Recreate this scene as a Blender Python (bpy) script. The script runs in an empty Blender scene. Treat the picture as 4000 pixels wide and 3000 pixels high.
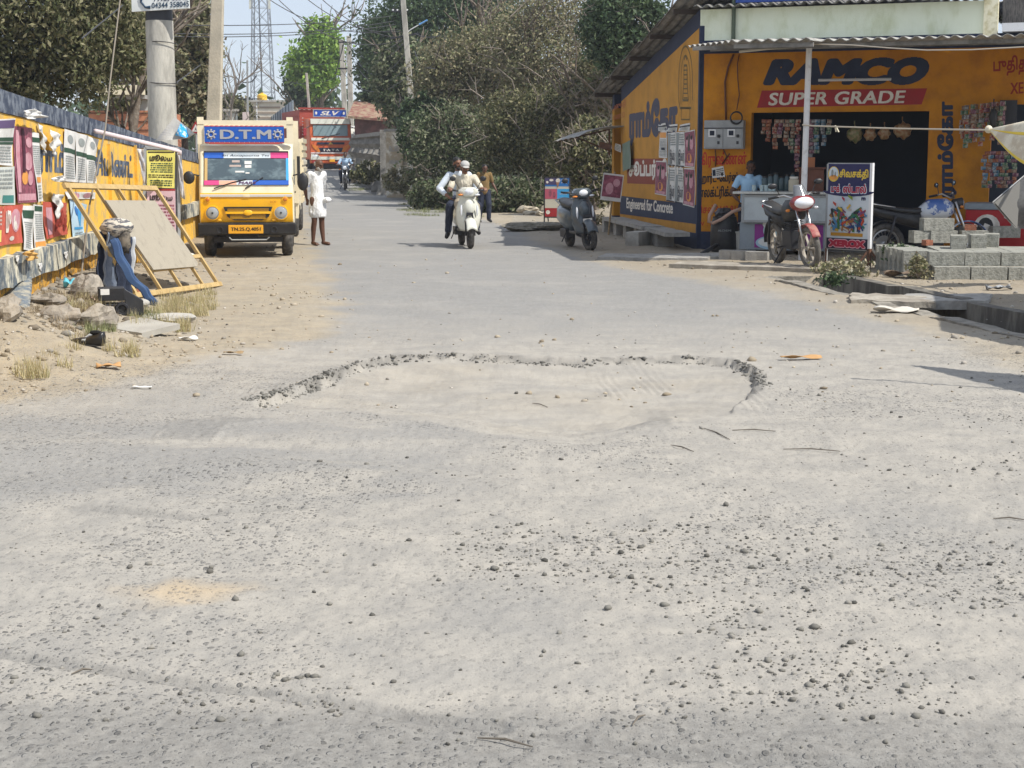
import bpy, bmesh, math, random
import numpy as np
from mathutils import Vector, Matrix
PI = math.pi
random.seed(7); RG = np.random.default_rng(11)
SC = bpy.context.scene; COL = SC.collection
# ---------------------------------------------------------------- camera, sky, sun
F = 6000.0; CAMZ = 1.6; PITCH = math.atan(890 / F)
cam = bpy.data.cameras.new('camera'); cam.sensor_width = 36; cam.lens = F / 4000 * 36
cam.clip_start = .1; cam.clip_end = 3000
co = bpy.data.objects.new('camera', cam); COL.objects.link(co)
co.location = (0, 0, CAMZ); co.rotation_euler = (PI / 2 - PITCH, 0, 0); SC.camera = co
SUN = Vector((.55, -.28, .79)).normalized()
w = bpy.data.worlds.new("World"); SC.world = w; w.use_nodes = True
nt = w.node_tree; bg = nt.nodes['Background']
sky = nt.nodes.new('ShaderNodeTexSky'); sky.sky_type = 'NISHITA'; sky.sun_disc = False
sky.sun_elevation = math.asin(SUN.z); sky.sun_rotation = math.atan2(SUN.x, SUN.y)
sky.air_density = 1.0; sky.dust_density = .25; sky.ozone_density = 2.5; sky.altitude = 500
mxs = nt.nodes.new('ShaderNodeMix'); mxs.data_type = 'RGBA'; mxs.inputs[0].default_value = .68; mxs.inputs[7].default_value = (5.9, 6.4, 7.4, 1)
nt.links.new(sky.outputs[0], mxs.inputs[6]); nt.links.new(mxs.outputs[2], bg.inputs[0]); bg.inputs[1].default_value = .125
sl = bpy.data.lights.new('sun', 'SUN'); sl.energy = 5.0; sl.angle = math.radians(.53); sl.color = (1, .955, .88)
so = bpy.data.objects.new('sun', sl); COL.objects.link(so)
so.rotation_euler = SUN.to_track_quat('Z', 'Y').to_euler(); so.location = (20, -10, 30)
vs = SC.view_settings; vs.view_transform = 'Standard'; vs.look = 'None'; vs.exposure = .13; vs.gamma = 1
SC.render.engine = 'CYCLES'; SC.cycles.use_denoising = True; SC.cycles.max_bounces = 5
SC.cycles.diffuse_bounces = 3; SC.cycles.glossy_bounces = 2; SC.cycles.transparent_max_bounces = 6; SC.cycles.transmission_bounces = 3
SC.cycles.use_adaptive_sampling = True; SC.cycles.adaptive_threshold = .02; SC.cycles.volume_bounces = 0
SC.cycles.sample_clamp_indirect = 6

# ---------------------------------------------------------------- geometry of the picture
cP, sP = math.cos(PITCH), math.sin(PITCH)
def ray(u, v):
    a = (u - 2000) / F; b = (1500 - v) / F
    return Vector((a, cP + b * sP, -sP + b * cP))
def W(u, v, Y):
    d = ray(u, v); k = Y / d.y
    return Vector((d.x * k, Y, CAMZ + d.z * k))
def rise(Y):
    t = np.clip((np.asarray(Y, float) - 50) / 40, 0, 1)
    return 1.35 * t * t * (3 - 2 * t) * .5 + .65 * t * t
def Gd(u, v, z=None):
    d = ray(u, v); zz = 0.0 if z is None else z
    for i in range(30):
        k = (zz - CAMZ) / d.z if d.z < -1e-5 else 400
        Y = d.y * k
        if z is not None: break
        zz = .5 * zz + .5 * float(rise(Y))
    return Vector((d.x * k, Y, zz))
def pxm(Y): return F / (Y * cP)          # photo pixels per metre, about eye level

def hsh(i, j, s):
    n = (i * 374761393 + j * 668265263 + s * 1442695041) & 0x7fffffff
    n = ((n ^ (n >> 13)) * 1274126177) & 0x7fffffff
    return ((n ^ (n >> 16)) & 0xffff) / 65535.0
def vn(x, y, s=0):
    x = np.asarray(x, float); y = np.asarray(y, float)
    i = np.floor(x).astype(np.int64); j = np.floor(y).astype(np.int64); fx = x - i; fy = y - j
    fx = fx * fx * (3 - 2 * fx); fy = fy * fy * (3 - 2 * fy)
    a = hsh(i, j, s); b = hsh(i + 1, j, s); c = hsh(i, j + 1, s); d = hsh(i + 1, j + 1, s)
    return (a * (1 - fx) + b * fx) * (1 - fy) + (c * (1 - fx) + d * fx) * fy
def fbm(x, y, s=0, o=4):
    r = 0; a = .5; k = 1
    for q in range(o):
        r = r + a * vn(x * k, y * k, s + q); a *= .5; k *= 2.03
    return r
def sdpoly(X, Y, P):
    """signed distance to polygon, positive inside"""
    X = np.asarray(X, float); Y = np.asarray(Y, float)
    d = np.full(X.shape, 1e9); ins = np.zeros(X.shape, bool); n = len(P)
    for i in range(n):
        ax, ay = P[i][0], P[i][1]; bx, by = P[(i + 1) % n][0], P[(i + 1) % n][1]
        ex, ey = bx - ax, by - ay; L = ex * ex + ey * ey + 1e-12
        t = np.clip(((X - ax) * ex + (Y - ay) * ey) / L, 0, 1)
        d = np.minimum(d, np.hypot(X - ax - t * ex, Y - ay - t * ey))
        c = (ay > Y) != (by > Y)
        xx = (bx - ax) * (Y - ay) / ((by - ay) if abs(by - ay) > 1e-12 else 1e-12) + ax
        ins ^= c & (X < xx)
    return np.where(ins, d, -d)
def dseg(X, Y, P):
    d = np.full(np.shape(X), 1e9)
    for i in range(len(P) - 1):
        ax, ay = P[i][0], P[i][1]; ex, ey = P[i + 1][0] - ax, P[i + 1][1] - ay; L = ex * ex + ey * ey + 1e-12
        t = np.clip(((X - ax) * ex + (Y - ay) * ey) / L, 0, 1)
        d = np.minimum(d, np.hypot(X - ax - t * ex, Y - ay - t * ey))
    return d
def ss(a, b, x):
    t = np.clip((x - a) / (b - a), 0, 1); return t * t * (3 - 2 * t)
def gpx(L): return [Gd(u, v)[:2] for u, v in L]

ROADP = gpx([(-1500, 1760), (0, 1570), (700, 1415), (900, 1380), (1240, 1300), (1290, 1190), (1225, 1050), (1195, 950), (1180, 840), (1175, 770), (1150, 700), (1140, 650),
             (1420, 655), (1475, 715), (1560, 765), (1700, 810), (1880, 850), (2050, 900), (2120, 950), (2330, 1022), (2600, 1068), (3000, 1138), (3400, 1228), (3700, 1312), (4000, 1410), (5600, 1900)]) + [(9, .5), (-9, .5)]
POT = gpx([(975, 1558), (1150, 1515), (1290, 1455), (1400, 1415), (1560, 1390), (1800, 1385), (1900, 1392), (2050, 1398), (2250, 1405), (2420, 1398), (2560, 1400), (2700, 1394), (2870, 1408), (2945, 1442), (2975, 1500),
           (2900, 1560), (2800, 1640), (2500, 1700), (2250, 1735), (1900, 1690), (1650, 1640), (1430, 1610), (1200, 1600), (1000, 1590)])
RIM = POT[:16]
DR0 = Gd(3020, 1088); DR1 = Gd(4000, 1315)
DRD = (DR1 - DR0); DRD.z = 0; DRD.normalize(); DRN = Vector((-DRD.y, DRD.x, 0))
if DRN.x < 0: DRN = -DRN
DRW = .88; DRL = 14.0
DRAIN = [tuple((DR0 - DRD * .3)[:2]), tuple((DR0 + DRD * DRL)[:2]), tuple((DR0 + DRD * DRL + DRN * DRW)[:2]), tuple((DR0 - DRD * .3 + DRN * DRW)[:2])]
PATCH = gpx([(590, 1712), (690, 1640), (1180, 1630), (900, 1660), (830, 1712)])
PATCH2 = gpx([(2370, 1668), (2560, 1625), (2660, 1640), (2560, 1665), (2480, 1678)])
LIP = gpx([(-300, 2500), (0, 2545), (700, 2650), (1200, 2730), (1650, 2800), (1950, 2835)])
LIP2 = gpx([(2200, 2890), (2700, 2940), (4200, 3040)])
LIP3 = gpx([(310, 1985), (480, 2000), (720, 2022), (880, 1992), (1150, 1975)])
def gz(X, Y, drain=True):
    X = np.asarray(X, float); Y = np.asarray(Y, float)
    z = rise(Y)
    wx = X + .12 * (fbm(X * 3, Y * 3, 5) - .5) + .07 * (vn(X * 13, Y * 9, 6) - .5); wy = Y + .30 * (fbm(X * 4, Y * 3, 9, 5) - .5)
    near = np.abs(Y) < 22
    sp = np.where(near, sdpoly(wx, wy, POT), -9); rim = dseg(wx, wy, RIM)
    soft = ss(0, .75, sp)                      # gentle side
    hard = ss(0, .035, sp)
    nr = ss(.9, .1, rim)                       # close to the broken far rim
    z = z - (.085 * soft + (.035 + .035 * ss(-.6, -2.2, X) + .01 * ss(1.3, 1.7, X)) * hard * nr * (1 - .35 * soft)) * ss(0, .02, sp) + .006 * ss(.25, .02, rim) * (sp < 0)
    inp = ss(0, .3, sp)
    z = z + inp * .012 * (fbm(X * 5, Y * 5, 21) - .5)
    sr = sdpoly(X, Y, ROADP)
    off = ss(.15, -.35, sr)
    nz = ss(30, 8, Y)
    z = z + nz * (.014 * (fbm(X * 1.1, Y * .8, 31) - .5) * 2 + .006 * (fbm(X * 6, Y * 5, 33) - .5) * 2) + nz * .004 * (vn(X * 28, Y * 22, 3) - .5) * 2
    z = z + off * (.03 * fbm(X * 2, Y * 2, 41) + .012 * (fbm(X * 9, Y * 9, 42) - .5) * 2) * ss(70, 30, Y)
    # soil banked against the compound wall
    wl = X - (-4.5 - 1.7 * (Y - 13.5) / 16.5)
    z = z + .30 * ss(1.5, .1, wl) * ss(24, 17, Y) * ss(10.5, 12.5, Y) * (Y < 40)
    # ruts and shallow broken lips in the near field
    d1 = dseg(X, Y, LIP) + .05 * (fbm(X * 7, Y * 7, 51) - .5); z = z - .016 * ss(.055, .0, d1)
    d3 = dseg(X, Y, LIP3) + .06 * (fbm(X * 6, Y * 6, 53) - .5); z = z - .018 * ss(.07, .0, d3)
    d2 = dseg(X, Y, LIP2) + .05 * (fbm(X * 7, Y * 7, 52) - .5); z = z - .012 * ss(.05, .0, d2)
    tr = ss(.06, -.06, np.abs(X - 1.03) - .13) * ss(.1, -.1, np.abs(Y - 11.6) - .7) + .7 * ss(.06, -.06, np.abs(X - 1.62 - .1 * (Y - 10)) - .10) * ss(.1, -.1, np.abs(Y - 10.1) - .5) + ss(.06, -.06, np.abs(X - .72) - .08) * ss(.1, -.1, np.abs(Y - 11.2) - .5)
    z = z + .005 * tr * np.sin((X + .03 * (Y - 10) ** 2) * 2 * PI / .06)
    for P, s in ((PATCH, 55), (PATCH2, 56)):
        z = z + .010 * ss(-.01, .02, sdpoly(wx, wy, P))
    z = z + .018 * np.sin(Y * 5.2 + 2.2 * X + 3 * fbm(X, Y, 61)) * ss(.30, .6, fbm(X * .7, Y * .7, 62)) * ss(9.8, 8.2, Y) * ss(4.5, 6, Y)
    if drain:
        sd = sdpoly(X, Y, DRAIN); z = np.where(sd > -.01, z - .62, z)
    return z
def gzs(x, y): return float(gz(np.array([x]), np.array([y]), False)[0])
def G(u, v):
    p = Gd(u, v); 
    for i in range(6):
        p = Gd(u, v, gzs(p.x, p.y))
    return p

# ---------------------------------------------------------------- mesh helpers
class MB:
    def __init__(s): s.v = []; s.f = []
    def add(s, vs, fs):
        n = len(s.v); s.v += [tuple(p) for p in vs]; s.f += [tuple(i + n for i in f) for f in fs]; return s
    def ob(s, c, ax, ay, az):
        c, ax, ay, az = (Vector(q) for q in (c, ax, ay, az))
        P = [c + ax * i + ay * j + az * k for k in (-.5, .5) for j in (-.5, .5) for i in (-.5, .5)]
        return s.add(P, [(0, 2, 3, 1), (4, 5, 7, 6), (0, 1, 5, 4), (2, 6, 7, 3), (0, 4, 6, 2), (1, 3, 7, 5)])
    def box(s, c, d, rz=0, R=None):
        M = R if R is not None else Matrix.Rotation(rz, 3, 'Z')
        return s.ob(c, M @ Vector((d[0], 0, 0)), M @ Vector((0, d[1], 0)), M @ Vector((0, 0, d[2])))
    def bar(s, a, b, w, h, up=(0, 0, 1)):
        a = Vector(a); b = Vector(b); d = b - a; u = Vector(up); x = d.cross(u)
        if x.length < 1e-6: x = d.cross(Vector((0, 1, 0)))
        x.normalize(); y = x.cross(d).normalized()
        return s.ob((a + b) / 2, x * w, y * h, d)
    def frame(s, d):
        d = d.normalized(); a = Vector((0, 0, 1)) if abs(d.z) < .9 else Vector((1, 0, 0))
        x = d.cross(a).normalized(); return x, d.cross(x).normalized()
    def cyl(s, a, b, r, r2=None, n=10, caps=True):
        a = Vector(a); b = Vector(b); r2 = r if r2 is None else r2; x, y = s.frame(b - a)
        P = []
        for c, q in ((a, r), (b, r2)):
            P += [c + (x * math.cos(t * 2 * PI / n) + y * math.sin(t * 2 * PI / n)) * q for t in range(n)]
        f = [(i, (i + 1) % n, n + (i + 1) % n, n + i) for i in range(n)]
        if caps: f += [tuple(range(n - 1, -1, -1)), tuple(range(n, 2 * n))]
        return s.add(P, f)
    def tube(s, pts, r, n=6, caps=True):
        pts = [Vector(p) for p in pts]; R = r if isinstance(r, (list, tuple)) else [r] * len(pts); rings = []; px = None
        for i, p in enumerate(pts):
            d = pts[min(i + 1, len(pts) - 1)] - pts[max(i - 1, 0)]
            if d.length < 1e-9: d = Vector((0, 0, 1))
            d.normalize()
            if px is None: x, y = s.frame(d)
            else:
                x = px - d * px.dot(d)
                x = x.normalized() if x.length > 1e-6 else s.frame(d)[0]
                y = d.cross(x)
            px = x
            rings.append([p + (x * math.cos(t * 2 * PI / n) + y * math.sin(t * 2 * PI / n)) * R[i] for t in range(n)])
        return s.loft(rings, caps)
    def loft(s, rings, caps=True):
        n = len(rings[0]); P = [p for r in rings for p in r]; f = []
        for k in range(len(rings) - 1):
            f += [(k * n + i, k * n + (i + 1) % n, (k + 1) * n + (i + 1) % n, (k + 1) * n + i) for i in range(n)]
        if caps: f += [tuple(range(n - 1, -1, -1)), tuple(range((len(rings) - 1) * n, len(rings) * n))]
        return s.add(P, f)
    def ell(s, c, r, nu=14, nv=9, fn=None):
        c = Vector(c); r = (r, r, r) if isinstance(r, (int, float)) else r; P = [c + Vector((0, 0, -r[2]))]
        for j in range(1, nv):
            t = PI * j / nv
            for i in range(nu):
                q = 2 * PI * i / nu; d = Vector((math.sin(t) * math.cos(q), math.sin(t) * math.sin(q), -math.cos(t)))
                m = fn(d) if fn else 1
                P.append(c + Vector((d.x * r[0], d.y * r[1], d.z * r[2])) * m)
        P.append(c + Vector((0, 0, r[2]))); L = len(P) - 1; f = []
        f += [(0, 1 + (i + 1) % nu, 1 + i) for i in range(nu)]
        for j in range(nv - 2):
            f += [(1 + j * nu + i, 1 + j * nu + (i + 1) % nu, 1 + (j + 1) * nu + (i + 1) % nu, 1 + (j + 1) * nu + i) for i in range(nu)]
        f += [(L, 1 + (nv - 2) * nu + i, 1 + (nv - 2) * nu + (i + 1) % nu) for i in range(nu)]
        return s.add(P, f)
    def prism(s, poly, d):
        P = [Vector(p) for p in poly]; d = Vector(d); n = len(P)
        return s.add(P + [p + d for p in P], [tuple(range(n - 1, -1, -1)), tuple(range(n, 2 * n))] + [(i, (i + 1) % n, n + (i + 1) % n, n + i) for i in range(n)])
    def torus(s, c, ax, R, r, n=24, m=8, sy=1.0):
        c = Vector(c); ax = Vector(ax).normalized(); x, y = s.frame(ax); rings = []
        P = []; f = []
        for i in range(n):
            t = 2 * PI * i / n; d = x * math.cos(t) + y * math.sin(t)
            for j in range(m):
                q = 2 * PI * j / m; P.append(c + d * (R + r * math.cos(q)) + ax * (r * sy * math.sin(q)))
        for i in range(n):
            for j in range(m):
                f.append((i * m + j, ((i + 1) % n) * m + j, ((i + 1) % n) * m + (j + 1) % m, i * m + (j + 1) % m))
        return s.add(P, f)
    def sheet(s, fn, nu, nv, th=0):
        P = [Vector(fn(i / nu, j / nv)) for j in range(nv + 1) for i in range(nu + 1)]; w_ = nu + 1
        f = [(j * w_ + i, j * w_ + i + 1, (j + 1) * w_ + i + 1, (j + 1) * w_ + i) for j in range(nv) for i in range(nu)]
        if not th: return s.add(P, f)
        nn = []
        for j in range(nv + 1):
            for i in range(nu + 1):
                a = P[j * w_ + min(i + 1, nu)] - P[j * w_ + max(i - 1, 0)]; b = P[min(j + 1, nv) * w_ + i] - P[max(j - 1, 0) * w_ + i]
                q = a.cross(b); nn.append(q.normalized() * th if q.length > 1e-12 else Vector((0, 0, th)))
        n = len(P); f2 = [tuple(reversed([i + n for i in q])) for q in f]
        e = [(i, i + 1) for i in range(nu)] + [(nv * w_ + i + 1, nv * w_ + i) for i in range(nu)]
        e += [((j + 1) * w_, j * w_) for j in range(nv)] + [(j * w_ + nu, (j + 1) * w_ + nu) for j in range(nv)]
        return s.add(P + [p - q for p, q in zip(P, nn)], f + f2 + [(b, a, a + n, b + n) for a, b in e])
    def build(s, name, m, parent=None, smooth=False, bevel=0, seg=2, sub=0):
        me = bpy.data.meshes.new(name); me.from_pydata(s.v, [], s.f); me.update()
        return link(name, me, m, parent, smooth, bevel, seg, sub)
def link(name, me, m, parent=None, smooth=False, bevel=0, seg=2, sub=0):
    if m is not None and len(me.materials) == 0: me.materials.append(m)
    o = bpy.data.objects.new(name, me); COL.objects.link(o)
    if parent is not None: o.parent = parent
    if smooth:
        me.polygons.foreach_set('use_smooth', [True] * len(me.polygons))
        if smooth == 'a':
            try: me.set_sharp_from_angle(angle=math.radians(40))
            except Exception: pass
    if bevel:
        b = o.modifiers.new('bevel', 'BEVEL'); b.width = bevel; b.segments = seg; b.limit_method = 'ANGLE'; b.angle_limit = .6
    if sub:
        q = o.modifiers.new('sub', 'SUBSURF'); q.levels = q.render_levels = sub
    return o
def thing(name, label, cat, loc=(0, 0, 0), rz=0, group=None, rot=None, sc=1):
    o = bpy.data.objects.new(name, None); COL.objects.link(o); o.location = loc; o.rotation_euler = rot or (0, 0, rz); o.empty_display_size = .1
    o.scale = (sc, sc, sc)
    return tag(o, label, cat, group)
def tag(o, label=None, cat=None, group=None, kind=None):
    if label: o['label'] = label
    if cat: o['category'] = cat
    if group: o['group'] = group
    if kind: o['kind'] = kind
    return o
def lab(o, t): o['label'] = t; return o
def dup(root, loc=None, rz=None, label=None):
    def cp(o, par):
        c = o.copy(); COL.objects.link(c); c.parent = par
        for ch in [q for q in bpy.data.objects if q.parent == o]: cp(ch, c)
        return c
    c = cp(root, None)
    if loc is not None: c.location = loc
    if rz is not None: c.rotation_euler = (0, 0, rz)
    if label: c['label'] = label
    return c

# ---------------------------------------------------------------- materials
def lin(h):
    if isinstance(h, (tuple, list)): return tuple(h)
    r = []
    for i in (0, 2, 4):
        c = int(h[i:i + 2], 16) / 255; r.append(c / 12.92 if c <= .04045 else ((c + .055) / 1.055) ** 2.4)
    return tuple(r)
MATS = {}
def mat(name, col, rough=.6, metal=0, noise=None, bump=None, col2=None, coord='Object', trans=0, spec=.4, emit=0, coat=0, stretch=None, alpha=None):
    """noise=(scale, lo, hi): col -> col2 by fractal noise between lo and hi"""
    if name in MATS: return MATS[name]
    m = bpy.data.materials.new(name); m.use_nodes = True; t = m.node_tree; N = t.nodes; L = t.links
    b = N['Principled BSDF']; c = lin(col); b.inputs['Base Color'].default_value = (*c, 1)
    b.inputs['Roughness'].default_value = rough; b.inputs['Metallic'].default_value = metal
    b.inputs['Specular IOR Level'].default_value = spec; b.inputs['Transmission Weight'].default_value = trans
    b.inputs['Coat Weight'].default_value = coat
    if emit: b.inputs['Emission Color'].default_value = (*c, 1); b.inputs['Emission Strength'].default_value = emit
    if noise or bump:
        tc = N.new('ShaderNodeTexCoord'); src = tc.outputs[coord]
        if stretch:
            mp = N.new('ShaderNodeMapping'); mp.inputs['Scale'].default_value = stretch; L.new(src, mp.inputs[0]); src = mp.outputs[0]
    if noise:
        n = N.new('ShaderNodeTexNoise'); n.inputs['Scale'].default_value = noise[0]; n.inputs['Detail'].default_value = 6; n.inputs['Roughness'].default_value = .65
        L.new(src, n.inputs['Vector']); mr = N.new('ShaderNodeMapRange'); mr.inputs[1].default_value = noise[1]; mr.inputs[2].default_value = noise[2]
        mr.interpolation_type = 'SMOOTHSTEP'
        L.new(n.outputs[0], mr.inputs[0]); mx = N.new('ShaderNodeMix'); mx.data_type = 'RGBA'
        mx.inputs[6].default_value = (*c, 1); mx.inputs[7].default_value = (*lin(col2 if col2 is not None else tuple(q * .6 for q in c)), 1)
        L.new(mr.outputs[0], mx.inputs[0]); L.new(mx.outputs[2], b.inputs['Base Color'])
    if bump:
        n = N.new('ShaderNodeTexNoise'); n.inputs['Scale'].default_value = bump[0]; n.inputs['Detail'].default_value = 4
        L.new(src, n.inputs['Vector']); bp = N.new('ShaderNodeBump'); bp.inputs['Strength'].default_value = bump[1]; bp.inputs['Distance'].default_value = bump[2] if len(bump) > 2 else .02
        L.new(n.outputs[0], bp.inputs['Height']); L.new(bp.outputs[0], b.inputs['Normal'])
    MATS[name] = m; return m
def randmat(name, cols, rough=.7, sheen=0, transl=0):
    """colour picked per mesh island (leaves, stones)"""
    if name in MATS: return MATS[name]
    m = bpy.data.materials.new(name); m.use_nodes = True; t = m.node_tree; N = t.nodes; L = t.links; b = N['Principled BSDF']
    g = N.new('ShaderNodeNewGeometry'); r = N.new('ShaderNodeValToRGB'); r.color_ramp.interpolation = 'LINEAR'
    e = r.color_ramp.elements
    while len(e) < len(cols): e.new(.5)
    for i, c in enumerate(cols): e[i].position = i / (len(cols) - 1); e[i].color = (*lin(c), 1)
    L.new(g.outputs['Random Per Island'], r.inputs[0]); L.new(r.outputs[0], b.inputs['Base Color'])
    b.inputs['Roughness'].default_value = rough; b.inputs['Specular IOR Level'].default_value = .25
    if transl:
        tr = N.new('ShaderNodeBsdfTranslucent'); L.new(r.outputs[0], tr.inputs[0]); mx = N.new('ShaderNodeMixShader'); mx.inputs[0].default_value = transl
        L.new(b.outputs[0], mx.inputs[1]); L.new(tr.outputs[0], mx.inputs[2]); L.new(mx.outputs[0], N['Material Output'].inputs[0])
    MATS[name] = m; return m

# ---------------------------------------------------------------- lettering: scanline-filled outlines of the built-in font
def text_runs(t, bold=0.0, rows=44, shear=0.0, space=1.0):
    c = bpy.data.curves.new('t', 'FONT'); c.body = t; c.fill_mode = 'NONE'; c.resolution_u = 4; c.space_character = space
    o = bpy.data.objects.new('t', c); COL.objects.link(o)
    dg = bpy.context.evaluated_depsgraph_get(); me = o.evaluated_get(dg).to_mesh()
    V = np.array([v.co[:2] for v in me.vertices]); E = [tuple(e.vertices) for e in me.edges]
    o.evaluated_get(dg).to_mesh_clear(); bpy.data.objects.remove(o); bpy.data.curves.remove(c)
    if len(V) == 0: return [], (0, 0, 1, 1)
    # orient the loops: edges come in order a->b along each spline
    y0, y1 = V[:, 1].min(), V[:, 1].max(); x0, x1 = V[:, 0].min(), V[:, 0].max(); runs = []; h = (y1 - y0) / rows
    A = V[[e[0] for e in E]]; B = V[[e[1] for e in E]]
    # contour direction: follow connectivity
    nxt = {}
    adj = {}
    for a, b in E: adj.setdefault(a, []).append(b); adj.setdefault(b, []).append(a)
    seen = set(); segs = []
    for s0 in range(len(V)):
        if s0 in seen or s0 not in adj: continue
        # vertices of a spline are stored consecutively in order
        cur = s0; prev = None; loop = [s0]; seen.add(s0)
        nb = [q for q in adj[s0] if q == s0 + 1] or adj[s0]
        cur = nb[0]; prev = s0
        while cur != s0 and cur not in seen:
            loop.append(cur); seen.add(cur)
            n2 = [q for q in adj[cur] if q != prev]
            if not n2: break
            prev, cur = cur, n2[0]
        for i in range(len(loop)): segs.append((V[loop[i]], V[loop[(i + 1) % len(loop)]]))
    A = np.array([s_[0] for s_ in segs]); B = np.array([s_[1] for s_ in segs])
    for r in range(rows):
        y = y0 + (r + .5) * h
        k = (A[:, 1] > y) != (B[:, 1] > y)
        if not k.any(): continue
        a = A[k]; b = B[k]; xs = a[:, 0] + (y - a[:, 1]) / (b[:, 1] - a[:, 1]) * (b[:, 0] - a[:, 0]); wd = np.where(b[:, 1] > a[:, 1], 1, -1)
        o_ = np.argsort(xs); xs = xs[o_]; wd = wd[o_]; acc = 0; st = 0
        for i in range(len(xs)):
            p = acc; acc += wd[i]
            if p == 0 and acc != 0: st = xs[i]
            elif p != 0 and acc == 0 and xs[i] - st > 1e-4: runs.append((st + shear * (y - y0), xs[i] + shear * (y - y0), y - h / 2, y + h / 2))
    if bold > 0:      # thicken the strokes: grow each run sideways and over neighbouring rows
        rowd = {}
        for a, b, c0, d0 in runs:
            r = int(round((c0 - y0) / h)); 
            for k in range(-int(bold / h), int(bold / h) + 1):
                q = math.sqrt(max(0, bold * bold - (k * h) ** 2)); rowd.setdefault(r + k, []).append((a - q + shear * k * h, b + q + shear * k * h))
        runs = []
        for r, L_ in rowd.items():
            L_.sort(); ca, cb = L_[0]
            for a, b in L_[1:]:
                if a > cb: runs.append((ca, cb, y0 + r * h, y0 + (r + 1) * h)); ca, cb = a, b
                else: cb = max(cb, b)
            runs.append((ca, cb, y0 + r * h, y0 + (r + 1) * h))
        x0 -= bold; x1 += bold; y0 -= bold; y1 += bold
    return runs, (x0, y0, x1 + shear * (y1 - y0), y1)
TX = {}
def letters(name, t, m, parent, o, ux, uy, wd, ht, bold=0, shear=0, rows=44, fn=None, out=None, space=1.0):
    """text stretched into the rectangle at o with unit axes ux, uy; wd/ht in metres (ht None keeps proportion)"""
    k = (t, bold, shear, rows, space)
    if k not in TX: TX[k] = text_runs(t, bold, rows, shear, space)
    runs, (x0, y0, x1, y1) = TX[k]; o = Vector(o); ux = Vector(ux).normalized(); uy = Vector(uy).normalized()
    sx = wd / max(x1 - x0, 1e-6); sy = (ht / max(y1 - y0, 1e-6)) if ht else sx; b = MB()
    P = []; f = []
    for a, c, d, e in runs:
        n = len(P)
        for q, r in ((a, d), (c, d), (c, e), (a, e)):
            X = (q - x0) * sx; Y = (r - y0) * sy
            if fn: X, Y = fn(X, Y)
            P.append(o + ux * X + uy * Y)
        f.append((n, n + 1, n + 2, n + 3))
    if not f: return None
    b.add(P, f); return b.build(name, m, parent)
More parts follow.
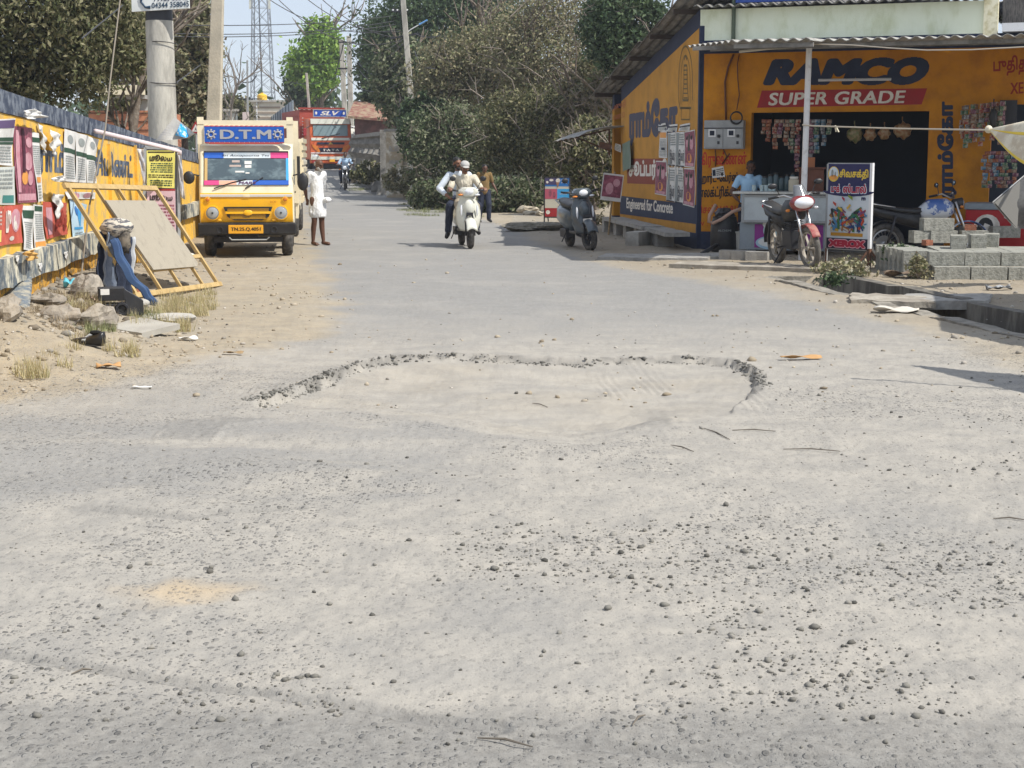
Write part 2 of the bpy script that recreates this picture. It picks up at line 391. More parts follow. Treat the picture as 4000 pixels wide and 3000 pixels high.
# ---------------------------------------------------------------- ground
def ground_material():
    m = bpy.data.materials.new('dusty_road'); m.use_nodes = True; t = m.node_tree; N = t.nodes; L = t.links; b = N['Principled BSDF']
    b.inputs['Roughness'].default_value = .93; b.inputs['Specular IOR Level'].default_value = .15
    geo = N.new('ShaderNodeNewGeometry'); P = geo.outputs['Position']
    def at(n):
        q = N.new('ShaderNodeAttribute'); q.attribute_name = n; return q.outputs['Fac']
    def nz(s, d=5, r=.6, vec=None):
        q = N.new('ShaderNodeTexNoise'); q.inputs['Scale'].default_value = s; q.inputs['Detail'].default_value = d; q.inputs['Roughness'].default_value = r
        L.new(vec or P, q.inputs['Vector']); return q.outputs[0]
    def mr(x, a, c, lo=0, hi=1):
        q = N.new('ShaderNodeMapRange'); q.interpolation_type = 'SMOOTHSTEP'; L.new(x, q.inputs[0]); q.inputs[1].default_value = a; q.inputs[2].default_value = c
        q.inputs[3].default_value = lo; q.inputs[4].default_value = hi; return q.outputs[0]
    def mix(f, a, c, mode='MIX'):
        q = N.new('ShaderNodeMix'); q.data_type = 'RGBA'; q.blend_type = mode
        if isinstance(f, (int, float)): q.inputs[0].default_value = f
        else: L.new(f, q.inputs[0])
        for i, x in ((6, a), (7, c)):
            if isinstance(x, tuple): q.inputs[i].default_value = (*x, 1)
            else: L.new(x, q.inputs[i])
        return q.outputs[2]
    def ma(op, a, c):
        q = N.new('ShaderNodeMath'); q.operation = op
        for i, x in ((0, a), (1, c)):
            if isinstance(x, (int, float)): q.inputs[i].default_value = x
            else: L.new(x, q.inputs[i])
        return q.outputs[0]
    big = nz(.8, 4); mid = nz(4, 5); fine = nz(22, 6, .7); vfine = nz(110, 3, .6)
    # warped coordinates so the stone pattern never lines up
    asph = mix(mr(mid, .3, .7), (.196, .195, .190), (.25, .246, .236))
    asph = mix(mr(fine, .45, .75), asph, (.31, .30, .275))
    dust = mix(mr(mid, .3, .7), (.375, .348, .302), (.30, .283, .253))
    sand = mix(mr(mid, .35, .65), (.38, .318, .225), (.31, .265, .195))
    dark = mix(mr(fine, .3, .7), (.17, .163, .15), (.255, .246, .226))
    soil = mix(mr(fine, .35, .7), (.34, .285, .205), (.23, .19, .14))
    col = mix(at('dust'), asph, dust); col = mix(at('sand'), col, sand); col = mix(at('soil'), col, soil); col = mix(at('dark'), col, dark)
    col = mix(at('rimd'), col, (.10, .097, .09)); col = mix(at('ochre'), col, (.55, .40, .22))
    # aggregate: embedded stones at three sizes
    st = at('stones'); H = None
    for sc_, lo, hi, k in ((38, .64, .74, .8), (75, .64, .74, .8), (150, .58, .78, .45)):
        v = N.new('ShaderNodeTexVoronoi'); v.inputs['Scale'].default_value = sc_; v.feature = 'F1'
        mp = N.new('ShaderNodeMapping'); mp.inputs['Scale'].default_value = (1, .8, 1); mp.inputs['Location'].default_value = (sc_ * .13, 0, 0); L.new(P, mp.inputs[0]); L.new(mp.outputs[0], v.inputs['Vector'])
        sep = N.new('ShaderNodeSeparateColor'); L.new(v.outputs['Color'], sep.inputs[0])
        pick = mr(sep.outputs[0], lo, hi); rad = mr(v.outputs['Distance'], .46, .30)
        f = ma('MULTIPLY', ma('MULTIPLY', pick, rad), ma('MULTIPLY', st, k))
        tone = mix(sep.outputs[1], (.085, .083, .078), (.27, .26, .24)); col = mix(f, col, tone)
        hh = ma('MULTIPLY', f, 1.0 / sc_); H = hh if H is None else ma('ADD', H, hh)
    col = mix(ma('MULTIPLY', mr(vfine, .5, .8), .22), col, (.13, .125, .12)); col = mix(ma('MULTIPLY', mr(big, .45, .75), .25), col, (.42, .39, .34))
    L.new(col, b.inputs['Base Color'])
    h2 = ma('ADD', ma('MULTIPLY', fine, .008), ma('MULTIPLY', vfine, .0025)); h2 = ma('ADD', h2, ma('MULTIPLY', H, .28))
    bp = N.new('ShaderNodeBump'); bp.inputs['Strength'].default_value = .9; bp.inputs['Distance'].default_value = 1.0
    L.new(h2, bp.inputs['Height']); L.new(bp.outputs[0], b.inputs['Normal'])
    return m
GM = ground_material()
def build_ground():
    vv = np.concatenate([np.arange(3150, 1080, -5.2), np.arange(1080, 640, -3.5)])
    Yr = CAMZ * F / (vv - 610); Yr = np.concatenate([[-60, .8, 1.5, 2.2, 2.8, 3.2, 3.5], Yr, np.geomspace(Yr[-1] * 1.03, 1500, 24)])
    uu = np.concatenate([np.geomspace(16000, 2350, 22)[::-1] * -1, np.arange(-2250, 2251, 6.5), np.geomspace(2350, 16000, 22)]); uu = np.sort(uu)
    T = uu / F
    Yg, Tg = np.meshgrid(Yr, T, indexing='ij'); Xg = Tg * np.where(Yg < 0, 60, np.maximum(Yg, 1.0)); nr, nc = Yg.shape
    Zg = gz(Xg, Yg); far = Yg > 200; Zg = np.where(far, Zg, Zg)
    co_ = np.stack([Xg, Yg, Zg], -1).reshape(-1, 3).astype(np.float32)
    X = co_[:, 0].astype(float); Y = co_[:, 1].astype(float)
    sr = sdpoly(X, Y, ROADP); n1 = fbm(X * 1.6, Y * 1.6, 71) - .5; n2 = fbm(X * 5, Y * 5, 72) - .5
    A = {}
    A['sand'] = ss(.30, -.12, sr + np.where(X > 0, .45, .65) * n1 + .3 * n2) * np.where(X > 0, .6, .85)
    sp = sdpoly(X, Y, POT)
    A['dust'] = np.clip(ss(17, 11, Y + 3 * n1) * .95 + .2, 0, 1) * (1 - .35 * ss(.5, .75, fbm(X * .9, Y * .6, 73)))
    A['dust'] = A['dust'] * (1 - .6 * ss(.1, -.5, X + .3 * n1) * ss(6.9, 7.3, Y + 1.2 * n1) * ss(9.6, 9.0, Y + n1) * ss(.3, .55, fbm(X * 1.1, Y * 2.2, 74)))
    A['dust'] = np.where(sp > 0, 1, A['dust'])
    A['sand'] = np.maximum(A['sand'], .22 * ss(0, .25, sp) * ss(.2, -.3, n1))
    A['soil'] = np.maximum(ss(-.9, -2.2, sr + 1.5 * n1) * .8, .55 * (X > 1.5) * ss(-.1, -.6, sr + n1)) * ss(70, 20, Y) + .3 * ss(20, 70, Y) * (sr < -.5)
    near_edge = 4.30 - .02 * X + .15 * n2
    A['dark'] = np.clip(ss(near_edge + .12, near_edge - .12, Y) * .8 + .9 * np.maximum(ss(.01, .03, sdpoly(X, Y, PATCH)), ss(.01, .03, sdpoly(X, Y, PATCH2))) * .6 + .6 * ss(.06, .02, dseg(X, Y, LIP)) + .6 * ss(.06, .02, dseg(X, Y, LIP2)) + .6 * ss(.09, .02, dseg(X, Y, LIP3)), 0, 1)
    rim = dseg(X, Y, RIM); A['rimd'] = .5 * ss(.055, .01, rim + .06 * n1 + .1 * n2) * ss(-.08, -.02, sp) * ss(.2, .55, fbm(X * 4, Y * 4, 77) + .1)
    oc = gpx([(480, 2300), (720, 2270), (960, 2290), (900, 2330), (500, 2350)]); A['ochre'] = .5 * ss(-.12, .12, sdpoly(X, Y, oc) + .25 * n2 + .1 * n1)
    A['stones'] = np.clip((.35 + 1.3 * ss(.42, .7, fbm(X * .8, Y * .8, 78))) * ss(16, 9, Y) * np.where(sp > 0, .25, 1), 0, 1)
    idx = np.arange(nr * nc).reshape(nr, nc)
    Q = np.stack([idx[:-1, :-1], idx[:-1, 1:], idx[1:, 1:], idx[1:, :-1]], -1).reshape(-1, 4)
    inside = sr[Q].mean(1) > 0
    for name, sel in (('road', inside), ('ground', ~inside)):
        q = Q[sel]; used = np.unique(q); remap = np.zeros(nr * nc, np.int64); remap[used] = np.arange(len(used)); q = remap[q]
        me = bpy.data.meshes.new(name); me.vertices.add(len(used)); me.vertices.foreach_set('co', co_[used].ravel())
        me.loops.add(q.size); me.loops.foreach_set('vertex_index', q.ravel().astype(np.int32)); me.polygons.add(len(q))
        me.polygons.foreach_set('loop_start', (np.arange(len(q)) * 4).astype(np.int32))
        me.update(calc_edges=True); me.polygons.foreach_set('use_smooth', np.ones(len(q), bool))
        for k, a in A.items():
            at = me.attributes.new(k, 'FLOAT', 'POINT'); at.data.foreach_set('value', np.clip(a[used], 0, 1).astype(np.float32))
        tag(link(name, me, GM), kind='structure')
build_ground()

# loose stones lying on the road: far past counting, one object
def stones_mesh(name, P, S, m, seed=3, flat=.65):
    g = np.random.default_rng(seed); n = len(P)
    t = (1 + 5 ** .5) / 2
    iv = np.array([(-1, t, 0), (1, t, 0), (-1, -t, 0), (1, -t, 0), (0, -1, t), (0, 1, t), (0, -1, -t), (0, 1, -t), (t, 0, -1), (t, 0, 1), (-t, 0, -1), (-t, 0, 1)], float); iv /= np.linalg.norm(iv[0])
    fi = np.array([(0, 11, 5), (0, 5, 1), (0, 1, 7), (0, 7, 10), (0, 10, 11), (1, 5, 9), (5, 11, 4), (11, 10, 2), (10, 7, 6), (7, 1, 8), (3, 9, 4), (3, 4, 2), (3, 2, 6), (3, 6, 8), (3, 8, 9), (4, 9, 5), (2, 4, 11), (6, 2, 10), (8, 6, 7), (9, 8, 1)])
    V = iv[None] * g.uniform(.65, 1.15, (n, 12, 1)) * np.stack([g.uniform(.7, 1.3, n), g.uniform(.6, 1.1, n), g.uniform(.45, .8, n) * flat / .65], -1)[:, None]
    a = g.uniform(0, 2 * PI, n); c, s_ = np.cos(a)[:, None], np.sin(a)[:, None]
    V = np.stack([V[..., 0] * c - V[..., 1] * s_, V[..., 0] * s_ + V[..., 1] * c, V[..., 2]], -1) * np.asarray(S)[:, None, None] + np.asarray(P)[:, None]
    Fc = (fi[None] + (np.arange(n) * 12)[:, None, None]).reshape(-1, 3)
    me = bpy.data.meshes.new(name); me.vertices.add(n * 12); me.vertices.foreach_set('co', V.reshape(-1).astype(np.float32))
    me.loops.add(Fc.size); me.loops.foreach_set('vertex_index', Fc.ravel().astype(np.int32)); me.polygons.add(len(Fc)); me.polygons.foreach_set('loop_start', (np.arange(len(Fc)) * 3).astype(np.int32)); me.update(calc_edges=True)
    return link(name, me, m)
def scatter(n, xf, yr, seed, keep):
    g = np.random.default_rng(seed); Y = 1 / g.uniform(1 / yr[1], 1 / yr[0], n); X = g.uniform(-xf, xf, n) * Y
    k = g.uniform(0, 1, n) < keep(X, Y); return X[k], Y[k], g
SM = randmat('stone_bits', [(.075, .072, .063), (.14, .132, .115), (.20, .19, .165), (.28, .262, .23)], .9)
def dens(X, Y):
    band = ss(.38, .68, fbm(X * 1.3, Y * 1.0, 81)); near = ss(8.5, 6.5, Y) * ss(4.1, 4.4, Y)
    rt = ss(.3, 1.2, X) * ss(11.5, 9.5, Y) * ss(6, 8, Y)
    r = np.maximum(band * near * (.15 + .85 * ss(-1.4, .3, X)), .7 * band * rt) + .05
    return r * np.where(sdpoly(X, Y, POT) > 0, .12, 1)
X, Y, g = scatter(20000, .37, (4.0, 15), 5, dens)
S = np.clip(g.lognormal(math.log(.0049), .52, len(X)), .0025, .019) * (.8 + .04 * Y); Z = gz(X, Y, False) + S * .25
gr = stones_mesh('gravel', np.stack([X, Y, Z], -1), S, SM); tag(gr, 'loose grey stone chips strewn over the dusty road', 'gravel', kind='stuff')
# soil crumbs and litter chips along the verges
def dv(X, Y):
    sr = sdpoly(X, Y, ROADP); return (ss(.35, -.1, sr) * .35 * ss(.35, .6, fbm(X * 2, Y * 2, 82)) + .012) * (Y > 10) * (sdpoly(X, Y, DRAIN) < -.05)
X, Y, g = scatter(30000, .37, (9.5, 45), 6, dv); S = np.clip(g.lognormal(math.log(.013), .45, len(X)), .005, .05); Z = gz(X, Y, False) + S * .2
tag(stones_mesh('rubble', np.stack([X, Y, Z], -1), S, randmat('soil_bits', [(.16, .13, .09), (.30, .25, .18), (.42, .36, .27), (.24, .22, .19), (.5, .46, .4)], .95), 9), 'crumbs of soil and broken stone along the road verges', 'rubble', kind='stuff')
# crumbled asphalt along the broken rim of the pothole
g = np.random.default_rng(15); R_ = np.array(RIM); sg_ = np.linalg.norm(np.diff(R_, axis=0), axis=1); cs = np.r_[0, np.cumsum(sg_)]; q = g.uniform(0, .93, 1500) ** 1.35 * cs[-1]
X = np.interp(q, cs, R_[:, 0]) + g.normal(0, .035, 1500); Y = np.interp(q, cs, R_[:, 1]) - np.abs(g.normal(.0, .05, 1500)); S = np.clip(g.lognormal(math.log(.0062), .6, 1500), .003, .03)
tag(stones_mesh('asphalt_crumbs', np.stack([X, Y, gz(X, Y, False) + S * .2], -1), S, randmat('asphalt_bits', [(.07, .068, .062), (.13, .125, .11), (.19, .182, .162), (.27, .255, .225)], .9), 16), 'dark crumbs of broken asphalt along the far rim of the pothole', 'rubble', kind='stuff')
def dw(X, Y):
    wl = X - (-4.5 - 1.7 * (Y - 13.5) / 16.5); return ss(1.7, .5, wl) * (wl > -.05) * (Y > 12.2) * (Y < 24) * .5
X, Y, g = scatter(9000, .36, (12, 24), 26, dw); S = np.clip(g.lognormal(math.log(.022), .6, len(X)), .008, .10); Z = gz(X, Y, False) + S * .15
tag(stones_mesh('broken_stone', np.stack([X, Y, Z], -1), S, randmat('wall_foot_bits', [(.12, .10, .075), (.22, .19, .15), (.32, .28, .22), (.17, .16, .14), (.42, .38, .32)], .95), 27), 'broken stone and brick bits piled at the foot of the yellow wall', 'rubble', kind='stuff')
# ---------------------------------------------------------------- planes on which painted things sit
class Plane:
    def __init__(s, P0, N): s.P = Vector(P0); s.N = Vector(N).normalized()
    def at(s, u, v, out=0):
        d = ray(u, v); o = Vector((0, 0, CAMZ)); P = s.P + s.N * out
        return o + d * ((P - o).dot(s.N) / d.dot(s.N))
def letters_mb(t, o, ux, uy, wd, ht, bold=0, shear=0, rows=44, space=1.0):
    k = (t, bold, shear, rows, space)
    if k not in TX: TX[k] = text_runs(t, bold, rows, shear, space)
    runs, (x0, y0, x1, y1) = TX[k]; o = Vector(o); ux = Vector(ux).normalized(); uy = Vector(uy).normalized()
    sx = wd / max(x1 - x0, 1e-6); sy = ht / max(y1 - y0, 1e-6) if ht else sx; b = MB(); P = []; f = []
    for a, c, d, e in runs:
        n = len(P)
        P += [o + ux * ((q - x0) * sx) + uy * ((r - y0) * sy) for q, r in ((a, d), (c, d), (c, e), (a, e))]; f.append((n, n + 1, n + 2, n + 3))
    return b.add(P, f) if f else b
def multi(name, items, parent=None, smooth=False, bevel=0):
    V = []; Fs = []; mi = []; mats = []
    for b, m in items:
        if m not in mats: mats.append(m)
        n = len(V); V += b.v; Fs += [tuple(i + n for i in f) for f in b.f]; mi += [mats.index(m)] * len(b.f)
    me = bpy.data.meshes.new(name); me.from_pydata(V, [], Fs)
    for m in mats: me.materials.append(m)
    me.polygons.foreach_set('material_index', mi); me.update()
    return link(name, me, None, parent, smooth, bevel)
def wtext(name, t, m, parent, pl, u0, v0, u1, v1, vt, bold=0, shear=0, out=.003, rows=44, vertical=False, space=1.0):
    O = pl.at(u0, v0, out); R = pl.at(u1, v1, out); T = pl.at(u0, vt, out); x = R - O; y = T - O
    b = letters_mb(t, O, x, y, x.length, y.length, bold, shear, rows, space)
    if parent is None: return b
    return b.build(name, m, parent)
def quad_frame(pl, tl, tr, br, bl, out):
    A = [pl.at(*p, out) for p in (tl, tr, br, bl)]
    def f(s, t, h=0):  # s right, t up
        p = (A[3] * (1 - s) + A[2] * s) * (1 - t) + (A[0] * (1 - s) + A[1] * s) * t
        return p + pl.N * h
    return f
def poster(name, label, pl, tl, tr, br, bl, base, prints, out=.012, cat='poster', group=None, curl=0.0, seed=0):
    """a pasted paper sheet: slightly wavy, with its print in the same mesh. prints: ('r',x0,y0,x1,y1,m) ('t',x0,y0,x1,y1,m,text,bold) ('l',x0,y0,x1,y1,m,n) ('e',cx,cy,rx,ry,m)"""
    f = quad_frame(pl, tl, tr, br, bl, out); g = random.Random(seed + 5); ph = g.random() * 6
    def wv(s, t): return .012 * math.sin(5 * s + ph) * math.sin(4 * t + ph) * (1 if curl == 0 else 1.6) + curl * max(0, s + t - 1.55) ** 2 * 1.2
    b = MB().sheet(lambda s, t: f(s, t, wv(s, t)), 12, 16, .002); it = [(b, base)]
    W_ = (f(1, .5) - f(0, .5)).length; H_ = (f(.5, 1) - f(.5, 0)).length
    def rect(x0, y0, x1, y1, h):
        q = MB(); return q.sheet(lambda s, t: f(x0 + (x1 - x0) * s, y0 + (y1 - y0) * t, wv(x0 + (x1 - x0) * s, y0 + (y1 - y0) * t) + h), max(2, int(12 * (x1 - x0))), max(2, int(14 * (y1 - y0))))
    for i, p in enumerate(prints):
        k, x0, y0, x1, y1, m = p[:6]; h = .003 + .0006 * i
        if k == 'r': it.append((rect(x0, y0, x1, y1, h), m))
        elif k == 'e':
            q = MB(); n = 18; P = []
            for a in range(n):
                s, t = x0 + x1 * math.cos(2 * PI * a / n), y0 + y1 * math.sin(2 * PI * a / n); P.append(f(s, t, wv(s, t) + h))
            # prints give cx, cy, rx, ry
            it.append((q.add(P, [tuple(range(n))]), m))
        elif k == 'l':
            q = MB(); n = p[6]; dh = (y1 - y0) / n
            for r in range(n):
                s = x0 + g.random() * .03; y = y0 + (r + .25) * dh
                while s < x1 - .02:
                    e = min(x1, s + g.uniform(.03, .13)); q.add([f(s, y, wv(s, y) + h), f(e, y, wv(e, y) + h), f(e, y + dh * .5, wv(e, y + dh * .5) + h), f(s, y + dh * .5, wv(s, y + dh * .5) + h)], [(0, 1, 2, 3)]); s = e + g.uniform(.01, .03)
            it.append((q, m))
        elif k == 't':
            O = f(x0, y0, wv(x0, y0) + h + .004); X = f(x1, y0, wv(x1, y0) + h + .004) - O; T = f(x0, y1, wv(x0, y1) + h + .004) - O
            it.append((letters_mb(p[6], O, X, T, X.length, T.length, p[7] if len(p) > 7 else .01, 0, 30), m))
    o = multi(name, it); return tag(o, label, cat, group)

# ---------------------------------------------------------------- colours
yel = mat('yellow_paint', 'c88410', .8, noise=(3, .35, .75), col2='ab6c12', bump=(30, .15))
yel_old = mat('weathered_yellow', (.80, .47, .06), .85, noise=(4, .45, .68), col2=(.50, .36, .16), bump=(14, .5))
navy = mat('navy_paint', '232c44', .75, noise=(5, .3, .8), col2='2e3850', bump=(25, .15))
redp = mat('red_paint', 'a3262c', .7, noise=(5, .3, .8), col2='8a2a2c')
greenw = mat('pale_green_wash', 'e9efd8', .85, noise=(2.5, .42, .72), col2='d0d6b4', bump=(18, .3), stretch=(1, 1, .5))
whitel = mat('white_letter_paint', 'e2dcd2', .7, noise=(9, .4, .7), col2='c5bcae')
inkblue = mat('black_blue_ink', '1a2233', .7)
redink = mat('red_lettering_paint', 'b3301a', .7)
brownink = mat('black_lettering_paint', '241a18', .7)
concrete = mat('concrete', (.36, .345, .315), .9, noise=(7, .35, .7), col2=(.24, .23, .21), bump=(40, .4))
concrete_l = mat('pale_concrete', (.44, .42, .375), .9, noise=(5, .35, .7), col2=(.3, .285, .255), bump=(30, .5))
block_m = mat('cement_block', (.36, .355, .31), .95, noise=(18, .35, .7), col2=(.22, .22, .19), bump=(55, .6))
grey_metal = mat('grey_painted_metal', (.34, .35, .35), .45, noise=(6, .4, .7), col2=(.27, .28, .28))
white_metal = mat('white_painted_pipe', (.72, .72, .72), .4, noise=(8, .5, .75), col2=(.5, .48, .45))
asb = mat('asbestos_sheet', (.25, .24, .22), .9, noise=(3, .35, .65), col2=(.12, .115, .105), bump=(20, .3))
blackp = mat('black_plastic', (.018, .018, .02), .45, noise=(9, .4, .8), col2=(.04, .038, .035))
rust = mat('rusty_iron', (.11, .06, .04), .8, noise=(20, .4, .7), col2=(.2, .09, .05))
wood = mat('timber', (.36, .26, .14), .75, noise=(8, .3, .7), col2=(.25, .17, .09), stretch=(1, 1, 6))
paper = mat('white_paper', (.68, .67, .64), .8, noise=(5, .4, .75), col2=(.55, .53, .48))
steel = mat('bright_steel', (.6, .6, .6), .28, 1)
darkm = mat('dark_metal', (.05, .05, .055), .5, .6)
skyb = mat('light_blue_ink', '3f9ed6', .6); green_i = mat('green_ink', '2c4a38', .7); maroon = mat('maroon_ink', '77404e', .7, noise=(14, .4, .65), col2='a0596a'); pinkish = mat('faded_pink', 'c99aa2', .75, noise=(9, .4, .7), col2='b77884')
orange_i = mat('orange_ink', 'e09a4a', .7); yellow_p = mat('yellow_paper', 'd9cf6e', .8); grey_i = mat('grey_ink', '8d9290', .8); red_i = mat('faded_red_paper', 'bb5344', .8, noise=(8, .4, .7), col2='c96a55')
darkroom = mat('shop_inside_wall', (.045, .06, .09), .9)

# ---------------------------------------------------------------- shop
C0 = Gd(2720, 976); C0.z = 0
AN = math.radians(20); FD = Vector((math.cos(AN), -math.sin(AN), 0)); FN = Vector((-math.sin(AN), -math.cos(AN), 0))
FP = Plane(C0, FN)
D0 = Gd(2388, 893); D0.z = 0
SD = (C0 - D0); SLEN = SD.length; SD.normalize(); SN = Vector((-SD.y, SD.x, 0))
if SN.x > 0: SN = -SN
SP = Plane(C0, SN)
def fa(u, v, out=0):
    p = FP.at(u, v, out); return (p - C0).dot(FD), p.z
def FB(mb, a0, a1, z0, z1, o0, o1):
    return mb.ob(C0 + FD * ((a0 + a1) / 2) + FN * ((o0 + o1) / 2) + Vector((0, 0, (z0 + z1) / 2)), FD * (a1 - a0), FN * (o1 - o0), (0, 0, z1 - z0))
shop = thing('shop', 'yellow painted corner shop with dark open front under corrugated awning', 'shop')
aL = fa(2932, 600)[0]; aR = fa(3624, 600)[0]; zT = fa(2932, 440)[1]; a2 = fa(3868, 600)[0]; zTop = fa(2740, 211)[1]; zBand = zTop + .22; zF = fa(2730, 38)[1]; aEnd = fa(4000, 500)[0] + 2.5
zT2 = fa(3868, 408)[1]; aFas = fa(3842, 80)[0]
TH = .2
m = MB(); FB(m, 0, aL, .32, zTop, -TH, 0); FB(m, aL, aR, zT, zTop, -TH, 0); FB(m, aR, a2, .0, zTop, -TH, 0); FB(m, a2, aEnd, zT2, zTop, -TH, 0)
m.build('front_wall', yel, shop)
m = MB(); FB(m, 0, aL, -.1, .32, -TH, .004); FB(m, 0, aEnd, zTop, zBand, -TH, .004); FB(m, a2, aEnd, -.1, .5, -TH, .004); m.build('navy_band', navy, shop)
# side wall
zN = 4.05; zf_ = SP.at(2388, 378).z
def SPT(b, z, o=0): return C0 - SD * b + SN * o + Vector((0, 0, z))   # b metres back from the corner
def side_poly(b0, b1, za0, za1, zb0, zb1, o0, o1):
    return MB().prism([SPT(b0, za0, o0), SPT(b1, zb0, o0), SPT(b1, zb1, o0), SPT(b0, za1, o0)], SN * (o1 - o0))
def zr(b): return zN + (zf_ - zN) * b / SLEN
zs0 = SP.at(2712, 909).z; zs1 = SP.at(2427, 862).z; zc0 = SP.at(2712, 874).z; zc1 = SP.at(2427, 836).z; zd0 = SP.at(2712, 800).z; zd1 = SP.at(2427, 765).z
bD = (SP.at(2427, 700) - C0).length; zb0 = SP.at(2718, 112).z; dz = zN - zb0
b_pillar = (SP.at(2400, 700) - C0).length
side_poly(.02, bD, zs0, zb0, zs1, zr(bD) - dz, -TH, 0).build('side_wall', mat('side_yellow', 'c08a34', .85, noise=(2, .35, .75), col2='aa7b30', bump=(20, .2)), shop)
m = side_poly(.02, bD, zb0, zN, zr(bD) - dz, zr(bD), -TH, .003); mm = side_poly(.02, bD, zd0 * 0 + zc0, zd0, zc1, zd1, 0, .004); m.add(mm.v, mm.f)
mm = side_poly(.02, bD, -.1, zs0, -.1, zs1, -TH, .003); m.add(mm.v, mm.f); mm = side_poly(-.035, .05, -.1, zb0 + .02, -.1, zb0, -TH, .006); m.add(mm.v, mm.f)
m.build('navy_stripe', navy, shop)
# recessed doorway and far pillar of the side wall
m = side_poly(bD, b_pillar, -.1, zr(bD), -.1, zr(b_pillar), -.75, -.6); mm = side_poly(b_pillar, SLEN, .3, zr(b_pillar) - dz, .3, zr(SLEN) - dz, -TH, 0); m.add(mm.v, mm.f)
m.build('doorway_wall', mat('dim_yellow', 'b98324', .85), shop)
m = side_poly(b_pillar, SLEN, -.1, .3, -.1, .3, -TH, .002); mm = side_poly(b_pillar, SLEN, zr(b_pillar) - dz, zr(b_pillar), zr(SLEN) - dz, zr(SLEN), -TH, .003); m.add(mm.v, mm.f)
mm = side_poly(b_pillar, SLEN, .75, 1.15, .75, 1.12, -TH, .003); m.add(mm.v, mm.f); m.build('pillar_stripe', navy, shop)
# room inside
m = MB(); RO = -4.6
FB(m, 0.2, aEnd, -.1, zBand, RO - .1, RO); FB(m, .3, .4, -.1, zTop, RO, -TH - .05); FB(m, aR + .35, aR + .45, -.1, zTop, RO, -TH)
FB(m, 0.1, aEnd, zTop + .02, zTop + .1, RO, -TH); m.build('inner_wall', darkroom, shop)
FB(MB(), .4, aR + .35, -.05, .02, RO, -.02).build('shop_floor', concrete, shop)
# back half of the building so that the roof rests on walls
m = MB().prism([SPT(SLEN, -.1, -TH), SPT(SLEN, -.1, -9), SPT(SLEN, zr(SLEN), -9), SPT(SLEN, zr(SLEN), -TH)], SD * -.2); m.build('rear_wall', yel, shop)
# corrugated roof: overlapping sheets stepping down to the back, overhanging the side wall
def corr(P0, ex, ey, nwave, amp, th=.012, ny=2, ph=0):
    """corrugations run along ey, ripple across ex"""
    P0 = Vector(P0); ex = Vector(ex); ey = Vector(ey); up = ex.cross(ey).normalized()
    if up.z < 0: up = -up
    return lambda s, t: P0 + ex * s + ey * t + up * (amp * math.sin(2 * PI * nwave * s + ph))
n = 5
for i in range(n):
    b0 = -.25 + (SLEN + .65) * i / n; b1 = -.25 + (SLEN + .65) * (i + 1) / n + .25; lift = .10 + .035 * (0)
    P = SPT(b0, zr(b0) + lift + .05, .42 - .02 * (i % 2)); Q = SPT(b1, zr(b1) + lift - .03, .42 - .02 * (i % 2)); E = SN * -6.0
    MB().sheet(corr(P, E, Q - P, 34, .022), 34 * 6, 2, .012).build('roof_sheet', asb, shop)
m = MB()
for i in range(5):
    b = .3 + (SLEN - .3) * i / 4; m.bar(SPT(b, zr(b) + .03, .4), SPT(b, zr(b) + .03, -6), .06, .08)
m.build('purlin', mat('dark_timber', (.05, .035, .025), .8), shop)
# fascia above the awning, with its own little corrugated hood
m = MB(); FB(m, 0.0, aFas, zBand, zF, -.15, .0); m.build('fascia', greenw, shop)
E0 = C0 + FD * (-.05) + FN * .32 + Vector((0, 0, zF + .03))
MB().sheet(corr(E0, FD * (aFas + .1), FN * -1.3 + Vector((0, 0, .12)), 26, .025), 26 * 7, 2, .012).build('hood_sheet', asb, shop)
# rolled end of the fascia, a pale cloth-wrapped corner
FB(MB(), aFas + .002, aFas + .22, zBand - .05, zF + .12, -.12, .06).build('fascia_end', mat('cream_plaster', 'e9e3c8', .8, noise=(9, .4, .7), col2='c5bb90'), shop)
# drain pipe at the fascia
MB().tube([C0 + FD * fa(2868, 80)[0] + FN * .05 + Vector((0, 0, zF + .3)), C0 + FD * fa(2868, 80)[0] + FN * .05 + Vector((0, 0, zBand - .1))], .035, 8).build('down_pipe', mat('green_pipe', (.09, .12, .08), .5), shop)
# awning
zaw = fa(2800, 186)[1]
def AP(x, y, z): return Vector((x, y, z))
q0 = C0 + FD * -.12 + FN * .35; q1 = W(2862, 150, 22.7); q2 = q1 + FD * 1.15; q3 = C0 + FD * ((q2 - C0).dot(FD) + .05) + FN * 2.75; q4 = C0 + FD * (aEnd + .5) + FN * 2.75
awning = thing('corrugated_awning', 'long grey corrugated sheet awning over the open shop front', 'awning')
awm = mat('awning_sheet_paint', (.40, .39, .36), .8, noise=(3, .35, .65), col2=(.27, .26, .235), bump=(20, .3))
def azz(p): o_ = (p - C0).dot(FN); return zaw + .02 - .052 * o_
def aw_sheet(a0, a1, o0, o1a, o1b, name='awning_sheet'):
    nn = max(2, int((a1 - a0) / .18)); pts = nn * 6
    def f(s, t):
        a = a0 + (a1 - a0) * s; oo = o0 + (o1a + (o1b - o1a) * s - o0) * t; p = C0 + FD * a + FN * oo
        return Vector((p.x, p.y, azz(p) + .022 * math.sin(2 * PI * a / .18)))
    MB().sheet(f, pts, 3, .01).build(name, awm, awning)
aq1 = (q1 - C0).dot(FD); oq1 = (q1 - C0).dot(FN); aq2 = (q2 - C0).dot(FD); oq2 = (q2 - C0).dot(FN)
aw_sheet(-.12, aq1, 0.02, .35, oq1); aw_sheet(aq1 + .002, aq2, 0.02, oq1, oq2)
k = aq2 + .002
while k < aEnd + .4: aw_sheet(k, min(k + 1.9, aEnd + .5), .02, 2.78, 2.78); k += 1.9
m = MB()
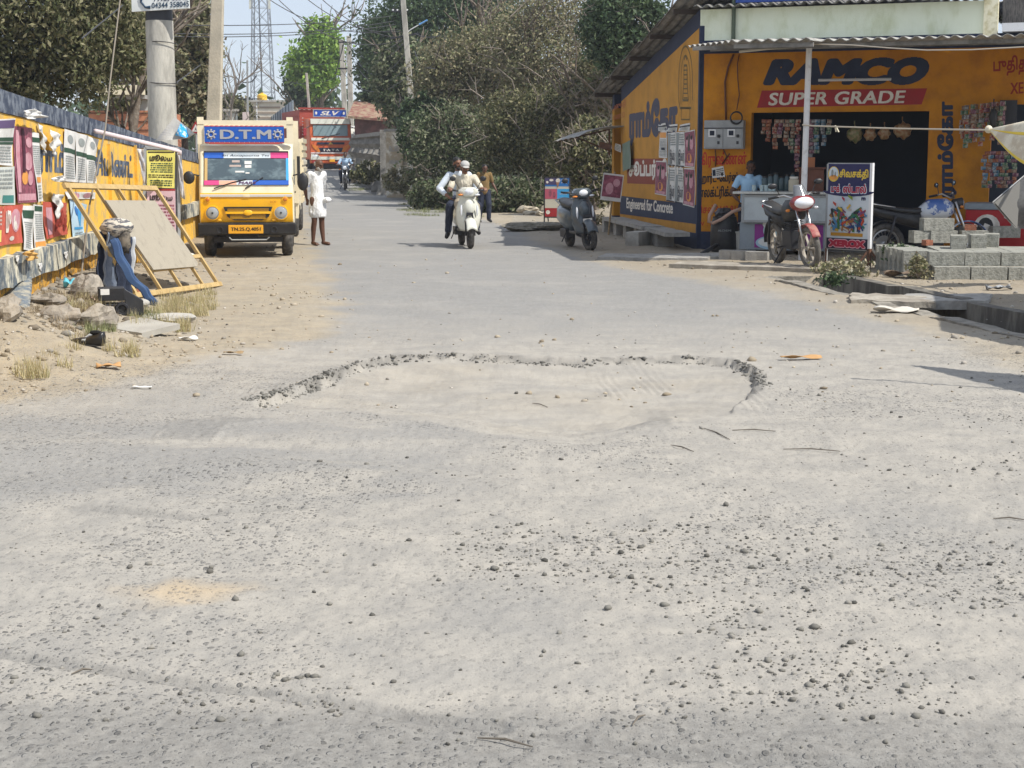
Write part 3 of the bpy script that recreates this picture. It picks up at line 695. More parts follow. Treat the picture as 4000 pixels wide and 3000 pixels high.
for oo in (1.4, 2.6):
    p = C0 + FD * .5 + FN * oo; q = C0 + FD * (aEnd + .4) + FN * oo; m.bar((p.x, p.y, azz(p) - .07), (q.x, q.y, azz(q) - .07), .05, .06)
p = C0 + FD * aq1 + FN * (oq1 - .1); q = C0 + FD * aq2 + FN * (oq2 - .1); m.bar((p.x, p.y, azz(p) - .07), (q.x, q.y, azz(q) - .07), .05, .06)
m.build('rafter', asb, awning)
pp = Gd(3130, 1018); AWP = pp.copy(); pz = azz(pp) - .1
pole = tag(MB().cyl((pp.x, pp.y, 0), (pp.x + .03, pp.y, pz), .047, .045, 14).build('awning_pole', white_metal, smooth='a'), 'white steel pipe pole holding up the awning before the shop', 'pole')
# bamboo tie pole slanting under the awning
a_ = W(2890, 202, 24.6); b_ = W(3140, 180, 23.4)
tag(MB().tube([a_, (a_ + b_) / 2 + Vector((0, 0, .01)), b_], .02, 8).build('cross_pole', mat('pale_bamboo', (.5, .46, .38), .7)), 'thin pale pole slung under the awning beside the white pipe', 'pole')
# painted words on the front
wtext('lettering', "RAMCO", navy, shop, FP, 2980, 336, 3654, 332, 229, bold=.085, shear=.30, space=1.02)
zs = [FP.at(*p, .003) for p in ((2957, 421), (3600, 408), (3622, 345), (2976, 354))]; zs2 = [p + FN * .003 for p in zs]
MB().add(zs2, [(0, 1, 2, 3)]).build('red_strip', redp, shop)
wtext('lettering', "SUPER GRADE", whitel, shop, FP, 3000, 413, 3540, 404, 362, bold=.028, shear=.15, out=.009, space=1.04)
wtext('lettering', "கிருஷ்ணன்", redink, shop, FP, 2733, 662, 2916, 658, 594, bold=.035)
wtext('lettering', "ஹார்டுேவர்ஸ்", brownink, shop, FP, 2726, 728, 2884, 722, 676, bold=.05, shear=.1)
wtext('lettering', "எலக்ட்ரிக்கல்ஸ்", brownink, shop, FP, 2730, 782, 2922, 776, 728, bold=.045, shear=.1)
wtext('lettering', "ெசல்:9443 81664", redink, shop, FP, 2723, 834, 2916, 830, 800, bold=.02)
wtext('lettering', "W : B-3 பர்கூர்", redink, shop, FP, 2724, 888, 2916, 884, 862, bold=.02)
# right hand part: vertical word, small red words
O = FP.at(3738, 770, .004); T = FP.at(3738, 395, .004) - O; S = (FP.at(3660, 770, .004) - O)
letters_mb("ராம்ேகா", O, T, S, T.length, S.length, .06).build('lettering', navy, shop)
wtext('lettering', "புதிதாக", mat('dull_red_lettering', '8e2f1c', .8), shop, FP, 3880, 300, 4075, 285, 222, bold=.03)
wtext('lettering', "XEROX", MATS['dull_red_lettering'], shop, FP, 3946, 370, 4090, 360, 322, bold=.03)
# side wall words
wtext('lettering', "ராம்ேகா", mat('faded_navy', '474756', .8), shop, SP, 2458, 572, 2646, 560, 405, bold=.075)
q = [SP.at(*p, .004) for p in ((2450, 716), (2600, 722), (2600, 620), (2450, 619))]; MB().add(q, [(0, 1, 2, 3)]).build('red_strip', mat('brick_red_paint', '8b4636', .8), shop)
wtext('lettering', "சூப்பர் கிேரட்", whitel, shop, SP, 2456, 703, 2680, 706, 626, bold=.05, out=.008)
wtext('lettering', "Engineered for Concrete", whitel, shop, SP, 2447, 826, 2628, 850, 772, bold=.035, out=.008)
wtext('lettering', "அனுமதி", mat('faded_red_lettering', 'a5592e', .8), shop, SP, 2392, 440, 2444, 424, 405, bold=.02)
wtext('lettering', "எண்:12", MATS['faded_red_lettering'], shop, SP, 2396, 470, 2440, 458, 445, bold=.01)
# round-topped gate-tower emblem painted on the side wall
f = quad_frame(SP, (2650, 180), (2706, 180), (2706, 482), (2650, 482), .004); em = mat('emblem_line_paint', '6b5a33', .8); m = MB()
def line2(P, w_):
    for (a, b), (c, d) in zip(P[:-1], P[1:]):
        p, q = f(a, b), f(c, d); y = (q - p).cross(SN).normalized() * w_; m.add([p - y, q - y, q + y, p + y], [(0, 1, 2, 3)])
arc = [(.5 + .48 * math.cos(t), .55 + .45 * math.sin(t)) for t in np.linspace(0, PI, 15)]; arc2 = [(.5 + .32 * math.cos(t), .55 + .33 * math.sin(t)) for t in np.linspace(0, PI, 13)]
line2([(.98, .3)] + arc + [(.02, .3), (.1, .2)], .018); line2([(.82, .25)] + arc2 + [(.18, .25)], .012)
line2([(.4, .75), (.38, .5), (.3, .3), (.7, .3), (.62, .5), (.6, .75), (.4, .75)], .02)
for k in range(7): y = .33 + .06 * k; line2([(.36, y), (.64, y)], .012)
line2([(.1, .2), (.9, .2)], .02); line2([(.2, .05), (.2, .2), (.8, .2), (.8, .05), (.2, .05)], .012); line2([(.4, .82), (.5, .88), (.6, .82)], .02)
m.build('emblem', em, shop)
# ---- things fixed to the shop
def fbx(name, label, cat, tl, br, out0, out1, mt, bevel=.01):
    a0, z1 = fa(*tl); a1, z0 = fa(*br); return a0, a1, z0, z1
a0, z1 = fa(2761, 471); a1, z0 = fa(2911, 582)
mb_ = thing('meter_box', 'grey double electricity meter box on the yellow front wall', 'meter box')
FB(MB(), a0, a1, z0, z1, .006, .2).build('case', grey_metal, mb_, bevel=.012)
am = (a0 + a1) / 2; zz = z1 - .145
for s in (0, 1):
    x0 = a0 + .02 if s == 0 else am + .01; x1 = am - .01 if s == 0 else a1 - .02
    d = FB(MB(), x0, x1, z0 + .02, zz, .2, .212).build('door', grey_metal, mb_, bevel=.004)
    m = MB(); FB(m, x0 + .06, x0 + .19, z0 + .2, z0 + .33, .212, .222); m.build('window_frame', white_metal, d, bevel=.004)
    FB(MB(), x0 + .085, x0 + .165, z0 + .225, z0 + .305, .2225, .226).build('glass', inkblue, d)
    FB(MB(), x1 - .09, x1 - .04, z0 + .19, z0 + .24, .212, .24).build('knob', blackp, d, bevel=.01)
    FB(MB(), x1 - .09, x1 - .05, z0 + .08, z0 + .13, .212, .218).build('lock', darkm, d)
FB(MB(), a0 + .0, a1, zz + .006, zz + .02, .2, .214).build('hinge_bar', darkm, mb_)
cab = mat('brown_cable', (.13, .05, .02), .6)
def fcab(name, label, pts, r, mt, n=6):
    return tag(MB().tube([FP.at(u, v, o) for u, v, o in pts], r, n).build(name, mt, smooth=True), label, 'cable')
fcab('cable', 'thick brown conduit running down to the meter box', [(2866, 212, .03), (2845, 260, .03), (2832, 320, .03), (2834, 400, .03), (2836, 468, .03)], .018, cab)
fcab('cable', 'thin brown cable hanging to the black coil by the meter box', [(2888, 212, .03), (2880, 250, .04), (2882, 310, .03), (2888, 370, .04), (2882, 405, .08), (2878, 428, .22)], .010, cab)
cc = FP.at(2876, 461, .24)
tag(MB().torus(cc, FN, .1, .012, 26, 6).torus(cc + FN * .02 + Vector((.008, 0, .01)), FN, .098, .01, 26, 6).build('cable_coil', blackp, smooth=True), 'black coil of spare cable hung in front of the meter box', 'cable')
fcab('cable', 'brown cables leaving the bottom of the meter box', [(2794, 584, .08), (2796, 620, .02), (2794, 650, .02)], .012, cab)
fcab('cable', 'dark cables bunched under the meter box above the red writing', [(2826, 584, .08), (2838, 610, .02), (2822, 640, .02), (2850, 600, .05)], .012, cab)
poster('paper_notice', 'small pale notice with portrait stuck over the black shop lettering', FP, (2780, 657), (2826, 648), (2832, 690), (2783, 696), paper, [('r', .05, .2, .3, .8, inkblue), ('l', .35, .15, .95, .85, brownink, 4)], cat='notice')
# tube light over the entrance
p0 = FP.at(3196, 313, .25); p1 = FP.at(3480, 309, .25)
tl_ = thing('tube_light', 'unlit white tube light bar fixed across the painted name', 'lamp', (p0 + p1) / 2); mid = (p0 + p1) / 2
MB().cyl(p0 - mid, p1 - mid, .014, n=10).build('tube', mat('tube_glass', (.6, .6, .62), .3), tl_, smooth='a')
MB().bar(p0 - mid - FN * .03, p1 - mid - FN * .03, .03, .04).build('holder', white_metal, tl_); MB().bar(-FN * .03, -FN * .24, .02, .02).build('bracket', white_metal, tl_)
# electric wires strung under the awning
def wire(name, label, pts, r=.006, mt=None, sag=0, cat='wire', n=14, group=None):
    pts = [Vector(p) for p in pts]; P = []
    for a, b in zip(pts[:-1], pts[1:]):
        for i in range(n): t = i / n; p = a.lerp(b, t); p.z -= sag * 4 * t * (1 - t); P.append(p)
    P.append(pts[-1]); return tag(MB().tube(P, r, 5).build(name, mt or blackp), label, cat, group)
rope_m = mat('pale_rope', (.45, .40, .32), .8)
wire('rope', 'pale rope stretched across the dark shop opening', [W(3135, 488, 23.3), W(3180, 492, 23.0), W(3500, 502, 21.4), W(3862, 508, 19.6)], .012, rope_m, cat='rope')
wire('rope', 'pale wire sagging below the awning towards the right', [W(3170, 172, 23.2), W(3330, 176, 22.4), W(3470, 187, 21.8), W(3620, 196, 21.2), W(3800, 194, 20.6), W(4060, 180, 20)], .009, rope_m, cat='rope')
MBt = MB().tube([W(3262, 490, 22.6), W(3266, 515, 22.6)], .012, 5).tube([W(3264, 492, 22.58), W(3276, 516, 22.58)], .012, 5)
tag(MBt.build('ribbon', mat('cream_ribbon', (.7, .65, .5), .8)), 'short cream ribbon knotted on the rope', 'ribbon')
# signboard above the fascia
sb = thing('shop_signboard', 'blue edged white signboard standing on the roof above the fascia', 'sign')
s0, z0 = fa(2875, 30, .1)[0], zF + .06; s1 = fa(3602, 10, .1)[0]
FB(MB(), s0, s1, z0 + .02, z0 + 1.1, .06, .14).build('frame', mat('blue_frame_paint', '20408c', .6, noise=(3, .4, .7), col2='34508f'), sb)
FB(MB(), s0 + .1, s1 - .3, z0 + .22, z0 + 1.0, .12, .146).build('white_panel', paper, sb)
letters_mb("பர்கூர் ேமயின் ேராடு, கிருஷ்ணகிரி-635117", C0 + FD * fa(3105, 20, .15)[0] + FN * .145 + Vector((0, 0, z0 + .075)), FD, (0, 0, 1), fa(3373, 12, .15)[0] - fa(3105, 12, .15)[0], .075, .01, 0, 26).build('lettering', whitel, sb)
# rough masonry and bright bits above the roof on the left
mk = MB(); FB(mk, -.1, fa(2868, 20)[0] - .02, zF + .05, zF + 1.2, -1.6, -.35)
tag(mk.build('stone_parapet', mat('rough_masonry', (.35, .33, .3), .95, noise=(7, .4, .6), col2=(.12, .115, .11), bump=(10, 1, .1))), 'rough grey masonry block rising behind the fascia left of the signboard', 'parapet')
# neighbour roof on the right edge
a0 = aFas + .5
nr_ = thing('neighbour_roof', 'low dark plank wall with tin sheets on the roof at the right edge', 'roof')
m = MB(); FB(m, a0 - .25, a0 + 4, zBand + .15, zBand + .62, -.8, -.7); m.build('plank_wall', mat('sooty_planks', (.10, .095, .09), .9, noise=(9, .4, .6), col2=(.2, .18, .16), stretch=(6, 6, 1)), nr_)
FB(MB(), a0, a0 + 1.5, zBand + .66, zBand + .8, -1.1, -.5).build('straw_bale', mat('old_straw', (.4, .32, .16), .9, bump=(30, 1)), nr_)
FB(MB(), a0 + .1, a0 + 2.5, zBand + .625, zBand + .65, -.9, -.5).build('tin_sheet', white_metal, nr_)
for k in range(4): FB(MB(), a0 - .2 + k * .62, a0 + .32 + k * .62, zBand + .0, zBand + .13, -.5, .3).build('tin_sheet', white_metal, nr_)
# ---------------------------------------------------------------- drain and its slabs
dr = thing('drain', 'open concrete lined roadside drain with deep shaded channel', 'drain'); dr['kind'] = 'structure'
def DP(t, o, z): p = DR0 + DRD * t + DRN * o; return Vector((p.x, p.y, z))
def dbox(mb, t0, t1, o0, o1, z0, z1): return mb.ob(DP((t0 + t1) / 2, (o0 + o1) / 2, (z0 + z1) / 2), DRD * (t1 - t0), DRN * (o1 - o0), (0, 0, z1 - z0))
def rough(mb, a, s=9, seed=0):
    mb.v = [(x + a * (vn(x * s, y * s + z * 7, seed) - .5), y + a * (vn(x * s + 3, y * s, seed + 1) - .5), z + a * (vn(x * s, y * s, seed + 2) - .5)) for x, y, z in mb.v]; return mb
def rslab(c, d, rz, seed, amp=.02, tilt=(0, 0), cuts=8):
    """a cast slab or stone with broken edges"""
    bm = bmesh.new(); bmesh.ops.create_cube(bm, size=1); bmesh.ops.subdivide_edges(bm, edges=bm.edges[:], cuts=cuts, use_grid_fill=True)
    M = Matrix.Translation(c) @ Matrix.Rotation(rz, 4, 'Z') @ Matrix.Rotation(tilt[0], 4, 'X') @ Matrix.Rotation(tilt[1], 4, 'Y')
    for v in bm.verts:
        p = Vector((v.co.x * d[0], v.co.y * d[1], v.co.z * d[2])); e = amp * 2 * (float(fbm(p.x * 6 + seed, p.y * 6, seed)) - .5); edge = max(abs(v.co.x), abs(v.co.y))
        p.x += e * (1 if abs(v.co.x) > .49 else .3) * 1.6; p.y += e * (1 if abs(v.co.y) > .49 else .3) * 1.6; p.z += amp * .5 * (float(vn(p.x * 9 + seed, p.y * 9, seed)) - .5); v.co = M @ p
    b = MB(); b.v = [tuple(v.co) for v in bm.verts]; b.f = [tuple(v.index for v in f.verts) for f in bm.faces]; bm.free(); return b
dirty_c = mat('dirty_concrete', (.30, .275, .23), .95, noise=(6, .35, .65), col2=(.16, .145, .12), bump=(30, .6))
dirty_pale = mat('dirty_pale_concrete', (.38, .345, .285), .95, noise=(4, .35, .65), col2=(.24, .21, .17), bump=(25, .6))
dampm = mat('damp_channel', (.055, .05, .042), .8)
TD = [-.35 + i * (DRL + .35) / 40 for i in range(41)]
def wallstrip(o0, o1, z0, z1, seed):
    r = []
    for t in TD:
        j = .03 * (float(fbm(t * 2, seed, seed)) - .5) * 2; k = .025 * (float(vn(t * 3, seed, seed + 4)) - .5) * 2
        r.append([DP(t, o0 + j, z0), DP(t, o1 + j, z0), DP(t, o1 + j, z1 + k), DP(t, o0 + j, z1 + k)])
    return MB().loft(r)
wallstrip(DRW - .03, DRW + .14, -.7, .045, 3).build('far_wall', mat('drain_wall_shade', (.20, .185, .155), .95, noise=(5, .35, .6), col2=(.09, .082, .07), bump=(20, .5), stretch=(1, 1, .3)), dr)  # far wall coloured darker than the near one to stand for the drain's shade
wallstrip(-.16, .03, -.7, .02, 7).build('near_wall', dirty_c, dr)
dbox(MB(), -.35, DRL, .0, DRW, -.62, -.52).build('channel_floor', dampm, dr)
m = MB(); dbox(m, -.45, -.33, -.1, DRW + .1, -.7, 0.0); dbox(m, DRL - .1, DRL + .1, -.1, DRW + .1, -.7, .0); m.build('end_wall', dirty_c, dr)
def slab_at(name, label, u, v, dx, dy, dz, rz, seed, tilt=(0, 0), z=None, mt=None, amp=.03, cat='slab', group=None):
    p = G(u, v); zz = (gzs(p.x, p.y) if z is None else z) + dz / 2
    o = rslab(Vector((0, 0, dz / 2)), (dx, dy, dz), rz, seed, amp, tilt).build(name, mt or concrete_l, smooth='a'); o.location = (p.x, p.y, zz - dz / 2); return tag(o, label, cat, group)
angd = math.atan2(DRD.y, DRD.x)
GS = 'concrete slabs bridging the drain'
slab_at('concrete_slab', 'broad pale slab laid over the drain under the red motorcycle', 3000, 1052, 2.7, .75, .12, -.45, 3, z=-.045, mt=dirty_pale, amp=.05, group=GS)
slab_at('concrete_slab', 'tilted pale slab across the drain where two open pits meet', 3480, 1172, .85, .7, .07, -.15, 5, (.02, .03), z=-.024, mt=dirty_pale, amp=.05, group=GS)
slab_at('concrete_slab', 'shaded slab bridging the drain beside the deep open pit', 3690, 1168, .95, .95, .10, -.35, 8, (0, -.03), z=-.06, group=GS, mt=concrete)
slab_at('concrete_slab', 'flat worn slab on the ground right of the parked scooter', 2560, 1008, 1.7, .9, .10, -.2, 14, z=-.045, mt=concrete, group='worn slabs before the shop')
slab_at('concrete_slab', 'flat cracked slab below the shop corner', 2740, 1005, 1.3, .9, .10, .3, 15, z=-.05, mt=concrete_l, group='worn slabs before the shop')
# ---- cement blocks
def block(name, label, x, y, z, L_=.45, D_=.2, H_=.175, rz=0, group='cement blocks stacked beside the shop', mt=None, seed=0):
    o = rslab(Vector((0, 0, H_ / 2)), (L_, D_, H_), 0, seed, .006, cuts=5).build(name, mt or block_m); o.location = (x, y, z); o.rotation_euler = (0, 0, rz)
    return tag(o, label, 'block', group)
B0 = G(3640, 1092); bx = Vector((math.cos(-.12), math.sin(-.12), 0)); by = Vector((.12, .99, 0)).normalized(); BH = .178
ordn = ['first', 'second', 'third', 'fourth', 'fifth', 'sixth', 'seventh']
for i in range(5):
    p = B0 + bx * (.24 + .47 * i); block('cement_block', f'{ordn[i]} block from the left along the front of the bottom course', p.x, p.y, 0, seed=i + 1, rz=-.12)
for i in range(5):
    p = B0 + bx * (.20 + .46 * i) + by * .22; block('cement_block', f'{ordn[i]} block from the left along the front of the middle course', p.x, p.y, BH if i != 9 else 0, seed=i + 11, rz=-.12)
k = 0
for j in range(7):            # rear of the terrace: header blocks set end on, seen from the left side
    p = B0 - bx * (.10 + .035 * j) + by * (.44 + .215 * j); q = p
    for lv in (0, 1):
        block('cement_block', f'{ordn[j]} {"upper" if lv else "lower"} block going back along the left edge of the stack', q.x, q.y, lv * BH, seed=30 + j + 9 * lv, rz=-.1 + .03 * (j % 3 - 1), L_=.45, D_=.2)
for j in range(6):
    for i in range(4):
        p = B0 + bx * (.37 + .46 * i) + by * (.44 + .21 * j)
        block('cement_block', f'top surface block {["in the near row", "in the second row", "in the third row", "in the fourth row", "in the fifth row", "in the back row"][j]}, {ordn[i]} from the left', p.x, p.y, BH, seed=50 + j * 5 + i, rz=-.12)
top = [(3795, 1000, 0, 1.45, 'loose block lying end on at the front left of the top layer'), (3873, 985, .0, 1.5, 'loose block end on beside the front left one'), (3950, 965, .25, 1.55, 'loose long block angled back on the top layer'),
       (3690, 945, .55, .1, 'loose block behind the small brick on the top layer'), (3870, 922, .75, .05, 'loose block lying sideways in the middle of the pile'), (4010, 915, .9, .1, 'loose block at the right rear of the top layer')]
T0 = B0 + by * .42
def on_top(u, v, z):
    d = ray(u, v); k = (z - CAMZ) / d.z; return Vector((0, 0, CAMZ)) + d * k
for i, (u, v, dy, rz, lb) in enumerate([(3755, 972, 0, 1.32, top[0][4]), (3830, 968, 0, 1.38, top[1][4]), (3885, 964, 0, 1.25, top[2][4]), (3625, 950, 0, .15, top[3][4]), (3700, 935, 0, .12, 'loose block behind the two end on blocks'), (3935, 930, 0, .05, top[5][4])]):
    p = on_top(u, v, 2 * BH); block('cement_block', lb, p.x, p.y + .16, 2 * BH, seed=80 + i, rz=rz, L_=.43)
p = on_top(3690, 950, 2 * BH); block('cement_block', 'block supporting the right end of the topmost one', p.x, p.y + .16, 2 * BH, seed=94, rz=.1, L_=.40); p2 = Vector((p.x, p.y + .14, 0)); block('cement_block', 'topmost block crowning the pile', p2.x - .08, p2.y + .02, 3 * BH, seed=95, rz=.08, L_=.45)
brick_m = mat('red_brick', (.34, .13, .075), .9, noise=(14, .4, .7), col2=(.25, .1, .06), bump=(40, .5))
p = on_top(3622, 958, 2 * BH); block('red_brick', 'broken red brick on the near left of the block pile', p.x, p.y, 2 * BH, .12, .1, .075, .4, 'red bricks on the block pile', brick_m, 3)
p = p2 + bx * .42; block('red_brick', 'red brick beside the topmost block', p.x - .02, p.y + .02, 3 * BH + .004, .16, .1, .08, -.2, 'red bricks on the block pile', brick_m, 4)
block('cement_block', 'block under the upper red brick', p.x + .04, p.y + .03, 2 * BH, seed=97, rz=-.1, L_=.38)
# ---- stone bench along the side wall
bench = thing('stone_bench', 'rough stone bench of slabs on blocks along the side wall', 'bench')
for k, (u0, v0, u1, v1, zz) in enumerate(((2430, 896, 2590, 905, .30), (2560, 906, 2690, 915, .28))):
    a = SP.at(u0, v0, .12); b = SP.at(u1, v1, .2); a.z = b.z = zz; d = b - a; c = (a + b) / 2 + SN * .2
    rslab(c, (d.length + .1, .42, .07), math.atan2(d.y, d.x), 60 + k, .02).build('top_slab', concrete, bench)
for k, (b_, w_) in enumerate(((6.2, .3), (4.9, .28), (3.9, .3), (2.9, .25), (1.6, .55), (1.1, .45))):
    c = SPT(b_, .13, .34); rslab(c, (w_, .3, .24), math.atan2(SD.y, SD.x), 70 + k, .012, cuts=4).build('block', concrete_l if k == 4 else concrete, bench)
block('cement_block', 'pale block with a hole lying before the stone bench', *(SPT(1.3, 0, .75)[:2]), 0, .6, .25, .26, math.atan2(SD.y, SD.x) - .6, 'loose blocks by the shop', concrete_l, 9)
for i, (u, v, lb) in enumerate([(2855, 1012, 'small block on the ground below the white bucket'), (2905, 1014, 'small block below the counter edge'), (2960, 1016, 'block under the counter by the motorcycle')]):
    p = G(u, v); block('cement_block', lb, p.x, p.y, 0, .34, .2, .15, -.35, 'loose blocks by the shop', concrete, 20 + i)
# ---- posters pasted on the side wall
def film_prints(kind):
    if kind == 0: return [('r', .03, .03, .97, .97, maroon), ('e', .5, .25, .2, .13, orange_i), ('r', .1, .04, .9, .12, pinkish), ('e', .3, .7, .12, .16, pinkish), ('e', .7, .66, .14, .18, pinkish), ('r', .44, .45, .54, .9, green_i), ('e', .3, .8, .08, .06, brownink), ('e', .7, .8, .08, .06, brownink)]
    if kind == 1: return [('r', .05, .03, .35, .97, grey_i), ('t', .38, .05, .95, .5, inkblue, 'இவர்', .02), ('l', .38, .6, .95, .95, grey_i, 5), ('r', .05, .0, .95, .03, inkblue)]
    if kind == 2: return [('r', .0, .55, 1, .75, inkblue), ('l', .1, .1, .9, .5, grey_i, 3)]
    if kind == 3: return [('r', .05, .75, .95, .95, orange_i), ('l', .08, .05, .92, .7, grey_i, 12), ('r', .3, .3, .7, .38, inkblue)]
g2 = 'film posters pasted on the side wall'
for i, (tl, tr, br, bl, k, lb) in enumerate([
    ((2571, 486), (2600, 480), (2605, 512), (2573, 512), 2, 'small white strip poster at the upper left of the cluster'),
    ((2610, 488), (2646, 484), (2644, 514), (2608, 514), 2, 'small white strip poster in the middle of the upper row'),
    ((2654, 488), (2694, 480), (2694, 510), (2652, 512), 2, 'small white strip poster at the upper right'),
    ((2574, 512), (2604, 512), (2606, 618), (2576, 616), 3, 'narrow poster with orange heading at the left of the cluster'),
    ((2608, 520), (2640, 516), (2640, 648), (2608, 646), 1, 'tall grey lettered poster, upper left of its pair'),
    ((2640, 516), (2674, 514), (2674, 652), (2640, 650), 1, 'tall grey lettered poster, upper right of its pair'),
    ((2674, 514), (2715, 506), (2714, 656), (2675, 652), 0, 'maroon film poster at the upper right corner of the wall'),
    ((2562, 628), (2604, 630), (2603, 766), (2558, 758), 0, 'maroon film poster over the end of the red painted strip'),
    ((2606, 654), (2638, 654), (2636, 790), (2604, 784), 1, 'tall grey lettered poster, lower left of its pair'),
    ((2638, 654), (2670, 656), (2668, 796), (2636, 790), 1, 'tall grey lettered poster, lower right of its pair'),
    ((2672, 656), (2714, 658), (2713, 812), (2668, 800), 0, 'maroon film poster at the lower right corner of the wall')]):
    poster('film_poster', lb, SP, tl, tr, br, bl, paper, film_prints(k), .012, 'poster', g2, 0, i)
# green board, small awning and tin things at the far end
gb = SP
poster('notice_board', 'faded green notice board leaning on the side wall', SP, (2430, 562), (2462, 548), (2463, 656), (2434, 670), mat('green_board', (.14, .2, .155), .7, noise=(4, .4, .7), col2=(.2, .24, .2)), [], .08, 'board')
poster('paper_notice', 'small pale notice under the tin awning', SP, (2402, 560), (2426, 566), (2424, 596), (2402, 585), paper, [('l', .1, .1, .9, .9, grey_i, 4)], .05, 'notice')
ta = thing('tin_awning', 'small rusty tin awning jutting from the far end of the side wall', 'awning')
A = SP.at(2438, 492, .0); B = SP.at(2384, 500, 0); A2 = A + SN * 1.0 + Vector((0, 0, -.22)); B2 = B + SN * 1.3 + Vector((0, 0, -.3))
MB().sheet(lambda s, t: (A.lerp(B, s)).lerp(A2.lerp(B2, s), t) + Vector((0, 0, .07 * math.sin(PI * t) + .01 * math.sin(30 * s))), 30, 8, .012).build('tin_sheet', mat('grey_tin', (.3, .3, .28), .6, noise=(6, .4, .7), col2=(.16, .13, .1)), ta)
for P_, Q_ in ((A, A2), (B, B2)):
    m = MB(); m.bar(P_ + SN * .02 - Vector((0, 0, .03)), Q_ - SN * .1, .035, .035); m.bar(P_ + SN * .02 - Vector((0, 0, .5)), P_.lerp(Q_, .6) - Vector((0, 0, .02)), .03, .03); m.bar(P_ + SN * .02, P_ + SN * .02 - Vector((0, 0, .6)), .04, .04)
m.build('bracket', rust, ta)
hb = W(2365, 570, 33.2); tag(MB().box((0, 0, 0), (.26, .03, .13), R=Matrix.Rotation(.2, 3, 'Y')).build('tin_plate', rust), 'small rusty tin plate hanging below the tin awning', 'plate').location = hb
# ice cream sign board
ic0 = G(2176, 868); ic = thing('sign_board', 'upright board with ice cream pictures standing behind the scooter', 'sign', ic0, -.12)
wd = .62; ht = 1.08
m = MB(); m.bar((-wd / 2, 0, 0), (-wd / 2, 0, ht), .03, .03); m.bar((wd / 2, 0, 0), (wd / 2, 0, ht), .03, .03); m.bar((-wd / 2, 0, ht), (wd / 2, 0, ht), .03, .03); m.bar((-wd / 2, 0, .12), (wd / 2, 0, .12), .03, .03); m.bar((-wd / 2, 0, .9), (-wd / 2 + .05, .5, 0), .025, .025); m.bar((wd / 2, 0, .9), (wd / 2 - .05, .5, 0), .025, .025)
m.build('frame', blackp, ic)
def lq(x0, z0, x1, z1, y): return MB().add([(x0, y, z0), (x1, y, z0), (x1, y, z1), (x0, y, z1)], [(0, 1, 2, 3)])
def lell(cx, cz, rx, rz_, y, n=18): return MB().add([(cx + rx * math.cos(2 * PI * i / n), y, cz + rz_ * math.sin(2 * PI * i / n)) for i in range(n)], [tuple(range(n))])
w2 = wd / 2 - .015
it = [(MB().box((0, .0, .6), (wd - .03, .012, .95)), mat('cream_board', (.55, .52, .42), .6)), (lq(-w2, .56, w2, .80, -.008), skyb), (lq(-w2, .86, w2, 1.06, -.008), mat('mid_blue_ink', '2a6fb4', .6)), (lq(-w2, .56, 0, .80, -.010), mat('rose_ink', 'b4586a', .6)),
      (lq(-w2, .90, .02, 1.06, -.011), mat('violet_ink', '4a4467', .6)), (lell(.02, 1.0, .055, .05, -.013), whitel), (lell(-.14, 1.01, .05, .03, -.013), whitel), (lell(-.24, .96, .03, .03, -.013), whitel), (MB().add([(-.03, -.014, .96), (.06, -.014, .96), (.01, -.014, .82)], [(0, 2, 1)]), mat('waffle', (.3, .16, .09), .7)),
      (lell(-.17, .70, .035, .09, -.013), maroon), (lell(-.07, .66, .03, .07, -.013), maroon), (lq(-w2, .13, w2, .34, -.009), redp), (lell(-.22, .24, .05, .05, -.012), whitel),
      (letters_mb("ஐஸ் கிரீம்", (.1, -.013, 1.0), (1, 0, 0), (0, 0, 1), .17, .035, .01, 0, 20), whitel), (letters_mb("சுைவ", (.1, -.013, .93), (1, 0, 0), (0, 0, 1), .13, .035, .01, 0, 20), whitel), (letters_mb("குளிர்", (.06, -.013, .66), (1, 0, 0), (0, 0, 1), .18, .035, .01, 0, 20), whitel)]
multi('picture_panel', it, ic)
# small maroon poster on a stick by the side wall
p = W(2368, 720, 31.5); pb = gzs(p.x, p.y)
st = thing('placard', 'maroon film poster on a stick leaning by the far pillar', 'placard', (p.x, p.y, 0)); st.rotation_euler = (0, .12, 0)
MB().cyl((.05, 0, 0), (.02, 0, 1.3), .018, n=8).build('stick', wood, st)
multi('poster_sheet', [(MB().box((0, -.03, .98), (.42, .01, .55)), paper), (lq(-.19, .78, .19, 1.22, -.038), maroon), (lell(-.05, .95, .08, .12, -.042), pinkish), (lell(.08, 1.08, .07, .08, -.042), pinkish)], st)
# ---- counter
cn0 = fa(2895, 800, .5)[0]; cn1 = fa(3260, 800, .5)[0]; co0 = .35; co1 = 1.05
ct = thing('tea_counter', 'pale metal tea counter with purple cup picture before the shop', 'counter')
zc = fa(2960, 748, 1.0)[1]
top_ = FB(MB(), cn0 - .02, cn1, zc - .04, zc, co0, co1 + .06).build('counter_top', mat('steel_sheet', (.55, .57, .55), .35, .3, noise=(5, .4, .7), col2=(.42, .43, .4)), ct, bevel=.006)
FB(MB(), cn0 + .12, cn1 - .05, zc - .5, zc - .05, co0, co1).build('upper_case', mat('pale_blue_tin', (.5, .55, .56), .5, noise=(4, .4, .7), col2=(.4, .44, .45)), ct, bevel=.01)
m = MB(); FB(m, cn0 + .12, cn1 - .05, zc - .09, zc - .05, co1, co1 + .012); FB(m, cn0 + .12, cn1 - .05, zc - .5, zc - .46, co1, co1 + .012); FB(m, cn0 + .12, cn0 + .16, zc - .46, zc - .09, co1, co1 + .012); m.build('case_rim', grey_metal, ct)
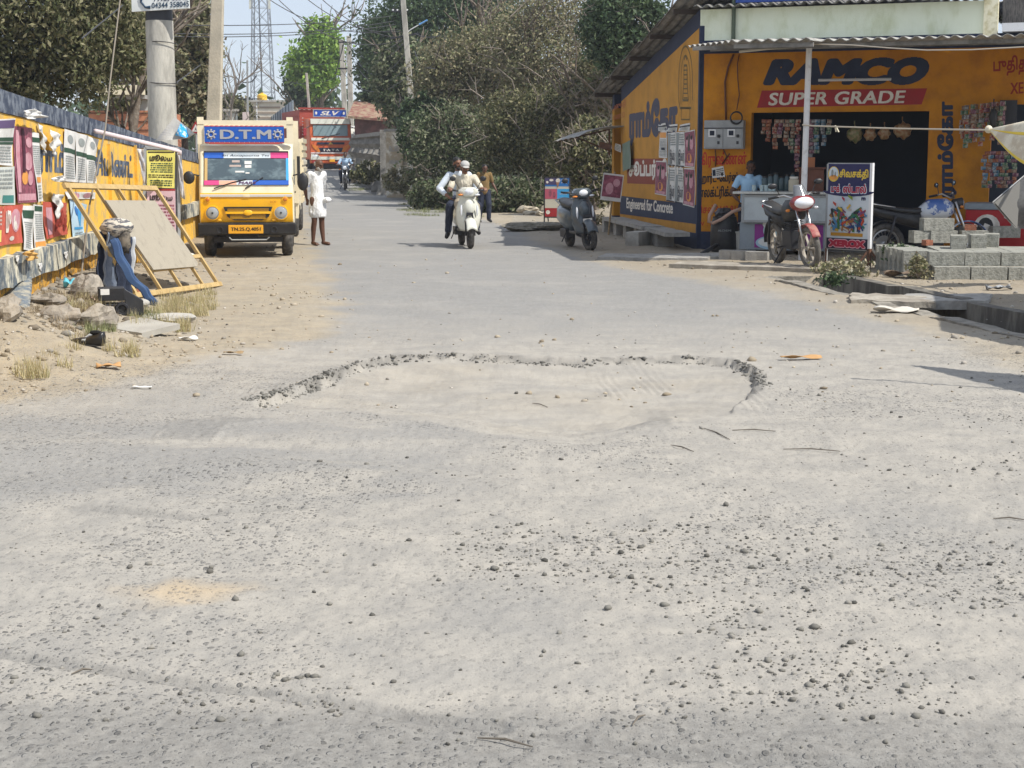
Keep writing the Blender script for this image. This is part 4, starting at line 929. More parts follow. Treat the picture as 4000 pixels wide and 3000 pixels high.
FB(MB(), cn0 + .08, cn1 - .05, .08, zc - .5, co0 + .04, co1 - .08).build('base_cabinet', mat('blue_grey_tin', (.26, .30, .33), .5, noise=(4, .4, .7), col2=(.2, .23, .26)), ct, bevel=.008)
pa = cn0 + .33; pb_ = cn1 - .1; oo = co1 - .075; z0_, z1_ = .12, zc - .53
def cf(a, z, h=0): return C0 + FD * a + FN * (oo + h) + Vector((0, 0, z))
def cell(a, z, ra, rz_, h, m_): return (MB().add([cf(a + ra * math.cos(2 * PI * i / 24), z + rz_ * math.sin(2 * PI * i / 24), h) for i in range(24)], [tuple(range(24))]), m_)
purple = mat('purple_ink', '8a2f86', .6); pw = mat('cup_white', (.68, .7, .68), .6)
multi('cup_picture', [(MB().add([cf(pa, z0_), cf(pb_, z0_), cf(pb_, z1_), cf(pa, z1_)], [(0, 1, 2, 3)]), purple), cell(pa + .28, .2, .26, .11, .004, mat('saucer_blue', '9fbfd0', .6)), cell(pa + .28, .21, .22, .08, .006, pw), cell(pa + .36, .40, .22, .16, .008, mat('cup_shade', 'a9c4c6', .6)), cell(pa + .36, .50, .23, .10, .010, pw), cell(pa + .38, .50, .17, .065, .012, mat('tea_ink', '9aa08a', .6)), cell(pa + .34, .50, .07, .03, .014, green_i)], ct)
def jar(name, label, u, v, r, h, lidm, bodym, group=None, out=.8):
    p = FP.at(u, v, out); p.z = zc; o = thing(name, label, 'jar', p, group=group)
    MB().loft([[Vector((rr * math.cos(t * PI / 6), rr * math.sin(t * PI / 6), z)) for t in range(12)] for rr, z in ((r * .9, 0), (r, h * .08), (r, h * .75), (r * .75, h * .85), (r * .75, h * .88))]).build('glass', bodym, o, smooth='a')
    MB().cyl((0, 0, h * .88), (0, 0, h), r * .8, n=14).build('lid', lidm, o, smooth='a')
jarm = mat('jar_plastic', (.5, .46, .36), .3); glassm = mat('tumbler_glass', (.45, .55, .55), .1, spec=.8); lidw = mat('lid_white', (.7, .68, .62), .5)
jar('plastic_jar', 'cream plastic jar on the counter left of the white pole', 3100, 740, .085, .24, lidw, jarm)
for i, (u, lb) in enumerate([(2945, 'tea glass nearest the shopkeeper on the counter'), (2975, 'second tea glass from the shopkeeper'), (2992, 'third tea glass from the shopkeeper'), (3008, 'tall tea glass among those on the counter'), (3022, 'last tea glass in the row on the counter')]):
    p = FP.at(u, 744, .75); tag(MB().cyl((0, 0, 0), (0, 0, .10 + .02 * (i == 3)), .03, .036, 12).build('tea_glass', glassm, smooth='a'), lb, 'glass', 'tea glasses on the counter').location = (p.x, p.y, zc + .002)
# wooden box, tins and dim jars standing inside
ib = thing('wooden_box', 'reddish wooden box standing on the counter behind the white pole', 'box'); p = FP.at(3168, 735, .5)
ib.location = (p.x, p.y, zc)
MB().box((0, 0, .18), (.36, .3, .36)).build('body', mat('red_wood', (.16, .055, .03), .6, noise=(6, .4, .7), col2=(.1, .04, .02)), ib, bevel=.01); MB().box((0, 0, .375), (.40, .34, .03)).build('lid', mat('red_wood', None), ib); MB().box((-.03, 0, .47), (.14, .12, .16)).build('packet', mat('orange_packet', (.4, .15, .06), .6), ib)
for i in range(7):
    u = 2988 + i * 22; p = FP.at(u, 700, .1); jar('dim_jar', f'{ordn[i]} dark glass jar from the left on the inner counter', u, 700, .055, .24 + .03 * (i % 3), blackp, mat('dark_jar', (.06, .10, .11), .15), 'glass jars inside the shop', out=.25)
# bin, bucket and pipe by the corner
p = FP.at(2828, 965, .55); bn = thing('waste_drum', 'black plastic drum with a bag in it by the shop corner', 'bin', (p.x, p.y, 0))
MB().loft([[Vector((r * math.cos(t * PI / 10), r * math.sin(t * PI / 10), z)) for t in range(20)] for r, z in ((.21, 0), (.23, .05), (.235, .3), (.225, .5), (.2, .56), (.2, .6))]).build('barrel', blackp, bn, smooth='a')
MB().ell((0, 0, .62), (.17, .17, .13), 16, 10, lambda d: 1 + .18 * math.sin(9 * d.x + 4 * d.y) * math.cos(8 * d.z)).build('rubbish_bag', mat('bag_black', (.03, .028, .03), .35), bn)
letters_mb("ALCHEMI", (-.14, -.245, .36), (1, 0, 0), (0, 0, 1), .22, .035, .02, 0, 16).build('lettering', grey_i, bn)
pts = [p + Vector((-.18, -.25, z)) for z in (.45,)]
hp = [FP.at(2772, 868, .8), FP.at(2768, 855, .82), FP.at(2774, 838, .82), FP.at(2790, 815, .8)]
tag(MB().tube([FP.at(2796, 800, .7), FP.at(2772, 842, .82), FP.at(2769, 866, .82), FP.at(2785, 872, .82), FP.at(2820, 856, .82), FP.at(2860, 828, .8), FP.at(2905, 812, .75), FP.at(2935, 800, .5)], .03, 8).build('hose', mat('pale_hose', (.42, .27, .2), .6), smooth=True), 'pale pink hose looped over the black drum', 'hose')
p = FP.at(2893, 965, .5); bk = thing('bucket', 'white plastic bucket between the black drum and the counter', 'bucket', (p.x, p.y, 0))
MB().loft([[Vector((r * math.cos(t * PI / 10), r * math.sin(t * PI / 10), z)) for t in range(20)] for r, z in ((.12, 0), (.15, .33), (.165, .33), (.165, .36), (.15, .36), (.15, .345), (.0, .34))]).build('tub', mat('bucket_plastic', (.5, .5, .46), .45, noise=(5, .4, .7), col2=(.4, .38, .33)), bk, smooth='a'); MB().torus((0, 0, .34), (0, 1, .25), .165, .006, 24, 5).build('handle', steel, bk)
tag(MB().tube([G(2740, 1000) + Vector((0, 0, .03)), G(2800, 985) + Vector((0, 0, .12)), G(2880, 972) + Vector((0, 0, .2)), G(2925, 965) + Vector((0, 0, .34))], .035, 8).build('rubber_pipe', blackp, smooth=True), 'black rubber pipe lying on the ground below the drum', 'pipe')
# ---- standing sign with the stationery pictures
sg0 = G(3225, 1040); sgR = G(3412, 1052)
dv_ = (sgR - sg0); rzs = math.atan2(dv_.y, dv_.x); wS = W(3400, 700, sgR.y).x - W(3226, 700, sg0.y).x; hS = W(3226, 640, sg0.y).z
sg = thing('standing_sign', 'tall blue and white stationery and photocopy sign in white frame', 'sign', (sg0.x, sg0.y, 0), rzs); wS = wS / math.cos(rzs)
zb = .28
m = MB(); m.bar((0, 0, 0.02), (0, 0, hS), .035, .035); m.bar((0, 0, hS), (wS, 0, hS + .0), .03, .03); m.bar((0, 0, zb), (wS, 0, zb), .03, .03); m.build('frame', grey_metal, sg)
MB().bar((wS, 0, .30), (wS, 0, hS + .015), .045, .045).build('side_tube', white_metal, sg)
m = MB(); m.bar((wS, 0, .3), (wS - .14, -.16, 0), .03, .03); m.bar((wS, 0, .3), (wS + .12, .16, 0), .03, .03); m.bar((wS, 0, .0), (wS, 0, .3), .045, .045); m.bar((0, 0, .28), (.12, -.16, 0), .025, .025); m.build('foot', rust, sg)
def S2(x0, z0, x1, z1, k=0): H_ = hS - zb; return lq(.02 + x0 * (wS - .04), zb + z0 * H_, .02 + x1 * (wS - .04), zb + z1 * H_, -.0225 - .0008 * k)
bn_ = mat('banner_blue', '1b1d4f', .5); bw = mat('banner_white', (.6, .64, .66), .5, noise=(2, .4, .7), col2=(.42, .52, .6)); by_ = mat('banner_yellow', 'd8b83c', .5); br_ = mat('banner_red', 'a51f3a', .5)
H_ = hS - zb; Wx = wS - .04
it = [(MB().box((wS / 2, -.01, zb + H_ / 2), (wS - .04, .02, H_)), bw), (S2(0, .68, 1, 1, 1), bn_), (S2(0, 0, 1, .125, 1), mat('banner_dark', '1a1430', .5)), (S2(.1, .15, .88, .19, 2), mat('banner_gold', 'b8862c', .5))]
it.append((MB().add([(.02 + Wx * (.5 + .62 * math.cos(t)), -.0245, zb + H_ * (.68 - .06 * abs(math.sin(t)) ** 1)) for t in np.linspace(PI, 2 * PI, 16)], [tuple(range(16))]), bn_))
def SL(t, x0, z0, x1, z1, mt_, bold, k=3, shadow=None):
    if shadow: it.append((letters_mb(t, (.02 + x0 * Wx - .012, -.0225 - .0008 * (k - 1), zb + z0 * H_ - .012), (1, 0, 0), (0, 0, 1), (x1 - x0) * Wx + .024, (z1 - z0) * H_ + .024, bold + .035, 0, 34), shadow))
    it.append((letters_mb(t, (.02 + x0 * Wx, -.0225 - .0008 * k, zb + z0 * H_), (1, 0, 0), (0, 0, 1), (x1 - x0) * Wx, (z1 - z0) * H_, bold, 0, 34), mt_))
SL("சிவசக்தி", .27, .81, .97, .94, by_, .04)
SL("புக்", .08, .665, .29, .76, br_, .05, 4, bw); SL("ஸ்டால்", .37, .66, .93, .765, br_, .05, 4, bw)
SL("XEROX", .06, .02, .94, .105, br_, .09, 4, mat('banner_pink', 'd9a3ae', .5)); SL("m", .82, .575, .92, .615, bn_, .05)
def SE(cx, cz, rx, rz_, mt_, k): return (lell(.02 + cx * Wx, zb + cz * H_, rx * Wx, rz_ * H_, -.0225 - .0008 * k), mt_)
it += [SE(.13, .88, .135, .09, by_, 3), SE(.13, .885, .115, .078, bw, 4), SE(.13, .84, .10, .03, orange_i, 5), SE(.10, .89, .03, .045, grey_i, 5), SE(.17, .87, .02, .04, grey_i, 5)]
g = random.Random(4); cols = [('2e6e62', 1), ('b6452a', 1), ('c9a23a', 1), ('27406e', 1), ('7a3f68', 1), ('2b2a30', 1), ('8c5a2b', 1), ('4a7fa8', 1), ('3d6b3a', 1), ('b9b3a6', 1)]
cm = [mat('stationery_' + n_, c, .5) for (c, _), n_ in zip(cols, ('teal', 'vermilion', 'gold', 'navy', 'plum', 'black', 'tan', 'azure', 'green', 'bone'))]
for i in range(110):      # jumble of pens, books and clips printed in the middle of the sign
    cx, cz = g.uniform(.03, .95), g.uniform(.20, .42) + .10 * g.random() ** 2; a = g.uniform(0, PI); L_ = g.uniform(.02, .085); w_ = g.uniform(.008, .022)
    c = Vector((.02 + cx * Wx, -.0245 - .00035 * i / 3, zb + cz * H_)); ux = Vector((math.cos(a), 0, math.sin(a))) * L_; uy = Vector((-math.sin(a), 0, math.cos(a))) * w_
    if c.x - L_ < .03 or c.x + L_ > wS - .03: continue
    it.append((MB().add([c - ux - uy, c + ux - uy, c + ux + uy, c - ux + uy], [(0, 1, 2, 3)]), cm[i % 10]))
for cx, cz, L_, mt_ in ((.8, .52, .24, cm[0]), (.84, .55, .2, cm[3]), (.36, .46, .08, cm[2]), (.43, .58, .05, br_), (.22, .52, .06, cm[1]), (.6, .60, .08, mat('leaf_green_ink', '7d8f2e', .6))):
    it.append((MB().add([(.02 + Wx * cx - L_ * .5, -.068, zb + H_ * cz + .02), (.02 + Wx * cx + L_ * .5, -.068, zb + H_ * cz - .03), (.02 + Wx * cx + L_ * .5, -.068, zb + H_ * cz + .02), (.02 + Wx * cx - L_ * .5, -.068, zb + H_ * cz + .05)], [(0, 1, 2, 3)]), mt_)) if cx + L_ < .95 else None
multi('sign_panel', it, sg)
# ---- red drinks chest at the right
p0 = FP.at(3768, 880, .5); ch = thing('drinks_chest', 'red chest freezer with white patch behind the block pile', 'freezer', (p0.x + .75, p0.y - .2, 0), -AN)
MB().box((0, 0, .42), (1.5, .7, .7)).build('body', mat('cola_red', (.42, .015, .02), .4, noise=(3, .4, .8), col2=(.33, .02, .02)), ch, bevel=.02)
MB().box((0, 0, .82), (1.54, .74, .1)).build('lid', mat('blue_grey_tin', None), ch, bevel=.015); MB().box((0, 0, .04), (1.4, .6, .08)).build('plinth', darkm, ch)
m = [(MB().ell((-.42, -.352, .5), (.2, .004, .2), 20, 8), whitel), (MB().ell((-.44, -.357, .5), (.12, .004, .15), 16, 8), blackp), (MB().box((-.43, -.363, .5), (.09, .004, .1), R=Matrix.Rotation(.4, 3, 'Y')), whitel), (MB().box((.0, -.353, .52), (.12, .006, .1)), grey_i), (MB().ell((-.12, -.353, .66), (.05, .004, .03), 10, 6), whitel)]
multi('label_patch', m, ch)
# ---- goods hanging in the openings
def strip_goods(name, label, u, v, out, n, w_, h_, cols, group, seed, sw=.02):
    """a hanging strip of n sachets"""
    g = random.Random(seed); p = FP.at(u, v, out); it = {}
    for i in range(n):
        c = cols[g.randrange(len(cols))]; b = it.setdefault(c.name, (MB(), c))[0]; a = g.uniform(-.5, .5)
        cx = Vector((g.uniform(-sw, sw), 0, -h_ * (i + .5))); x = Vector((math.cos(a), math.sin(a), g.uniform(-.1, .1))) * w_
        b.sheet(lambda s, t: cx + x * (s - .5) + Vector((0, 0, h_ * .93 * (t - .5))) + FN * (.018 * math.sin(PI * s) * math.sin(PI * t)), 3, 3, .004)
    o = multi(name, list(it.values())); o.location = p; return tag(o, label, 'packets', group)
pk = [mat(n_, c_, .35, noise=(22, .42, .58), col2=d_) for n_, c_, d_ in (('foil_red', (.26, .04, .025), (.4, .3, .22)), ('foil_orange', (.32, .13, .06), (.2, .05, .03)), ('foil_cream', (.32, .26, .2), (.2, .1, .06)), ('foil_green', (.04, .12, .06), (.25, .25, .18)), ('foil_blue', (.05, .16, .25), (.3, .32, .34)), ('foil_plum', (.13, .03, .06), (.3, .18, .2)), ('foil_silver', (.3, .3, .3), (.12, .1, .1)))]
gd = 'sachet strips hanging in the shop opening'; nearw = ['by the left jamb', 'next to the jamb strip', 'third from the jamb', 'fourth from the jamb', 'fifth from the jamb', 'just left of the white pole', 'against the white pole', 'just right of the white pole', 'second right of the pole', 'third right of the pole', 'fourth right of the pole', 'last of the row to the right']
for i, (u, n_, cs) in enumerate([(2985, 4, pk[:3]), (3000, 6, pk[:3]), (3032, 8, pk[:3]), (3050, 5, [pk[2], pk[5]]), (3074, 7, pk[1:3]), (3096, 9, pk[2:4]), (3118, 14, [pk[0], pk[5]]), (3158, 8, [pk[1], pk[5], pk[2]]), (3172, 11, [pk[5], pk[6]]), (3190, 9, [pk[4], pk[3]]), (3218, 7, [pk[6], pk[4]]), (3240, 4, [pk[2], pk[3]])]):
    strip_goods('sachet_strip', f'strip of coloured sachets {nearw[i]}', u, 466, .12 if u < 3130 else .2, n_, .085, .062, cs, gd, 40 + i)
def bag(name, label, u, v, out, r, h_, mt_, group, seed):
    p = FP.at(u, v, out); ph = seed
    o = MB().ell((0, 0, -h_ / 2), (r, r * .7, h_ / 2), 16, 12, lambda d: 1 + .2 * math.sin(7 * d.x + ph) * math.cos(6 * d.z + ph) - .35 * max(0, d.z) ** 2).tube([(0, 0, 0), (0, 0, h_ * .2)], .01, 5).build(name, mt_, smooth=True); o.location = p
    return tag(o, label, 'bag', group)
cb = [mat('snack_bag_green', (.14, .15, .05), .3, noise=(14, .4, .6), col2=(.3, .22, .12)), mat('snack_bag_orange', (.26, .12, .05), .3, noise=(14, .4, .6), col2=(.35, .25, .14))]
for i, (u, v, r, k) in enumerate([(3338, 486, .13, 0), (3400, 492, .10, 1), (3455, 488, .10, 1), (3525, 470, .15, 1)]):
    bag('snack_bag', ['large green snack bag hanging behind the rope', 'small tan snack bag second behind the rope', 'third snack bag along the rope', 'plump orange snack bag near the right jamb'][i], u, v, -.2, r, .3 if i in (0, 3) else .24, cb[k], 'snack bags hanging behind the rope', i * 2.1)
gd2 = 'goods hanging before the right hand shop'
for i in range(13):
    u = 3763 + i * 13 + (i % 3) * 3; n_ = [7, 9, 8, 6, 8, 7, 9, 4, 5, 8, 7, 9, 6][i]
    strip_goods('sachet_strip', f'sachet strip number {i + 1} from the left before the right hand opening', u, 412 - i * 1.5, .3 + .05 * (i % 2), n_, .08, .075, [pk[5], pk[0], pk[2], pk[3], pk[6]], gd2, 80 + i)
for i in range(12):
    u = 3850 + (i % 6) * 22; v = 590 + (i // 6) * 70
    strip_goods('toy_bundle', f'{"upper" if i < 6 else "lower"} bundle of small toys, {ordn[i % 6]} from the left beside the tarpaulin', u, v, .35, 5, .09, .06, [pk[5], pk[4], pk[2], pk[3], pk[1]], 'toy bundles by the tarpaulin', 120 + i, .04)
FB(MB(), fa(3905, 450)[0], fa(3972, 450)[0], fa(3940, 495)[1], fa(3940, 392)[1], .05, .08).build('dark_board', darkm, shop)
# black padded thing hanging
for i in range(1): bag('gloves', 'black and white gloves hanging before the dark board', 3882, 405, .45, .06, .38, blackp, gd2, 1.0)
# ---------------------------------------------------------------- people
def evalmesh(o):
    dg = bpy.context.evaluated_depsgraph_get(); e = o.evaluated_get(dg); me = e.to_mesh()
    b = MB(); b.v = [tuple(v.co) for v in me.vertices]; b.f = [tuple(p.vertices) for p in me.polygons]; e.to_mesh_clear(); return b
def skinned(nodes, edges, sub=2):
    """limbs as tapered elliptical tubes joined at the nodes, merged afterwards by remesh() into one surface"""
    b = MB(); R = {k: (r if isinstance(r, tuple) else (r, r)) for k, (p, r) in nodes.items()}; Pn = {k: Vector(p) for k, (p, r) in nodes.items()}
    for k in nodes: b.ell(Pn[k], (R[k][0], R[k][1], min(R[k])), 14, 8)
    for p, q in edges:
        a, c = Pn[p], Pn[q]; d = (c - a)
        if d.length < 1e-5: continue
        d.normalize(); x = Vector((1, 0, 0)) if abs(d.x) < .9 else Vector((0, 0, 1)); x = (x - d * x.dot(d)).normalized(); y = d.cross(x)
        rg = []
        for t in (0, .5, 1):
            rx = R[p][0] * (1 - t) + R[q][0] * t; ry = R[p][1] * (1 - t) + R[q][1] * t
            if R[p][0] != R[p][1] and R[q][0] == R[q][1] and t < 1: rx = ry = R[q][0] * 1.08
            if R[q][0] != R[q][1] and R[p][0] == R[p][1] and t > 0: rx = ry = R[p][0] * 1.08
            rg.append([a.lerp(c, t) + x * rx * math.cos(i * PI / 8) + y * ry * math.sin(i * PI / 8) for i in range(16)])
        b.loft(rg)
    return b
def remesh(b, vox, smooth=4, name='t'):
    me = bpy.data.meshes.new('t'); me.from_pydata(b.v, [], b.f); o = bpy.data.objects.new('t', me); COL.objects.link(o)
    r = o.modifiers.new('r', 'REMESH'); r.mode = 'VOXEL'; r.voxel_size = vox; r.use_smooth_shade = True
    if smooth: s = o.modifiers.new('s', 'SMOOTH'); s.factor = .5; s.iterations = smooth
    c = evalmesh(o); bpy.data.objects.remove(o); bpy.data.meshes.remove(me); return c
def V3(*a): return Vector(a)
STD = dict(pelvis=V3(0, 0, .92), spine=V3(0, 0, 1.08), chest=V3(0, 0, 1.26), neck=V3(0, .005, 1.41), head=V3(0, -.02, 1.53))
for s, sg_ in (('L', -1), ('R', 1)):
    STD['sh' + s] = V3(.165 * sg_, 0, 1.345); STD['el' + s] = V3(.215 * sg_, .03, 1.07); STD['wr' + s] = V3(.235 * sg_, -.03, .84)
    STD['hip' + s] = V3(.085 * sg_, 0, .86); STD['kn' + s] = V3(.10 * sg_, -.02, .47); STD['an' + s] = V3(.10 * sg_, .03, .075); STD['toe' + s] = V3(.12 * sg_, -.11, .028)
def hand(b, wr, d, side, palm_n, curl=.5, sc=1.0):
    """d along the hand, side towards the thumb, palm_n the way the palm faces"""
    d = d.normalized(); side = (side - d * side.dot(d)).normalized(); n = d.cross(side).normalized()
    if n.dot(palm_n) < 0: n = -n
    c = wr + d * .045 * sc; nb = MB().ell((0, 0, 0), (.040 * sc, .050 * sc, .017 * sc), 12, 8)
    b.add([c + side * p[0] + d * p[1] + n * p[2] for p in nb.v], nb.f)
    for k, (o, L_) in enumerate(((.028, .068), (.010, .076), (-.009, .071), (-.027, .056))):
        p = wr + d * .085 * sc + side * o * sc; q = d.copy(); pts = [p - d * .02]; 
        for j in range(3):
            a = curl * (.5 + .5 * j) + .06 * k; q = (q * math.cos(a) + n * math.sin(a)).normalized(); p = p + q * L_ * sc / 2.9; pts.append(p.copy())
        b.tube([wr + d * .05 * sc + side * o * sc] + pts, [.0095 * sc] * 3 + [.008 * sc] * 2, 7)
    t0 = wr + d * .02 * sc + side * .03 * sc; b.tube([t0, t0 + side * .025 * sc + d * .03 * sc + n * .01, t0 + side * .03 * sc + d * .06 * sc + n * (.015 + .02 * curl)], [.012 * sc, .0105 * sc, .009 * sc], 7)
def head_mb(c, fwd, up, sc=1.0, parts=True):
    fwd = fwd.normalized(); up = (up - fwd * up.dot(fwd)).normalized(); rt = up.cross(fwd)
    def T(p): return c + (rt * p[0] + fwd * p[1] + up * p[2]) * sc
    b = MB()
    def E(cc, r, nu=20, nv=14):
        e = MB().ell((0, 0, 0), r, nu, nv); b.add([T((p[0] + cc[0], p[1] + cc[1], p[2] + cc[2])) for p in e.v], e.f)
    E((0, -.01, .035), (.072, .09, .078)); E((0, .012, -.035), (.055, .066, .072)); E((0, .055, -.085), (.028, .024, .022)); E((0, .088, -.008), (.012, .018, .026)); E((0, .104, -.022), (.014, .013, .011))
    E((.0, .072, -.052), (.024, .014, .012)); E((0, .07, .03), (.05, .018, .012))
    for s in (-1, 1): E((.074 * s, -.008, -.005), (.010, .02, .03), 8, 6); E((.034 * s, .058, -.02), (.022, .02, .018), 10, 8)
    return b, T
def person(label, J, loc, rz, skin, clothes, hairstyle, sc=1.0, face=None, up=None, feet=True, curl=.5, hands=None, vox=.0085, group=None, extra=None):
    g = lambda n, r: (tuple(J[n]), r)
    nodes = dict(pelvis=g('pelvis', (.125, .095)), spine=g('spine', (.11, .085)), chest=g('chest', (.135, .10)), neck=g('neck', .052), nk2=(tuple(J['neck'].lerp(J['head'], .55)), .048))
    ed = [('pelvis', 'spine'), ('spine', 'chest'), ('chest', 'neck'), ('neck', 'nk2')]
    for s in 'LR':
        nodes['sh' + s] = g('sh' + s, .058); nodes['el' + s] = g('el' + s, .040); nodes['wr' + s] = g('wr' + s, .026); nodes['ua' + s] = (tuple(J['sh' + s].lerp(J['el' + s], .4)), .05); nodes['fa' + s] = (tuple(J['el' + s].lerp(J['wr' + s], .35)), .04)
        nodes['hip' + s] = g('hip' + s, .085); nodes['th' + s] = (tuple(J['hip' + s].lerp(J['kn' + s], .4)), .078); nodes['kn' + s] = g('kn' + s, .053); nodes['ca' + s] = (tuple(J['kn' + s].lerp(J['an' + s], .35) + V3(0, .012, 0)), .052); nodes['an' + s] = g('an' + s, .032)
        ed += [('chest', 'sh' + s), ('sh' + s, 'ua' + s), ('ua' + s, 'el' + s), ('el' + s, 'fa' + s), ('fa' + s, 'wr' + s), ('pelvis', 'hip' + s), ('hip' + s, 'th' + s), ('th' + s, 'kn' + s), ('kn' + s, 'ca' + s), ('ca' + s, 'an' + s)]
    b = skinned(nodes, ed)
    fwd = (face or V3(0, -1, 0)).normalized(); upv = up or V3(0, 0, 1); hb, T = head_mb(J['head'], fwd, upv, 1.0); b.add(hb.v, hb.f)
    for s, sg_ in (('L', -1), ('R', 1)):
        d = J['wr' + s] - J['el' + s]
        h = (hands or {}).get(s)
        if h: hand(b, J['wr' + s], h[0], h[1], h[2], h[3])
        else: hand(b, J['wr' + s], d, V3(0, -1, 0), V3(-sg_, 0, 0), curl)
        if feet:
            a, t = J['an' + s], J['toe' + s]; b.tube([a + V3(0, 0, .0), a + (a - t) * .22 - V3(0, 0, .045), ], [.032, .03], 10)
            b.tube([a + (a - t) * .25 - V3(0, 0, .04), a.lerp(t, .5) - V3(0, 0, .018), t], [.032, .037, .036], 10)
            for k in range(5): 
                dd = (t - a); dd.z = 0; dd.normalize(); sd_ = V3(-dd.y, dd.x, 0) * sg_ * (-1); q = t + sd_ * (.028 - .014 * k) * 1; b.tube([q - dd * .01, q + dd * (.04 - .004 * k) - V3(0, 0, .008)], [.012 - .001 * k, .010 - .001 * k], 6)
    b = remesh(b, vox, 5); o = b.build('person', skin, smooth=True); o.location = loc; o.rotation_euler = (0, 0, rz); o.scale = (sc,) * 3; tag(o, label, 'person', group)
    for nm, nd, ee, m_, vx, sm in clothes:
        cb_ = MB()
        if nd: q = skinned(nd, ee); cb_.add(q.v, q.f)
        for x in (sm or []): cb_.add(x.v, x.f)
        cb_ = remesh(cb_, vx, 6) if vx else cb_
        if vx:     # shallow creases in the cloth
            cb_.v = [(x + .0022 * math.sin(34 * z + 13 * x), y + .003 * math.sin(23 * z + 17 * y + 9 * x), z) for x, y, z in cb_.v]
        cb_.build(nm, m_, o, smooth=True)
    def E(cc, r, nu=16, nv=10, cut=None):
        e = MB().ell((0, 0, 0), r, nu, nv); q = MB(); q.add([T((p[0] + cc[0], p[1] + cc[1], p[2] + cc[2])) for p in e.v], e.f); return q
    for nm, lst, m_ in hairstyle:
        q = MB()
        for cc, r in lst: e = E(cc, r); q.add(e.v, e.f)
        q.build(nm, m_, o, smooth=True)
    eb = MB()
    for s in (-1, 1): e = E((.03 * s, .078, .006), (.012, .008, .006), 8, 6); eb.add(e.v, e.f)
    eb.build('eyes', mat('eye_dark', (.02, .012, .01), .3), o)
    for s in (-1, 1): pass
    return o
skin_d = mat('brown_skin', (.115, .052, .030), .5, noise=(30, .4, .7), col2=(.085, .038, .022), spec=.4); skin_m = mat('tan_skin', (.22, .105, .062), .5, noise=(30, .4, .7), col2=(.17, .08, .046))
hair_b = mat('black_hair', (.012, .010, .009), .5); hair_g = mat('grey_hair', (.45, .43, .40), .8, noise=(60, .4, .6), col2=(.2, .19, .17))
cloth_w = mat('white_cotton', (.74, .74, .74), .9, bump=(11, 1, .05), stretch=(1.6, 1.6, .7)); cloth_c = mat('cream_cotton', (.60, .55, .44), .9, bump=(12, 1, .04), stretch=(1.6, 1.6, .7)); cloth_lb = mat('light_blue_cotton', (.38, .60, .80), .9, bump=(30, .25)); cloth_dk = mat('dark_trousers_cloth', (.022, .028, .05), .9, bump=(12, .8, .03)); cloth_ye = mat('mustard_cotton', (.20, .13, .05), .9, bump=(30, .25)); leather = mat('black_leather', (.015, .014, .014), .35)
def shirt_nodes(J, sleeve=1.0, hem='pelvis', loose=1.0, low=0):
    nd = dict(pelvis=(tuple(J[hem] + V3(0, 0, low)), (.155 * loose, .122 * loose)), spine=(tuple(J['spine']), (.145 * loose, .115 * loose)), chest=(tuple(J['chest']), (.148, .108)), neck=(tuple(J['neck'] - V3(0, 0, .035)), .07)); ed = [('pelvis', 'spine'), ('spine', 'chest'), ('chest', 'neck')]
    for s in 'LR':
        nd['sh' + s] = (tuple(J['sh' + s]), .066); ed.append(('chest', 'sh' + s))
        e = J['el' + s]; k = sleeve
        if k <= 1: nd['e' + s] = (tuple(J['sh' + s].lerp(e, k)), .056); ed.append(('sh' + s, 'e' + s))
        else: nd['e' + s] = (tuple(e), .056); w_ = J['el' + s].lerp(J['wr' + s], k - 1); nd['w' + s] = (tuple(w_), .046); ed += [('sh' + s, 'e' + s), ('e' + s, 'w' + s)]
    return nd, ed
def trouser_nodes(J, end=.95):
    nd = dict(pelvis=(tuple(J['pelvis']), (.145, .115))); ed = []
    for s in 'LR':
        nd['hip' + s] = (tuple(J['hip' + s]), .102); nd['kn' + s] = (tuple(J['kn' + s]), .078); nd['an' + s] = (tuple(J['kn' + s].lerp(J['an' + s], end)), .062); ed += [('pelvis', 'hip' + s), ('hip' + s, 'kn' + s), ('kn' + s, 'an' + s)]
    return nd, ed
def shoe(J, s):
    a, t = J['an' + s], J['toe' + s]; return MB().tube([a + (a - t) * .35 - V3(0, 0, .03), a.lerp(t, .4) - V3(0, 0, .012), t + (t - a) * .25], [.042, .046, .034], 12).tube([a + V3(0, 0, .02), a - V3(0, 0, .02)], [.042, .046], 12)
HAIR = [('hair', [((0, -.02, .052), (.078, .092, .076)), ((0, -.05, .0), (.07, .055, .06))], hair_b)]
MOUST = [('moustache', [((0, .092, -.038), (.026, .01, .007))], hair_b)]
# old man standing beside the van
J = {k: v.copy() for k, v in STD.items()}
J['chest'] += V3(0, .02, 0); J['head'] = V3(0, -.065, 1.51); J['neck'] = V3(0, -.015, 1.40)
J['elR'] = V3(.22, .10, 1.10); J['wrR'] = V3(.12, .19, .88); J['elL'] = V3(-.22, .10, 1.10); J['wrL'] = V3(-.10, .20, .90); J['knR'] += V3(0, .02, 0)
J['anR'] = V3(.10, -.04, .075); J['toeR'] = V3(.13, -.17, .028)
nd, ed = shirt_nodes(J, .95, loose=.90, low=-.07)
dh = MB().loft([[V3(r * math.cos(2 * PI * i / 28) * (1 + .04 * math.sin(5 * 2 * PI * i / 28 + z * 9)), ry * math.sin(2 * PI * i / 28) * (1 + .05 * math.sin(4 * 2 * PI * i / 28 + z * 5)), z + .012 * math.sin(3 * 2 * PI * i / 28)) for i in range(28)] for r, ry, z in ((.13, .11, .96), (.155, .135, .86), (.175, .15, .74), (.185, .15, .62), (.16, .13, .53))])
dk = MB().ell(V3(.10, -.17, .86), (.09, .07, .06), 12, 8)
b_ = G(1243, 958)
